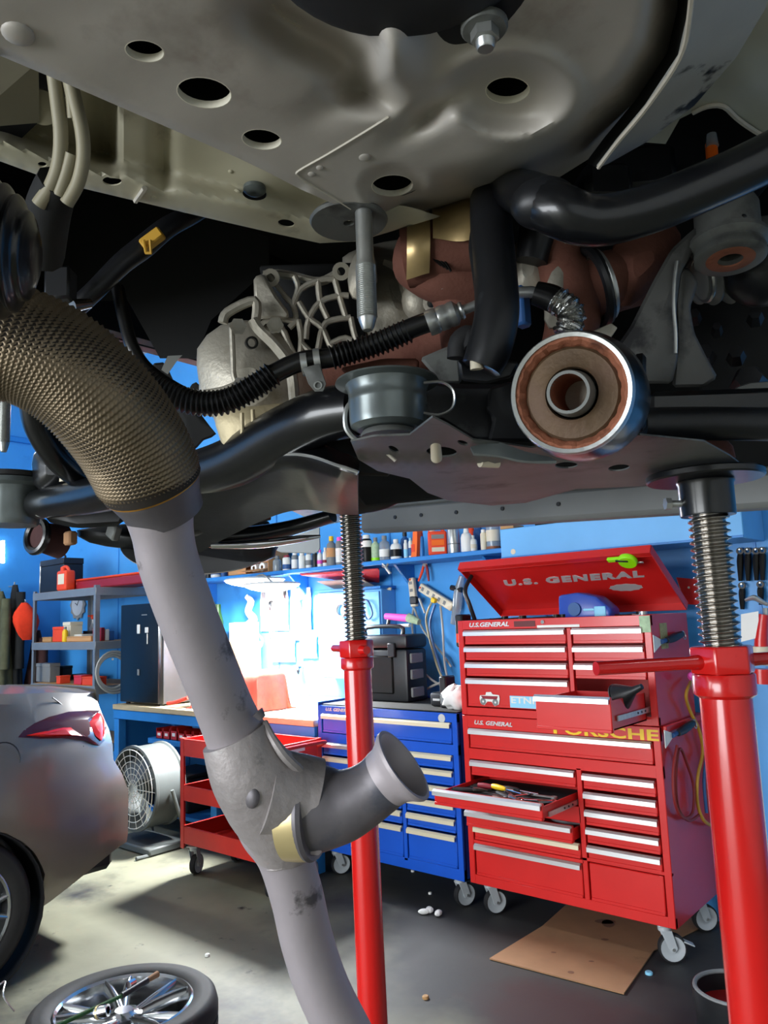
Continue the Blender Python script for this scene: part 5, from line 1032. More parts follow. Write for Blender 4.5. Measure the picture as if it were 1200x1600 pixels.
# ---- corner of a low floor jack
q = atz(10, 1592, .2); t = thing('floor_jack', 'corner of a pale metal floor jack at the bottom left', 'jack', (q.x, q.y, 0)); R = Matrix.Rotation(.9, 3, 'Z')
B().box(V((q.x, q.y, .18))+R @ V((-.03, -.14, 0)), (.3, .05, .035), R, .006).done('side_plate', 'alu', t, world=True); B().box(V((q.x, q.y, .18))+R @ V((-.03, -.4, 0)), (.3, .05, .035), R, .006).done('side_plate', 'alu', t, world=True); B().cyl(V((q.x, q.y, .19))+R @ V((.07, -.14, 0)), V((q.x, q.y, .225))+R @ V((.07, -.14, 0)), .014, seg=10).done('bolt', 'zinc', t, world=True)
for s in (-.14, -.4): B().cyl(V((q.x, q.y, .08))+R @ V((-.1, s-.03, 0)), V((q.x, q.y, .08))+R @ V((-.1, s+.03, 0)), .08, seg=24).done('wheel', 'rubber', t, world=True)
B().box(V((q.x, q.y, .13))+R @ V((-.05, -.27, 0)), (.22, .22, .05), R, .01).done('cross_frame', 'alu', t, world=True); B().tube([atz(0, 1538, .3), atz(8, 1534, .3), atz(5, 1556, .28), atz(22, 1580, .22)], .003, 6, 4).done('wire_loop', 'zinc', t, world=True)
# ================================================================ the lifted vehicle
def proj(p):
    d = V(p)-CC; z = d.dot(CF); return 600+FPX*d.dot(CR)/z, 800-FPX*d.dot(CU)/z
def zon(x, y, v):      # height on the vertical line through (x, y) whose picture row is v
    a, b_ = .2, 2.6
    for _ in range(40):
        m = (a+b_)/2
        if proj((x, y, m))[1] > v: a = m
        else: b_ = m
    return (a+b_)/2
def seg(p, a, b_):
    ax, ay = a; bx, by = b_; px_, py = p; L2 = (bx-ax)**2+(by-ay)**2; f = max(0, min(1, ((px_-ax)*(bx-ax)+(py-ay)*(by-ay))/L2)); return math.hypot(px_-ax-f*(bx-ax), py-ay-f*(by-ay))
def pline(p, pts): return min(seg(p, pts[i], pts[i+1]) for i in range(len(pts)-1))
def plan(pts, z): return [tuple(atz(u, v, z)[:2]) for u, v in pts]
def pell(u, v, a, b_, rot=0., n=26): return [(u+a*math.cos(2*PI*i/n)*math.cos(rot)-b_*math.sin(2*PI*i/n)*math.sin(rot), v+a*math.cos(2*PI*i/n)*math.sin(rot)+b_*math.sin(2*PI*i/n)*math.cos(rot)) for i in range(n)]
t = veh = thing('lifted_car', 'car raised on a lift, seen from below with bare underbody', 'car', (-1.0, -.3, 1.72))
# ---- body shell (dark engine bay, floor, sides)
b = B()
b.box2((-1.8, -2.5, 2.06), (.04, .32, 2.1)); b.box2((-1.85, .3, 2.1), (.04, .34, 2.8)); b.box2((-1.88, .3, 2.78), (.04, 1.9, 2.82)); b.box2((-1.35, 1.86, 1.95), (.04, 1.9, 2.8)); b.box2((-1.88, .3, 2.36), (-1.84, 1.9, 2.8)); b.box2((.0, .3, 2.1), (.04, 1.9, 2.8)); b.box2((-1.85, 1.86, 2.36), (-1.3, 1.9, 2.8))
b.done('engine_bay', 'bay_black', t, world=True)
b = B(); b.box2((-1.92, -2.6, 2.1), (.1, -.1, 2.9), .12, 3); b.box2((-1.92, -.1, 2.83), (.1, 1.95, 3.0), .06, 3); b.box2((-1.93, -.1, 2.36), (-1.89, 1.95, 2.9)); b.box2((.05, -.1, 2.12), (.09, 1.95, 2.9)); b.box2((-1.75, -2.1, 2.9), (-.25, .9, 3.4), .2, 3); b.done('body_shell', 'car_black', t, world=True)
# ---- near frame rail underside
RZ = 2.0
out = [(-110, -120), (-110, 40), (0, 87), (100, 129), (190, 168), (280, 207), (370, 246), (420, 270), (470, 296), (540, 327), (600, 339), (680, 338), (760, 322), (850, 292), (930, 242), (1010, 168), (1062, 90), (1078, 20), (1085, -120)]
HOL = [(226, 80, 32, 17, .18), (319, 145, 44, 24, .16), (409, 218, 32, 16, .12), (613, 290, 33, 17, -.05), (793, 141, 35, 21, -.04)]
step_line = [(420, -60), (430, 10), (470, 42), (520, 68), (556, 95), (566, 140), (604, 178)]
front_edge = [(600, 339), (680, 338), (760, 322), (850, 292), (930, 242), (1010, 168), (1062, 90), (1078, 20), (1085, -120)]
def rail_h(u, v):
    h = 0.
    # pressed-in field right of the step line
    best = None
    for k in range(len(step_line)-1):
        a, c = step_line[k], step_line[k+1]; dd = seg((u, v), a, c)
        if best is None or dd < best[0]: best = (dd, (c[0]-a[0])*(v-a[1])-(c[1]-a[1])*(u-a[0]))
    sd = best[0] if best[1] < 0 else -best[0]
    h += .042*math.exp(-(sd/(34 if sd > 0 else 48))**2)*smooth(195, 130, v)*smooth(-40, 20, v)
    h -= .026*math.exp(-((u-610)/44)**2-((v-88)/60)**2)                       # bright knuckle
    h += .026*math.exp(-((u-680)/50)**2-((v-168-(680-u)*.6)/24)**2)              # dark valley beside it
    rr = math.hypot((u-795)/98, (v-148)/66); h += .016*(1-smooth(.35, 1., rr))-.006*math.exp(-((rr-1.05)/.2)**2)
    rr = math.hypot((u-615)/52, (v-290)/32); h += .006*(1-smooth(.7, 1.15, rr))
    rr = math.hypot((u-498)/45, (v-178)/28); h += .003*math.exp(-rr*rr*1.5)
    e = pline((u, v), front_edge); h += .075*(1-smooth(0, 95, e))**2*smooth(560, 760, u)
    h += .012*(1-smooth(0, 30, e))*(1-smooth(560, 760, u))
    h += .014*math.exp(-((u-690)/70)**2-((v-330)/20)**2)
    e = pline((u, v), [(0, 87), (370, 246), (470, 296)]); h += .006*(1-smooth(0, 14, e))
    h += .001*math.sin(u*.021)*math.sin(v*.033)
    return h
sh = sheet(out, [pell(*h_) for h_ in HOL], rail_h, 8., z0=RZ)
rail = sh.solid(-.0015).done('frame_rail', 'rail_paint', t, world=True, sharp=55, label='grey pressed steel frame rail with drain holes')
for hh in HOL:
    pl = pell(*hh); ring = [atz(u, v, RZ+rail_h(u, v)) for u, v in pl]; c = sum(ring, V((0, 0, 0)))/len(ring)
    b = B(); b.grid([ring, [c+(p-c)*.985+V((0, 0, .003)) for p in ring], [c+(p-c)*.985+V((0, 0, .0065)) for p in ring]], True)
    b.solid(.0008).done('hole_lip', 'rail_cream', rail, world=True)
    b = B(); b.lathe([(.034, .007), (.036, .09), (0, .09)], c, (0, 0, 1), 20, cap=False); b.done('cavity', 'bay_black', rail, world=True)
def bead(pts, r, m, nm='weld_seam', fn=rail_h, z=RZ, par=rail, n=5, off=.0):
    B().tube([atz(u, v, z+fn(u, v)-off) for u, v in catmull([V(p) for p in pts], n)], r, 6).done(nm, m, par, world=True)
bead([(607, 183), (560, 212), (510, 242), (468, 266), (466, 274), (480, 285), (515, 305), (548, 326)], .0014, 'seam')
bead([(426, 6), (440, 24), (470, 42)], .0014, 'seam')
def rivet(u, v, r, m, nm, flat=.4, z=RZ, fn=rail_h, par=rail):
    B().ball(atz(u, v, z+fn(u, v)), (r, r, r*flat), 16).done(nm, m, par, world=True)
rivet(28, 52, .012, 'rail_paint', 'plug'); rivet(500, 262, .004, 'rail_paint', 'weld_spot'); rivet(570, 246, .006, 'rail_paint', 'weld_spot', .3); rivet(487, 272, .004, 'rail_paint', 'weld_spot')
# ---- black rubber body mount and washer bolt above the rail
p = atz(630, -95, 1.985); b = B(); b.lathe([(0, .0), (.05, .0), (.085, .004), (.098, .014), (.1, .03), (0, .03)], (p.x, p.y, 1.983), (0, 0, 1), 40); b.done('body_mount', 'rubber', t, world=True, label='black rubber body mount')
p = atz(757, 50, 1.985); c = V((p.x, p.y, 1.986))
bo = B().lathe([(0, .0), (.016, 0), (.0175, .002), (.0175, .005), (0, .006)], c, (0, 0, 1), 28).done('washer', 'plate_grey', t, world=True, label='washered bolt in the floor'); B().lathe([(0, -.014), (.006, -.014), (.0072, -.012), (.0072, .004), (0, .004)], c, (0.05, -.1, 1), 14).done('bolt', 'zinc', bo, world=True); B().cyl(c+V((0, 0, -.008)), c+V((0, 0, .001)), .0105, seg=6).done('nut', 'zinc', bo, world=True)
p = atz(850, 20, 1.99); B().lathe([(0, 0), (.02, 0), (.045, .003), (.05, .012), (0, .012)], (p.x-.04, p.y-.03, 1.998), (0, 0, 1), 30).done('rubber_pad', 'rubber', t, world=True)
# ---- beige inner panel with lower flange
FZ = 2.02
fl_edge = [(-110, 225), (0, 252), (66, 276), (132, 295), (212, 314), (330, 342), (430, 365), (500, 380), (560, 377), (640, 353)]
out2 = fl_edge+[(690, 338), (600, 315), (500, 285), (370, 215), (190, 130), (0, 45), (-110, 0)]
def beige_h(u, v):
    e = pline((u, v), fl_edge); k = smooth(28, 62, e)
    left = 1-smooth(175, 190, u); h = .075*k*left+.028*k*(1-left)
    h += .02*left*math.exp(-((u-160)/22)**2)*k
    h -= .014*math.exp(-((u-400)/95)**2-((v-300)/46)**2); h -= .01*math.exp(-((u-545)/60)**2-((v-352)/24)**2)
    h += .012*math.exp(-((u-255)/14)**2)*smooth(20, 40, e); h += .004*(1-smooth(0, 6, e))
    return h
H2 = [(175, 283, 15, 7, .05), (447, 349, 13, 6, .15), (66, 257, 7, 4, .1), (398, 303, 19, 10, .1)]
bp_ = sheet(out2, [pell(*h_, n=18) for h_ in H2], beige_h, 8., z0=FZ).solid(-.0015).done('inner_panel', 'beige_paint', t, world=True, sharp=55, label='beige painted inner panel with flange')
p = atz(398, 303, FZ); B().lathe([(0, .002), (.004, .0), (.009, .001), (.0125, .004), (.0125, .008), (0, .008)], atz(398, 303, FZ+beige_h(398, 303)-.002), (0, 0, 1), 22).done('plug', 'cup_grey', bp_, world=True)
bead([(212, 314), (222, 300), (226, 294)], .003, 'seam', 'flange_tab', beige_h, FZ, bp_, 3, .003)
for u, v in ((370, 298), (372, 300), (361, 268), (240, 308), (500, 352)): rivet(u, v, .003, 'beige_paint', 'weld_spot', .5, FZ, beige_h, bp_)
p = atz(545, 350, 1.999); B().lathe([(.006, 0), (.042, 0), (.044, .003), (.042, .006), (.006, .006)], (p.x, p.y, 2.0), (0, 0, 1), 36, closed=True).done('stud_washer', 'plate_grey', bp_, world=True)
# wall of the recess seen above the flange at the left, pipes along it
b = B(); q = [at(-60, 60, .66), at(60, 95, .68), at(62, 190, .72), at(-60, 200, .7)]; b.grid([[q[0], q[1]], [q[3], q[2]]]); b.solid(.003).done('recess_wall', 'beige_deep_shade', t, world=True)
B().lathe([(0, 0), (.013, 0), (.015, .003), (.015, .01), (0, .012)], at(66, 165, .72), -ray(66, 170)+V((0, 0, -.3)), 24).done('pipe_clip', 'beige_in_shade', t, world=True)
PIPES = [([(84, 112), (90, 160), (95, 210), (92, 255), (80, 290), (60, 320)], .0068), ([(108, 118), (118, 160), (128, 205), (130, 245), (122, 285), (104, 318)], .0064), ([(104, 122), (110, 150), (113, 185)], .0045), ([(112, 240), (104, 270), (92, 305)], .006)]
for pts, r in PIPES: B().tube([at(u, v, .69+.0002*(v-112)) for u, v in pts], r, 12, 6).done('fluid_pipe', 'beige_in_shade', t, world=True)
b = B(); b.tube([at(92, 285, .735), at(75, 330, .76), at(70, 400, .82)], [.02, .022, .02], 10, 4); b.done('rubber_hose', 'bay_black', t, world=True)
# black bellows at the left edge
bc = at(-75, 382, .5); bax = (CR*.95+CF*.2-CU*.1).normalized(); prof = []
for k in range(61):
    h_ = .052*k/60; prof.append((.046*math.sqrt(max(0, 1-(h_/.0535)**2.6))+.0018*math.sin(k*.72)*(1 if k < 56 else 0)+.002, h_))
B().lathe([(0, 0)]+prof+[(0, .052)], bc, bax, 48).done('bellows', 'black_steel', t, world=True, label='black ribbed rubber bellows')
# ---- studs for the subframe
def stud(u, v0, v1, d, r, r2):
    top = at(u, v0, d); zb = zon(top.x, top.y, v1); L = top.z-zb; prof = [(r*.9, .01), (r*.9, 0), (r, -.002), (r, -L*.42), (r2, -L*.45)]; z = -L*.47
    while z > -L*.9: prof += [(r2*1.06, z), (r2*.96, z-.0011)]; z -= .0022
    prof += [(r2*.96, -L*.91), (r2*.62, -L*.985), (r2*.5, -L), (0, -L)]
    return B().lathe([(0, .01)]+prof, top, (0, 0, 1), 18).done('subframe_stud', 'zinc', t, world=True, sharp=25, label='threaded zinc stud pointing down')
stud(568, 330, 516, .84, .0095, .0105); stud(10, 560, 706, 1.5, .0095, .0105)
fs = at(10, 558, 1.5); B().box2((fs.x-.12, .34, fs.z+.004), (fs.x+.1, fs.y+.12, fs.z+.12), .02, 2).done('far_frame_rail', 'bay_black', t, world=True)
# ---- right side panels: scuffed bracket, beige panel with cut-out
edge_l = [(1085, -90), (1078, 20), (1062, 90), (1010, 168), (965, 222), (935, 262)]; edge_r = [(1230, -90), (1195, 15), (1150, 90), (1085, 165), (1010, 222), (950, 256)]
rows = []
for k in range(21):
    f = k/20*(len(edge_l)-1); i = min(len(edge_l)-2, int(f)); g = f-i
    a = V(edge_l[i])*(1-g)+V(edge_l[i+1])*g; c = V(edge_r[i])*(1-g)+V(edge_r[i+1])*g
    rows.append([atz(*(a*(1-s)+c*s), 2.0+.0+.02*s) for s in (0, .25, .5, .75, 1)])
mat('bracket_scuffed', (166, 166, 162), .5, .1, var=.12, vscale=9, dirt=((22, 23, 25), .53, .58, 9.), bump=.1)
br = B().grid(rows).solid(-.003).done('side_bracket', 'bracket_scuffed', t, world=True, label='scuffed grey bracket with peeling black paint')
B().tube([atz(u, v, 2.0)+V((0, 0, .0)) for u, v in edge_l], .0022, 6, 5).done('bracket_lip', 'seam', br, world=True)
inn = [atz(u-20, v-8, 2.06) for u, v in edge_l]; B().grid([[atz(u, v, 2.001) for u, v in edge_l], inn]).solid(.002).done('bracket_return', 'bay_black', br, world=True)
pz = 2.075
mat('panel_olive', (186, 188, 174), .5, var=.1, vscale=10, dirt=((110, 106, 96), .6, .75, 12))
outp = [(1090, 120), (1290, -120), (1290, 260), (1200, 215), (1172, 200), (1150, 185), (1130, 166), (1105, 166), (1082, 176), (1062, 186), (1040, 225), (1000, 222)]
pn = sheet(outp, (), lambda u, v: .002*math.sin(u*.05)*math.sin(v*.04), 22., z0=pz).solid(-.002).done('wheel_house_panel', 'panel_olive', t, world=True)
B().tube([atz(u, v, pz-.002) for u, v in ((1290, 262), (1200, 216), (1172, 200), (1150, 184), (1130, 166), (1105, 166), (1082, 176))], .0028, 6, 3).done('panel_edge', 'seam', pn, world=True)
B().lathe([(0, 0), (.007, 0), (.007, .022), (0, .022)], at(1113, 250, .93), (0, .1, 1), 14).done('orange_cap', 'orange', t, world=True, label='orange plastic cap'); B().lathe([(0, 0), (.0075, 0), (.006, .016), (0, .018)], at(1113, 229, .93), (0, .1, 1), 14).done('clear_tip', 'clear_plastic', t, world=True)
b = B(); b.box(at(1090, 250, 1.1), (.18, .1, .12), Matrix.Rotation(.7, 3, 'Z'), .01); b.box(at(990, 285, 1.0), (.09, .08, .06), Matrix.Rotation(.6, 3, 'Z'), .008); b.box(at(940, 300, .95), (.06, .06, .05), Matrix.Rotation(.8, 3, 'Z'), .008); b.done('bay_block', 'black_satin', t, world=True)
# ---- stabilizer bar: long bar and the drop that comes down to the subframe
sb = B().tube([at(1480, 90, .72), at(1290, 195, .74), at(1200, 246, .745), at(1100, 292, .75), at(1010, 328, .755), at(930, 345, .76), at(870, 328, .765), at(825, 305, .80), at(795, 296, .87), at(770, 288, .93)], [.0235, .0235, .0235, .0235, .024, .025, .026, .024, .022, .02], 20, 8).done('stabilizer_bar', 'black_steel', t, world=True, label='thick glossy black stabilizer bar')
B().ball(at(850, 318, .775), (.034, .026, .026), 18, Matrix.Rotation(.6, 3, 'Z')).done('bar_end', 'black_satin', sb, world=True)
B().tube([at(766, 312, .89), at(768, 360, .855), at(774, 430, .825), at(776, 490, .805), at(766, 540, .80), at(752, 575, .80)], [.0235, .0235, .0232, .0235, .0235, .021], 20, 8).done('bar_drop', 'black_satin', sb, world=True)
b = B(); b.tube([at(740, 352, .858), at(738, 385, .846), at(744, 430, .83), at(747, 470, .815)], [.003, .0045, .0045, .003], 8, 4, flat=.5); b.done('weld_ridge', 'black_satin', sb, world=True)
sd = B(); sd.tube([at(715, 560, .83), at(718, 535, .83), at(735, 525, .83), at(742, 545, .82)], .012, 10, 4); sd.done('bar_bushing', 'rubber', sb, world=True); B().cyl(at(745, 577, .79), at(743, 556, .79), .007, .006, 10).done('plastic_plug', 'cream_plastic', sb, world=True)
b = B(); pl = [(715, 560), (735, 575), (790, 562), (812, 566), (800, 590), (760, 600), (720, 595)]; b.prism([at(u, v, .82) for u, v in pl], ray(760, 580)*.05, .003); b.done('bar_saddle', 'black_satin', sb, world=True)
# ---- transmission: bell housing and ribbed end plate
TD = 1.13
def face(pts, d): return [at(u, v, d) for u, v in pts]
hull = [(308, 545), (311, 600), (312, 645), (333, 652), (346, 690), (362, 712), (430, 690), (490, 650), (500, 610), (470, 560), (435, 515), (398, 500), (345, 508)]
def lump(pts, d0, d1, shrink=.9, steps=3, inflate=.03):
    """rounded casting: outline at depth d0..d1 with a domed front"""
    cu_, cv_ = sum(p[0] for p in pts)/len(pts), sum(p[1] for p in pts)/len(pts); b = B(); n = len(pts)
    pts = [tuple(p) for p in catmull([V(p) for p in pts], 2, True)]
    ring = lambda f, d: [at(cu_+(u-cu_)*f, cv_+(v-cv_)*f, d) for u, v in pts]
    rows = [ring(1.0, d1), ring(1.0, d0+.02), ring(.985, d0+.008), ring(.95, d0), ring(.6, d0-inflate*.6), ring(.3, d0-inflate)]
    b.grid(rows, True); c = at(cu_, cv_, d0-inflate); m = len(pts); b._new([c]+rows[-1], [(0, i+1, (i+1) % m+1) for i in range(m)]); b._new(rows[0], [tuple(range(m))[::-1]]); return b
tm = lump(hull, TD, TD+.2).done('transmission', 'cast_alu', t, world=True, sharp=50, label='cast aluminium transmission housing')
lump([(338, 640), (345, 690), (362, 712), (430, 690), (485, 648), (470, 628), (400, 634)], TD-.035, TD+.05, inflate=.012).done('oil_pan', 'cast_alu_warm', tm, world=True, sharp=50)
def bar(pts, r, nm, m='cast_alu', d=TD-.045, n=4, sg=8, par=None, flat=1.): return B().tube([at(u, v, d) for u, v in pts], r, sg, n, flat=flat).done(nm, m, par or tm, world=True)
bar([(395, 500), (405, 515), (430, 540), (452, 570), (458, 600), (462, 630), (478, 640)], .008, 'flange_rim', d=TD-.06); bar([(362, 512), (364, 560), (366, 590), (378, 612)], .004, 'casting_rib'); bar([(318, 612), (350, 606), (385, 590)], .003, 'casting_rib'); bar([(395, 640), (396, 690)], .003, 'casting_rib', 'cast_alu_warm', TD-.06); bar([(378, 645), (379, 700)], .003, 'casting_rib', 'cast_alu_warm', TD-.06); bar([(348, 505), (356, 488), (398, 470), (400, 500)], .007, 'casting_rib')
for u, v in ((372, 510), (376, 602), (430, 508)):
    c = at(u, v, TD-.055); n = -ray(u, v); bb = B().lathe([(0, .0), (.012, 0), (.012, .006), (.0075, .006), (.0075, .016), (0, .016)], c, n, 6).done('housing_bolt', 'screw_steel', tm, world=True)
c = at(392, 536, TD-.03); B().lathe([(.006, 0), (.009, .0), (.009, .012), (.006, .012)], c, -ray(392, 536)+V((.3, 0, 0)), 16, closed=True).done('port', 'screw_dark', tm, world=True)
b = B(); b.prism(face([(396, 433), (412, 427), (432, 462), (453, 490), (450, 500), (428, 497), (398, 500)], TD-.02), ray(420, 470)*.03, .004); b.done('mounting_ear', 'cast_alu', tm, world=True)
bar([(412, 430), (434, 428), (460, 432), (500, 440), (530, 425)], .007, 'web_edge', d=TD+.02)
# web of ribs
WEB = [[(420, 430), (444, 462), (458, 478), (462, 500), (452, 512)], [(458, 478), (470, 452), (500, 438), (522, 436)], [(478, 530), (482, 500), (500, 472), (530, 462), (545, 462)], [(497, 545), (505, 510), (520, 500), (548, 496)], [(440, 512), (455, 545), (462, 560), (465, 580)], [(467, 570), (471, 530), (466, 500)], [(467, 472), (482, 496), (503, 512), (515, 538), (525, 548)], [(497, 545), (492, 555), (470, 535)], [(515, 538), (540, 528), (560, 540)], [(497, 438), (500, 470), (512, 498)], [(523, 436), (530, 462), (540, 495)], [(548, 496), (553, 520), (560, 540)], [(460, 432), (466, 450), (458, 475)], [(430, 505), (445, 520), (452, 545)], [(428, 497), (460, 502)]]
for w_ in WEB: B().tube([at(u, v, TD+.005) for u, v in w_], .0046, 8, 3, up=tuple(ray(480, 500))).done('rib', 'cast_alu', tm, world=True)
b = B(); b.prism(face([(405, 415), (560, 410), (575, 560), (480, 640), (440, 560), (415, 480)], TD+.06), ray(480, 500)*.05, .003); b.done('web_backing', 'bay_black', tm, world=True)
for u, v in ((423, 434), (418, 512), (533, 424)): B().lathe([(.006, 0), (.013, 0), (.013, .016), (.006, .016)], at(u, v, TD+.01), -ray(u, v), 18, closed=True).done('bolt_boss', 'cast_alu', tm, world=True)
# ---- engine block behind the studs
en = lump([(535, 420), (545, 395), (600, 378), (690, 370), (750, 400), (760, 500), (700, 540), (600, 560), (560, 520)], 1.2, 1.4, inflate=.02).done('engine_block', 'cast_alu', t, world=True, sharp=50, label='grey cast engine block')
B().tube([at(u, v, 1.15) for u, v in ((600, 408), (622, 420), (640, 460), (655, 475))], [.006, .008, .012, .016], 8, 4).done('casting_rib', 'cast_alu', en, world=True)
for u, v, r in ((674, 474, .012), (812, 427, .011)): B().lathe([(r*.5, 0), (r, 0), (r, .03), (r*.5, .03)], at(u, v, 1.08), -ray(u, v), 18, closed=True).done('boss', 'cast_alu', en, world=True)
bar([(600, 530), (640, 512), (690, 478)], .006, 'coolant_line', 'cast_alu', 1.1, par=en)
lump([(545, 420), (560, 390), (580, 385), (590, 440), (560, 470), (545, 455)], 1.1, 1.2, inflate=.01).done('casting_web', 'cast_alu', en, world=True)
B().ball(at(653, 470, 1.12), (.024, .024, .03), 16).done('boss', 'cast_alu', en, world=True)
lump([(800, 385), (830, 375), (860, 400), (850, 450), (812, 470), (795, 430)], 1.0, 1.1, inflate=.01).done('mount_bracket', 'cast_alu', en, world=True)
b = B(); b.cyl(at(845, 340, .98), at(830, 410, .98), .026, .02, 16); b.done('bay_sensor', 'black_satin', en, world=True)
# ---- exhaust manifold with heat shields
ex = B().tube([at(660, 395, 1.02), at(690, 410, 1.0), at(735, 430, 1.0), at(760, 440, 1.0)], [.05, .052, .046, .04], 24, 4).done('exhaust_manifold', 'rust', t, world=True, label='rusty exhaust manifold')
B().tube([at(705, 440, 1.01), at(715, 480, 1.01), at(725, 540, 1.01), at(730, 570, 1.02)], [.036, .03, .03, .032], 18, 4).done('outlet_pipe', 'rust', ex, world=True); B().tube([at(500, 600, 1.12), at(580, 575, 1.12), at(680, 545, 1.1), at(740, 520, 1.08)], .045, 20, 4).done('cross_pipe', 'rust', ex, world=True); B().torus(at(713, 452, 1.0), at(725, 540, 1.01)-at(705, 440, 1.01), .034, .006, 28, 8).done('flange', 'zinc', ex, world=True)
a0, a1 = at(634, 398, .985), at(764, 376, .965)
for f0, f1, lo, hi, r_ in ((0., .27, -55, 150, .050), (.30, 1., -8, 150, .053)):
    rows = []
    for k in range(9):
        f = f0+(f1-f0)*k/8; c = a0*(1-f)+a1*f; rows.append([c+(-CF*math.cos(math.radians(a))+CU*math.sin(math.radians(a)))*(r_+.0025*math.sin(f*11)) for a in [lo+6*math.sin(f*7)+(hi-lo)*n/16 for n in range(17)]])
    B().grid(rows).solid(.0015).done('heat_shield', 'bronze_shield', ex, world=True, sharp=60)
B().tube([a0, a0*.5+a1*.5, a1], [.042, .044, .04], 24, 2).done('collector_body', 'rust', ex, world=True)
b = B()
for k in range(4): b.tube([at(674+k*7, 402+2*k, .943), at(690+k*5, 415+k*3, .943)], .0016, 5)
b.done('paint_marks', 'screw_dark', ex, world=True)
e2 = B().tube([at(860, 380, 1.0), at(885, 440, 1.0), at(895, 500, 1.0), at(880, 545, 1.02)], [.03, .034, .036, .03], 18, 4).done('turbine_pipe', 'rust', t, world=True, label='rusty exhaust pipe section')
B().tube([at(890, 470, 1.02), at(940, 445, 1.02), at(1000, 430, 1.04)], [.048, .042, .04], 24, 3).done('pipe_joint', 'rust', e2, world=True); B().torus(at(930, 448, .99), at(1000, 430, 1.0)-at(890, 470, 1.0), .047, .007, 32, 8).done('ring_seal', 'black_satin', e2, world=True); B().torus(at(938, 446, .985), at(1000, 430, 1.0)-at(890, 470, 1.0), .042, .006, 32, 8).done('ring_clamp', 'zinc', e2, world=True)
lump([(955, 390), (985, 360), (1050, 345), (1065, 395), (1030, 440), (985, 480), (960, 470)], 1.0, 1.12, inflate=.02).done('shield_cover', 'rust', e2, world=True); lump([(855, 440), (870, 415), (885, 415), (880, 470), (868, 515), (850, 500)], .97, 1.0, inflate=.005).done('bracket_plate', 'cast_alu', e2, world=True)
c = at(888, 369, .9); B().lathe([(0, .006), (.007, .006), (.009, .004), (.009, 0), (0, 0)], c, -ray(888, 369), 6).done('hex_bolt', 'zinc', e2, world=True); b = B(); b.prism(face([(920, 520), (955, 505), (965, 512), (950, 535)], .93), ray(940, 520)*.005, .001); b.done('tab', 'cast_alu', e2, world=True)
# ---- coolant hose with corrugated sleeves
def corr(pts, r, d, nm, par, pitch=.0062, amp=.0022, m='hose_black', sg=18):
    p = catmull([at(u, v, dd) for (u, v), dd in zip(pts, d)], 12); L = [0]
    for i in range(1, len(p)): L.append(L[-1]+(p[i]-p[i-1]).length)
    n = int(L[-1]/pitch*6); q = []; j = 0
    for k in range(n+1):
        s = L[-1]*k/n
        while j < len(L)-2 and L[j+1] < s: j += 1
        f = (s-L[j])/max(1e-9, L[j+1]-L[j]); q.append(p[j]*(1-f)+p[j+1]*f)
    return B().tube(q, [r+amp*(1 if (k % 6) < 3 else -1)*(.6 if (k % 6) in (0, 2, 3, 5) else 1) for k in range(len(q))], sg).done(nm, m, par, world=True, sharp=70)
hs = B().tube([at(u, v, d) for u, v, d in ((184, 450, .98), (195, 500, .97), (208, 545, .96), (235, 585, .96), (300, 625, .96), (360, 622, .96), (420, 588, .965), (470, 565, .97), (520, 558, .97), (590, 535, .96), (650, 510, .95), (680, 500, .945))], [.0085, .0085, .0085, .011, .013, .013, .0125, .0125, .0125, .0125, .0125, .0125], 16, 8).done('coolant_hose', 'hose_black', t, world=True, label='black coolant hose with corrugated sleeve')
corr([(228, 590), (255, 610), (300, 628), (350, 628), (395, 606), (428, 583)], .0148, [.96]*6, 'corrugated_sleeve', hs); corr([(518, 559), (555, 548), (600, 533), (640, 516)], .0138, [.965, .965, .96, .955], 'corrugated_sleeve', hs)
B().lathe([(.0128, 0), (.0155, 0), (.016, .004), (.016, .012), (.0145, .014), (.0155, .017), (.0155, .024), (.0145, .027), (.0155, .03), (.0155, .036), (.0105, .04), (.008, .042)], at(668, 506, .948), at(740, 478, .94)-at(668, 506, .948), 22).done('crimp_fitting', 'zinc', hs, world=True)
d0 = at(668, 506, .948); d1 = (at(740, 478, .94)-d0).normalized()
B().tube([d0+d1*.04, at(728, 483, .94), at(745, 476, .94)], [.0068, .006, .006], 12).done('metal_line', 'zinc', hs, world=True); B().tube([at(800, 458, .93), at(830, 456, .93), at(846, 460, .93)], .007, 12).done('metal_line', 'zinc', hs, world=True); B().torus(d0+d1*.044, d1, .0085, .003, 20, 6).done('collar', 'zinc', hs, world=True)
B().tube([at(836, 458, .92), at(862, 466, .915), at(880, 478, .91)], [.014, .016, .015], 16, 4).done('rubber_elbow', 'hose_black', hs, world=True)
pp = catmull([at(868, 468, .905), at(888, 482, .90), at(893, 500, .90), at(884, 524, .90)], 10); B().tube(pp, [.0155+.0016*math.sin(k*2.1)+.001*math.sin(k*5) for k in range(len(pp))], 16).done('foil_wrap', 'foil', hs, world=True, sharp=20)
b = B(); b.box(at(815, 480, .94), (.016, .02, .05), None, .003); b.done('line_clip', 'cable_blue', hs, world=True)
# clamp bracket of the hose
ax = (at(520, 558, .97)-at(470, 565, .97)).normalized()
for u, v in ((476, 569), (496, 563)): B().lathe([(.0136, -.004), (.015, -.004), (.015, .004), (.0136, .004)], at(u, v, .969), ax, 24, closed=True).done('hose_clamp', 'zinc', hs, world=True)
b = B(); b.prism(face([(473, 575), (499, 568), (510, 600), (505, 612), (492, 612), (482, 600)], .952), ray(490, 590)*.003, .0006); bk = b.done('clamp_plate', 'plate_grey', hs, world=True); B().torus(at(497, 602, .951), -ray(497, 602), .0045, .001, 16, 6).done('bolt_hole', 'zinc', hs, world=True)
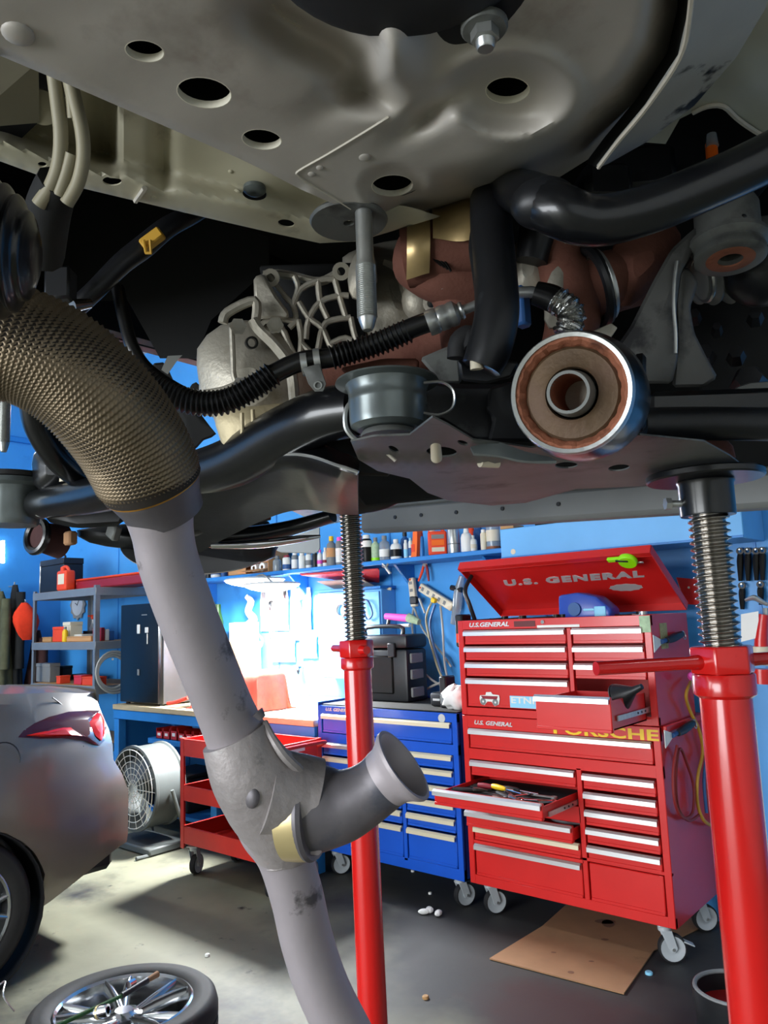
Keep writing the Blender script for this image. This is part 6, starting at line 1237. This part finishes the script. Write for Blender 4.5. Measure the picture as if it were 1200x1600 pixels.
# ---- harness with yellow connector
hn = B().tube([at(u, v, d) for u, v, d in ((120, 480, .95), (150, 452, .95), (190, 412, .96), (225, 385, .97), (262, 355, .98), (300, 335, 1.0), (340, 310, 1.05))], [.012, .012, .013, .014, .013, .012, .012], 14, 6).done('wiring_harness', 'black_satin', t, world=True, label='black wiring harness with yellow clip'); c = at(238, 374, .955)
B().box(c, (.03, .012, .016), Matrix.Rotation(.6, 3, 'Z') @ Matrix.Rotation(-.6, 3, 'Y'), .002).done('connector', 'yellow_hose', hn, world=True); b = B()
for s in (-1, 1): b.tube([c+CU*(-.004)+CR*(s*.004-.004)-CF*.009, c+CU*(-.02)+CR*(s*.003-.002)-CF*.009], .0018, 6)
b.tube([c+CU*(-.02)+CR*(-.006)-CF*.009, c+CU*(-.02)+CR*(.002)-CF*.009], .0018, 6); b.done('connector_clip', 'yellow_hose', hn, world=True)
B().box(at(95, 447, .9), (.03, .025, .04), Matrix.Rotation(.7, 3, 'Z'), .003).done('junction_box', 'black_plastic', hn, world=True); B().cyl(at(112, 478, .9), at(140, 474, .92), .008, .006, 12).done('sensor_bolt', 'screw_steel', hn, world=True)
# ---- subframe
def beam(pts, r, nm, m='black_steel', n=8, sg=20, flat=1., par=None): return B().tube([at(u, v, d) for u, v, d in pts], r, sg, n, flat=flat).done(nm, m, par or t, world=True)
sf = beam([(560, 640, .97), (505, 650, 1.0), (440, 680, 1.06), (370, 720, 1.13), (300, 742, 1.2), (220, 756, 1.3), (140, 775, 1.43), (60, 788, 1.58)], [.034, .036, .038, .038, .036, .036, .034, .03], 'subframe'); sf['label'] = 'glossy black tubular subframe crossmember'
# lower shell with pressed flange
lw = B(); P0 = [(300, 760, 1.2), (360, 735, 1.14), (430, 712, 1.08), (480, 712, 1.04), (530, 728, 1.0), (560, 738, .99)]
rows = []
for dv, dd in ((-24, .02), (-4, -.02), (0, -.03), (3, -.03), (22, .0), (58, .09), (90, .16)):
    rows.append([at(u, v+dv*(.7+.5*(1-k/5)), d+dd) for k, (u, v, d) in enumerate(P0)])
rows = [[V(p) for p in catmull(r, 5)] for r in rows]; lw.grid(rows).solid(-.004).done('lower_shell', 'black_steel', sf, world=True, sharp=60)
B().tube([at(u, v, d-.034) for u, v, d in P0], .0022, 6, 6).done('flange_edge', 'zinc', sf, world=True)
beam([(300, 840, 1.34), (380, 838, 1.36), (450, 826, 1.38), (520, 806, 1.36)], [.03, .028, .024, .02], 'lower_arm', par=sf, flat=.6); beam([(290, 815, 1.3), (350, 805, 1.3), (420, 795, 1.32)], [.028, .026, .02], 'lower_brace', par=sf)
beam([(330, 852, 1.32), (400, 850, 1.33), (460, 843, 1.35), (500, 838, 1.37)], [.006, .008, .007, .003], 'polished_edge', 'chrome', par=sf, sg=10)
b = B(); b.prism([atz(u, v, 1.815) for u, v in ((428, 786), (450, 788), (485, 780), (530, 800), (538, 815), (500, 822), (470, 805))], (0, 0, .004), .001); brk = b.done('support_bracket', 'plate_grey', sf, world=True)
for u, v in ((466, 792), (499, 813)): B().lathe([(0, 0), (.007, 0), (.007, .002), (0, .002)], atz(u, v, 1.8135), (0, 0, 1), 16).done('bracket_hole', 'bay_black', brk, world=True)
B().tube([atz(u, v, 1.815) for u, v in ((428, 786), (425, 780), (429, 775))]+[at(485, 770, 1.5), at(492, 755, 1.48)], .002, 6, 2).done('bracket_edge', 'seam', brk, world=True)
lump([(505, 770), (530, 742), (590, 732), (632, 752), (625, 785), (585, 800), (540, 802)], 1.5, 1.58, inflate=.03).done('mount_block', 'black_satin', sf, world=True)
b = B(); b.prism(face([(470, 672), (560, 655), (610, 690), (610, 745), (545, 742), (480, 712)], 1.1), ray(540, 700)*.04, .004); b.done('web_plate', 'black_satin', sf, world=True)
# near bushing cup
def cup(u, v, d, r, h, m='cup_grey'):
    c = at(u, v, d); b = B(); b.lathe([(0, h*.5), (r*.5, h*.5), (r*1.32, h*.5), (r*1.34, h*.46), (r*1.08, h*.42), (r*1.02, h*.3), (r, h*.16), (r*1.015, h*.12), (r*1.015, h*.04), (r, 0), (r, -h*.3), (r*.97, -h*.42), (r*.8, -h*.5), (r*.4, -h*.5), (r*.4, -h*.55), (0, -h*.55)], c, (0, 0, 1), 44); o = b.done('bushing_cup', m, sf, world=True, sharp=30); return o, c
o, c = cup(606, 634, .9, .0455, .058); B().lathe([(.0, -.03), (.03, -.03), (.033, -.034), (.033, -.037), (0, -.038)], c, (0, 0, 1), 30).done('cup_foot', 'plate_grey', o, world=True)
b = B(); b.tube([at(u, v, .87) for u, v in ((662, 598), (690, 597), (706, 607), (710, 625), (704, 640), (685, 648), (662, 645))], .0032, 6, 4, flat=.5); b.done('bracket_rim', 'zinc', sf, world=True)
b = B(); b.tube([at(u, v, .9) for u, v in ((552, 625), (541, 640), (540, 665), (548, 680), (560, 690))], .003, 6, 4); b.done('bracket_rim', 'zinc', sf, world=True)
b = B(); b.prism(face([(555, 600), (640, 590), (720, 600), (820, 600), (840, 690), (740, 690), (690, 660), (560, 690)], .96), ray(700, 640)*.12, .006); b.done('mount_box', 'black_satin', sf, world=True)
b = B(); b.prism(face([(765, 605), (800, 595), (830, 620), (832, 690), (762, 690), (770, 655), (758, 640)], .925), ray(800, 640)*.02, .004); b.done('mount_gusset', 'black_satin', sf, world=True)
b = B(); b.prism(face([(530, 575), (600, 560), (655, 560), (655, 600), (560, 605)], 1.0), ray(600, 580)*.03, .004); b.done('heat_plate', 'rust', sf, world=True); b = B(); b.prism(face([(655, 560), (690, 545), (716, 535), (722, 600), (690, 600)], .97), ray(690, 570)*.03, .004); b.done('bracket_plate', 'plate_grey', sf, world=True)
# bottom plate
PZ = 1.735
outl = [(548, 690), (585, 682), (640, 680), (676, 652), (700, 664), (740, 688), (775, 692), (830, 700), (900, 690), (1000, 680), (1100, 690), (1140, 712), (1170, 735), (1120, 752), (1000, 760), (900, 764), (820, 786), (768, 790), (700, 782), (668, 770), (640, 748), (590, 736), (560, 718)]
Hp = [(690, 706, 24, 8, .05), (885, 727, 18, 5, -.02), (967, 731, 17, 5, -.1), (723, 692, 9, 3.5, .3), (615, 702, 9, 4, .5)]
def plate_h(u, v):
    return -.006*math.exp(-((v-722)/8)**2)*(1-smooth(900, 1000, u))+.01*smooth(765, 795, v)+.006*math.exp(-((u-900)/60)**2)
bpl = sheet(outl, [pell(*h_, n=18) for h_ in Hp], plate_h, 12., z0=PZ).solid(-.002).done('bottom_plate', 'plate_grey', sf, world=True, sharp=50)
B().cyl(atz(682, 716, PZ-.008), atz(680, 688, PZ)+V((0, 0, .01)), .0062, .005, 14).done('plate_bolt', 'cream_plastic', sf, world=True); B().cyl(atz(750, 722, PZ-.004), atz(778, 724, PZ-.004), .006, .0055, 12).done('plate_clip', 'cream_plastic', sf, world=True)
b = B(); rows = [[at(u, v, .80) for u, v in ((735, 698), (775, 690), (820, 705), (860, 714))], [at(u, v, .79) for u, v in ((740, 708), (780, 712), (820, 720), (870, 720))]]; b.grid([[V(p) for p in catmull(r, 4)] for r in rows]).solid(.003).done('plate_lip', 'cup_grey', sf, world=True)
b = B(); b.tube([at(u, v, .83) for u, v in ((575, 690), (600, 705), (618, 720))], .002, 6, 3); b.done('plate_edge', 'seam', sf, world=True)
# round mount with rusty bushing
MC = at(891, 614, .715); mn = (CR*-.42+CU*-.06-CF*.9).normalized(); RM = .0565
mo = B().lathe([(RM*.98, 0), (RM*1.0, -.004), (RM*1.03, -.012), (RM*1.1, -.03), (RM*1.13, -.06), (RM*1.08, -.1), (RM*.9, -.125), (0, -.13)], MC, mn, 56, cap=False).done('round_mount', 'black_steel', sf, world=True, label='round black mount with rusty bushing')
B().lathe([(RM*.92, .001), (RM*.985, .002), (RM*1.015, -.002), (RM*1.02, -.006), (RM*.92, -.004)], MC, mn, 56, closed=True).done('steel_rim', 'zinc', mo, world=True)
k = 40; rows = []
x_, y_, n_ = frame(mn)
for r_, h_ in ((.93, -.001), (.87, -.002), (.80, -.007), (.78, -.012)): rows.append([MC+n_*(h_+.0012*math.sin(i*2.7)*(1 if .8 < r_ < .9 else 0))+(x_*math.cos(2*PI*i/80)+y_*math.sin(2*PI*i/80))*RM*(r_+.012*math.sin(i*1.57+r_*9)*(1 if r_ < .9 else 0)) for i in range(80)])
B().grid(rows, True).done('crimped_ring', 'rust_orange', mo, world=True, sharp=25)
B().lathe([(RM*.8, -.012), (RM*.74, -.0085), (RM*.5, -.008), (RM*.44, -.006), (RM*.42, -.012)], MC, mn, 48, cap=False).done('bushing_face', 'rust_plate', mo, world=True)
sc = MC-x_*0+n_*0
B().lathe([(RM*.3, .01), (RM*.35, .01), (RM*.37, .006), (RM*.39, -.01), (RM*.3, -.01)], sc, mn, 40, closed=True).done('inner_sleeve', 'plate_grey', mo, world=True); B().lathe([(RM*.3, .009), (RM*.295, -.06), (RM*.31, -.06), (RM*.31, .008)], sc, mn, 36, closed=True).done('bore', 'rust_orange', mo, world=True); B().lathe([(0, -.058), (RM*.29, -.058), (RM*.29, -.056), (0, -.056)], sc, mn, 30).done('bore_end', 'cast_alu', mo, world=True)
B().torus(at(1000, 612, .8), (CR*.9-CF*.3), .036, .006, 30, 6, arc=.45, start=2.2).done('rib', 'black_satin', mo, world=True)
# crossmember to the right
b = B(); b.prism(face([(1015, 612), (1080, 610), (1260, 604), (1260, 648), (1100, 650), (1015, 652)], .93), ray(1100, 630)*.1, .006); b.done('cross_beam', 'black_steel', sf, world=True); beam([(1000, 664, .9), (1100, 662, .91), (1270, 664, .92)], [.02, .02, .02], 'cross_tube', 'black_satin', par=sf)
lump([(1030, 690), (1090, 672), (1130, 680), (1150, 715), (1100, 730), (1040, 715)], .99, 1.05, inflate=.01).done('rust_panel', 'rust', sf, world=True)
# grey A-shaped arm with vertical bushing
ar = B(); ar.prism(face([(1048, 390), (1078, 362), (1092, 352), (1088, 385), (1064, 425), (1058, 470), (1056, 520), (1060, 560), (1050, 600), (990, 600), (930, 588), (950, 560), (985, 510), (1020, 440)], .94), ray(1030, 480)*.016, .004); am = ar.done('control_arm', 'arm_grey', t, world=True, label='grey pressed steel control arm')
b = B(); b.prism(face([(1060, 425), (1072, 415), (1092, 440), (1078, 480), (1085, 520), (1105, 560), (1122, 590), (1100, 605), (1050, 606), (1056, 540), (1054, 470)], .955), ray(1080, 520)*.03, .004); b.done('arm_flange', 'arm_grey', am, world=True)
B().tube([at(u, v, .935) for u, v in ((1058, 408), (1054, 440), (1053, 480), (1056, 520), (1056, 552))], .0022, 6, 4).done('arm_highlight', 'zinc', am, world=True)  # bright bead stands in for the highlight along the arm
c = at(1136, 348, .94); ax = (V((0, 0, 1))+CR*.06+CF*.1).normalized()
ab = B().lathe([(0, .03), (.02, .03), (.034, .026), (.0375, .018), (.0375, -.014), (.038, -.02), (.045, -.024), (.046, -.03), (.042, -.034), (.0395, -.036), (.0395, -.04), (.041, -.042), (.041, -.049), (.038, -.051), (.02, -.05), (.014, -.044), (.014, -.02), (0, -.02)], c, ax, 40).done('vertical_bushing', 'plate_grey', am, world=True); B().lathe([(.0145, -.0515), (.026, -.0515), (.028, -.0505), (.0145, -.0495)], c, ax, 32, closed=True).done('bushing_rust', 'rust_orange', ab, world=True); B().ball(c+CR*.002+CF*-.0365+CU*-.008, (.005, .005, .005), 10).done('dimple', 'black_satin', ab, world=True)
# drive-shaft boot
pp = [at(1085, 440, 1.06), at(1120, 430, 1.06), at(1160, 415, 1.06), at(1240, 385, 1.07)]; q = catmull(pp, 10); bt = B().tube(q, [.026+.03*k/len(q)+.006*math.sin(k*1.1) for k in range(len(q))], 26).done('shaft_boot', 'grey_plastic', t, world=True, sharp=70, label='ribbed grey drive shaft boot'); B().torus(at(1098, 436, 1.04), pp[1]-pp[0], .03, .003, 24, 6).done('boot_clamp', 'zinc', bt, world=True)
b = B(); b.ball(at(1190, 420, 1.02), .05, 20); b.done('joint_housing', 'black_satin', t, world=True)
for u, v, r in ((1085, 500, .012), (1150, 560, .016), (1120, 520, .01), (1180, 500, .014), (1100, 560, .02), (1170, 600, .03)): B().cyl(at(u, v, 1.14), at(u, v, 1.14)-ray(u, v)*.03+CU*.01, r*.9, r*.6, 6).done('bay_fastener', 'black_satin', t, world=True)
b = B(); b.prism(face([(1060, 440), (1260, 420), (1260, 640), (1100, 640)], 1.2), ray(1150, 530)*.1, .004); b.prism(face([(590, 300), (900, 300), (1320, 380), (1320, 722), (1100, 742), (900, 760), (570, 792), (500, 700), (500, 600)], 1.46), ray(800, 600)*.06, .004); b.done('bay_shade_backing', 'bay_black', t, world=True)  # black panels added to give the bay its dark, shaded depth
lump([(1150, 605), (1200, 596), (1260, 600), (1260, 640), (1150, 640)], 1.02, 1.06, inflate=.005).done('arm_plate', 'plate_grey', t, world=True)
# ---- grey lower front beam and flap
A, Z = aty(575, 815, 1.62), aty(1290, 760, 1.55); d = (Z-A).normalized(); s_ = V((0, 0, 1)).cross(d).normalized(); u_ = d.cross(s_); R = Matrix((d, s_, u_)).transposed()
fb = B().box((A+Z)/2, ((Z-A).length, .07, .068), R, .01).done('front_beam', 'grey_plastic', t, world=True, label='grey lower front beam'); B().box((A+Z)/2+u_*.036-s_*.02, ((Z-A).length, .03, .012), R, .004).done('beam_ledge', 'plate_grey', fb, world=True)
for f in (.12, .2, .3, .42, .55): B().cyl(A+(Z-A)*f-s_*.034+u_*.002, A+(Z-A)*f-s_*.038+u_*.002, .005, seg=10).done('beam_clip', 'black_satin', fb, world=True)
fp = aty(465, 848, 1.75); b = B(); hw_ = .075; w2 = V((.62, .52, 0)).normalized()
b.prism([fp+w2*x+V((0, 0, z)) for x, z in ((-hw_*1.05, .06), (hw_, .06), (hw_, -.02), (hw_*.92, -.032), (hw_*.75, -.038), (-hw_*.75, -.03), (-hw_*.92, -.024), (-hw_, -.012))], V((-.5, .6, 0))*.012, .002); b.done('splash_flap', 'caster_grey', t, world=True, label='pale grey splash flap')
# ---- far left side: cup, bar, knuckle, disc
c = at(18, 790, 1.6); b = B(); b.lathe([(0, .05), (.08, .05), (.082, .04), (.06, .036), (.055, .02), (.055, -.03), (.05, -.042), (0, -.042)], c, (0, 0, 1), 36); o = b.done('bushing_cup', 'cup_grey', sf, world=True); B().torus(at(68, 785, 1.55), CR*.3-CF, .028, .003, 24, 6, arc=.6, start=4.2).done('bracket_rim', 'zinc', o, world=True); B().lathe([(0, .052), (.081, .052), (.083, .056), (.083, .062), (0, .064)], c, (0, 0, 1), 36).done('cup_cap', 'rubber', o, world=True)
b = B(); b.prism(face([(70, 768), (180, 770), (200, 800), (190, 822), (120, 826), (70, 815)], 1.6), ray(120, 790)*.15, .01); b.done('far_mount_box', 'black_satin', sf, world=True)
beam([(52, 630, 1.35), (60, 668, 1.37), (85, 710, 1.4), (115, 738, 1.45), (140, 752, 1.48)], [.024, .024, .024, .024, .022], 'far_bar', 'black_steel', par=sb)
lump([(50, 740), (52, 710), (75, 695), (120, 720), (125, 760), (60, 765)], 1.55, 1.62, inflate=.02).done('far_cover', 'black_steel', sf, world=True); B().cyl(at(101, 752, 1.5), at(100, 744, 1.5), .01, .008, 12).done('far_bolt', 'cream_plastic', sf, world=True)
kn = lump([(120, 828), (200, 818), (330, 800), (420, 815), (430, 870), (380, 878), (280, 862), (200, 858), (140, 848)], 1.75, 1.9, inflate=.03).done('far_knuckle', 'black_satin', t, world=True, label='dark far side suspension knuckle')
B().torus(at(58, 838, 1.7), CR*-.5-CF*.8+CU*.2, .034, .009, 26, 8).done('far_bushing', 'black_steel', kn, world=True); B().lathe([(0, 0), (.028, 0), (.034, -.02), (.04, -.06), (0, -.06)], at(58, 838, 1.7), CR*-.5-CF*.8+CU*.2, 24).done('far_bushing_core', 'jacket_brown', kn, world=True); B().box(at(110, 841, 1.68), (.03, .02, .03), None, .004).done('far_nut', 'cardboard', kn, world=True); B().box(at(178, 830, 1.7), (.035, .02, .035), Matrix.Rotation(.5, 3, 'Y'), .004).done('far_nut', 'plate_grey', kn, world=True)
dc = at(315, 850, 1.85); dn_ = (CU*.86+CF*-.32+CR*.06).normalized(); B().lathe([(0, -.01), (.1, -.01), (.16, -.004), (.185, .006), (.186, .009), (.16, .002), (.1, -.004), (0, -.004)], dc, dn_, 48, closed=True).done('dust_shield', 'alu', kn, world=True)
b = B(); random.seed(9)
for k in range(14): b.ball(at(random.uniform(300, 420), random.uniform(808, 850), 1.72), (random.uniform(.01, .03), .012, random.uniform(.005, .012)), 8, Matrix.Rotation(random.random(), 3, 'Y'))
b.done('far_caliper', 'black_satin', kn, world=True, sharp=20)
# dark gap filler: far wheel house liner
lump([(232, 580), (255, 566), (266, 586), (266, 602), (288, 616), (300, 600), (312, 602), (316, 650), (338, 678), (318, 688), (300, 706), (285, 690), (262, 650)], 1.3, 1.36, inflate=.005).done('liner_edge', 'bay_black', t, world=True); b = B(); b.prism(face([(252, 578), (262, 556), (285, 555), (278, 562), (262, 585)], 1.25), ray(265, 570)*.004); b.done('liner_clip', 'plate_grey', t, world=True)
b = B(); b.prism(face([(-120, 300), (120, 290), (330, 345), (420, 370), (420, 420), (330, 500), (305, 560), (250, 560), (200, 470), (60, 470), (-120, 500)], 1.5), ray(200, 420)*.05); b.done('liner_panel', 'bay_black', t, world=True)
# ================================================================ removed exhaust downpipe hanging in front
t = thing('exhaust_downpipe', 'grey exhaust downpipe with braided flex section and side outlet, hanging loose', 'exhaust pipe', at(540, 1700, .82))
fx = [(-90, 520, .60), (-30, 532, .605), (40, 545, .61), (105, 580, .62), (165, 635, .635), (210, 695, .655), (238, 755, .675)]
cl = catmull([at(*p) for p in fx], 48); L = [0]
for i in range(1, len(cl)): L.append(L[-1]+(cl[i]-cl[i-1]).length)
rows = []; nc = 36; pitch = .0074; nseg = nc*6; n_r = int(L[-1]/pitch*6); j = 0
x = None; prevT = None
for k in range(n_r+1):
    s = L[-1]*k/n_r
    while j < len(L)-2 and L[j+1] < s: j += 1
    f = (s-L[j])/max(1e-9, L[j+1]-L[j]); c = cl[j]*(1-f)+cl[j+1]*f; T = (cl[min(j+2, len(cl)-1)]-cl[max(0, j-1)]).normalized()
    if x is None: x, y, _ = frame(T)
    else: q = prevT.rotation_difference(T); x = q @ x; x = (x-T*x.dot(T)).normalized()
    prevT = T; y = T.cross(x); row = []; end = smooth(0, .012, L[-1]-s)
    for i in range(nseg):
        a = 2*PI*i/nseg; ph = k/6; sph = i/6
        # knitted wire: rows of interlocking loops
        w1 = math.sin(2*PI*(ph+.28*math.cos(2*PI*sph))); w2 = math.sin(2*PI*(ph+.5-.28*math.cos(2*PI*sph)))
        h = .0042*max(abs(w1)**1.6*(.5+.5*math.cos(2*PI*sph*1.0)), abs(w2)**1.6*(.5-.5*math.cos(2*PI*sph)))
        r = (.0425+h)*(.93+.07*end)+.0008*math.sin(3*a+s*30); row.append(c+(x*math.cos(a)+y*math.sin(a))*r)
    rows.append(row)
B().tube(cl[::6]+[cl[-1]], .0438, 40, cap=False).done('flex_core', 'braid_gap_shade', t, world=True)
fxo = B().grid(rows, True).done('braided_flex', 'braid', t, world=True, sharp=180, label='bronze coloured braided flex sleeve')
e0 = cl[-1]; eT = (cl[-1]-cl[-4]).normalized()
B().lathe([(.0405, -.016), (.0425, -.016), (.0425, .002), (.0405, .002)], e0, eT, 44, closed=True).done('copper_band', 'copper', t, world=True)
# main tube
mp = [(238, 752, .675), (244, 775, .68), (254, 830, .69), (264, 880, .70), (290, 955, .715), (328, 1050, .735), (352, 1110, .75), (378, 1170, .765), (405, 1240, .78), (425, 1290, .785), (444, 1335, .79), (464, 1400, .795), (480, 1470, .80), (505, 1545, .80), (545, 1625, .80), (585, 1700, .80)]
rads = [.0395, .034, .0275, .0272, .0272, .0274, .028, .031, .034, .034, .028, .0272, .0272, .0272, .0272, .0272]
B().tube([at(*p) for p in mp], rads, 36, 10).done('main_tube', 'pipe', t, world=True, sharp=60)
B().lathe([(.034, -.004), (.0415, -.003), (.042, .0), (.0405, .004), (.036, .018), (.0345, .03)], e0+eT*.002, eT, 44).done('neck_collar', 'pipe_dark', t, world=True)
ln = [at(245, 812, .663), at(247, 830, .664), at(249, 850, .669)]; B().tube(ln, [.0015, .0028, .0015], 8, 4).done('weld_scar', 'zinc', t, world=True)
# collector: pressed y-piece
co = [(366, 1150, .752), (392, 1205, .755), (420, 1245, .765), (440, 1290, .775), (444, 1330, .785)]
B().tube([at(*p) for p in co], [.033, .041, .0455, .041, .031], 36, 8, flat=.82, up=tuple(CF)).done('collector', 'pipe_weld', t, world=True, sharp=60)
B().tube([at(415, 1235, .76), at(445, 1240, .765), at(470, 1245, .77), at(490, 1250, .772)], [.042, .041, .041, .041], 30, 6).done('branch_root', 'pipe_weld', t, world=True, sharp=60)
B().torus(at(448, 1330, .79), at(464, 1400, .795)-at(425, 1290, .785), .0285, .0022, 36, 8).done('weld_ring', 'pipe_weld', t, world=True); B().torus(at(370, 1158, .757), at(378, 1170, .765)-at(352, 1110, .75), .0305, .0016, 36, 8).done('weld_ring', 'pipe_weld', t, world=True)
seam_ = [at(u, v, d) for u, v, d in ((414, 1128, .752), (424, 1150, .742), (444, 1180, .738), (468, 1204, .748), (478, 1216, .756))]; B().tube(seam_, [.003, .004, .005, .005, .003], 8, 5).done('pressed_seam', 'pipe_weld', t, world=True)
B().ball(at(392, 1243, .728), (.011, .006, .012), 16).done('pressed_dent', 'pipe_dark', t, world=True); B().cyl(at(402, 1112, .735), at(410, 1122, .735), .006, .004, 12).done('sensor_boss', 'pipe_dark', t, world=True)
# side outlet with clamp band and flared end
ba = [(470, 1262, .775), (500, 1262, .77), (535, 1258, .765), (565, 1245, .76), (590, 1228, .757), (606, 1214, .755)]
bp2 = [at(*p) for p in ba]; B().tube(bp2, [.0445, .042, .0355, .0305, .0285, .029], 34, 8).done('side_outlet', 'pipe_dark', t, world=True, sharp=60)
od = (bp2[-1]-bp2[-3]).normalized(); B().lathe([(.029, -.004), (.030, .004), (.033, .010), (.0375, .016), (.0385, .018), (.0385, .021), (.035, .021), (.027, .012), (.026, -.004)], bp2[-1], od, 40, closed=True).done('flared_end', 'pipe', t, world=True)
bdv = (bp2[1]-bp2[0]).normalized(); B().lathe([(.044, -.012), (.046, -.012), (.0465, .0), (.046, .01), (.044, .01)], at(470, 1268, .77), bdv, 44, closed=True).done('clamp_band', 'brass', t, world=True); B().lathe([(.033, -.004), (.047, -.004), (.048, .0), (.046, .004), (.033, .004)], at(488, 1266, .768), bdv, 44, closed=True).done('clamp_flange', 'pipe_dark', t, world=True)
b = B(); b.prism([at(u, v, .742) for u, v in ((470, 1325), (482, 1318), (504, 1330), (498, 1337), (480, 1335))], ray(485, 1330)*.02, .001); b.done('clamp_ear', 'pipe', t, world=True)
# ================================================================ two screw stands
def stand(name, label, u, v, d, vs, k, tilt=(0, 0), arm_dir=None, head='plate', rT=.0305):
    """vs: rows for plate, sleeve end, screw end, nut end, collar end"""
    P = at(u, v, d); base = V((P.x+tilt[0], P.y+tilt[1], 0)); top = P
    zs = [zon(P.x, P.y, r) for r in vs]; t = thing(name, label, 'jack stand', base)
    ax = (V((P.x, P.y, P.z))-base).normalized(); A = lambda z: base+ax*(z/ax.z)
    zp, zsl, zsc, znu, zco = zs
    B().lathe([(rT*.88, .05), (rT, .05), (rT, zco-.0), (rT*.88, zco)], base, ax, 40, closed=True).done('tube', 'stand_red', t, world=True)
    B().lathe([(rT*.9, zco), (rT*1.0, zco-.002), (rT*1.18, zco+.002), (rT*1.2, zco+.006), (rT*1.2, znu-.002), (rT*1.16, znu), (rT*.9, znu)], base, ax, 40, closed=True).done('collar', 'stand_red', t, world=True)
    nu = B(); x, y, n = frame(ax); R6 = rT*1.28
    nu.prism([A(znu)+(x*math.cos(2*PI*i/6+k)+y*math.sin(2*PI*i/6+k))*R6 for i in range(6)], ax*(zsc-znu), .003, 2); nut = nu.done('hex_nut', 'stand_red', t, world=True)
    zc_ = (znu+zsc)/2-.002
    for s, (ln, dr) in enumerate(arm_dir): B().tube([A(zc_)+dr*R6*.7, A(zc_)+dr*(R6+.012), A(zc_)+dr*(R6+ln)], [.010, .0082, .0082], 14).done('turning_handle', 'stand_red', nut, world=True)
    # threaded screw
    r0 = rT*.74; pitch = .0088; H = zp-.01-zsc+.05; n_ = 28; rows = []; tot = int(H/pitch*8)
    prof = [-.0026, -.0026, -.0012, .0022, .0026, .0022, -.0012, -.0026]
    for i in range(tot+1):
        z = zsc-.05+H*i/tot; row = []
        for j in range(n_):
            a = 2*PI*j/n_; ph = ((z-pitch*j/n_)/pitch) % 1; f = ph*8; i0 = int(f) % 8; g = f-int(f); h = prof[i0]*(1-g)+prof[(i0+1) % 8]*g
            row.append(A(z)+(x*math.cos(a)+y*math.sin(a))*(r0+h))
        rows.append(row)
    B().grid(rows, True).done('screw', 'screw_steel', t, world=True, sharp=180)
    hd = B().lathe([(rT*.78, zsl), (rT*1.08, zsl), (rT*1.1, zsl+.002), (rT*1.1, zp-.012), (rT*1.16, zp-.008), (rT*1.1, zp-.004), (rT*.78, zp-.004)], base, ax, 36, closed=True).done('head_sleeve', 'black_steel', t, world=True)
    if head == 'plate': B().lathe([(0, zp-.006), (rT*2.28, zp-.006), (rT*2.34, zp-.004), (rT*2.34, zp+.002), (rT*2.28, zp+.004), (0, zp+.004)], base, ax, 48).done('saddle_plate', 'black_steel', hd, world=True)
    else: B().lathe([(0, zp-.012), (rT*1.4, zp-.012), (rT*1.75, zp), (rT*1.8, zp+.03), (rT*1.6, zp+.045), (0, zp+.045)], base, ax, 40).done('saddle_pad', 'rubber', hd, world=True)
    bz = zsl+.3*(zp-zsl)
    lf = -CR; B().cyl(A(bz)+lf*rT*1.0, A(bz)+lf*(rT*1.0+.016), .0045, seg=12).done('set_bolt', 'zinc', hd, world=True); B().cyl(A(bz)+lf*(rT+.016), A(bz)+lf*(rT+.023), .008, seg=6).done('bolt_head', 'zinc', hd, world=True)
    for i in range(3):
        a = 2*PI*i/3+.4; dr = V((math.cos(a), math.sin(a), 0)); B().tube([base+V((0, 0, .26)), base+dr*.16+V((0, 0, .1)), base+dr*.26+V((0, 0, .012))], .013, 10, 3).done('leg', 'stand_red', t, world=True); B().cyl(base+dr*.26, base+dr*.26+V((0, 0, .01)), .03, seg=16).done('foot', 'stand_red', t, world=True)
    return t
fw_ = V((CR.x, CR.y, 0)).normalized(); fd = V((CF.x, CF.y, 0)).normalized()
stand('jack_stand', 'tall red screw stand in front of the red tool chest', 1130, 1050, .95, (744, 806, 1009, 1052, 1087), .12, (0, 0), [(.135, (-fw_*.97-fd*.25).normalized()), (.12, (fw_*.97+fd*.25).normalized())])
stand('jack_stand', 'tall red screw stand standing beside the grey downpipe', 557, 1012, 1.6, (768, 790, 1000, 1027, 1045), .35, (.035, -.01), [(.02, (fw_*.4-fd*.9).normalized()), (.1, (fw_*-.4+fd*.9).normalized())], 'pad', .0285)
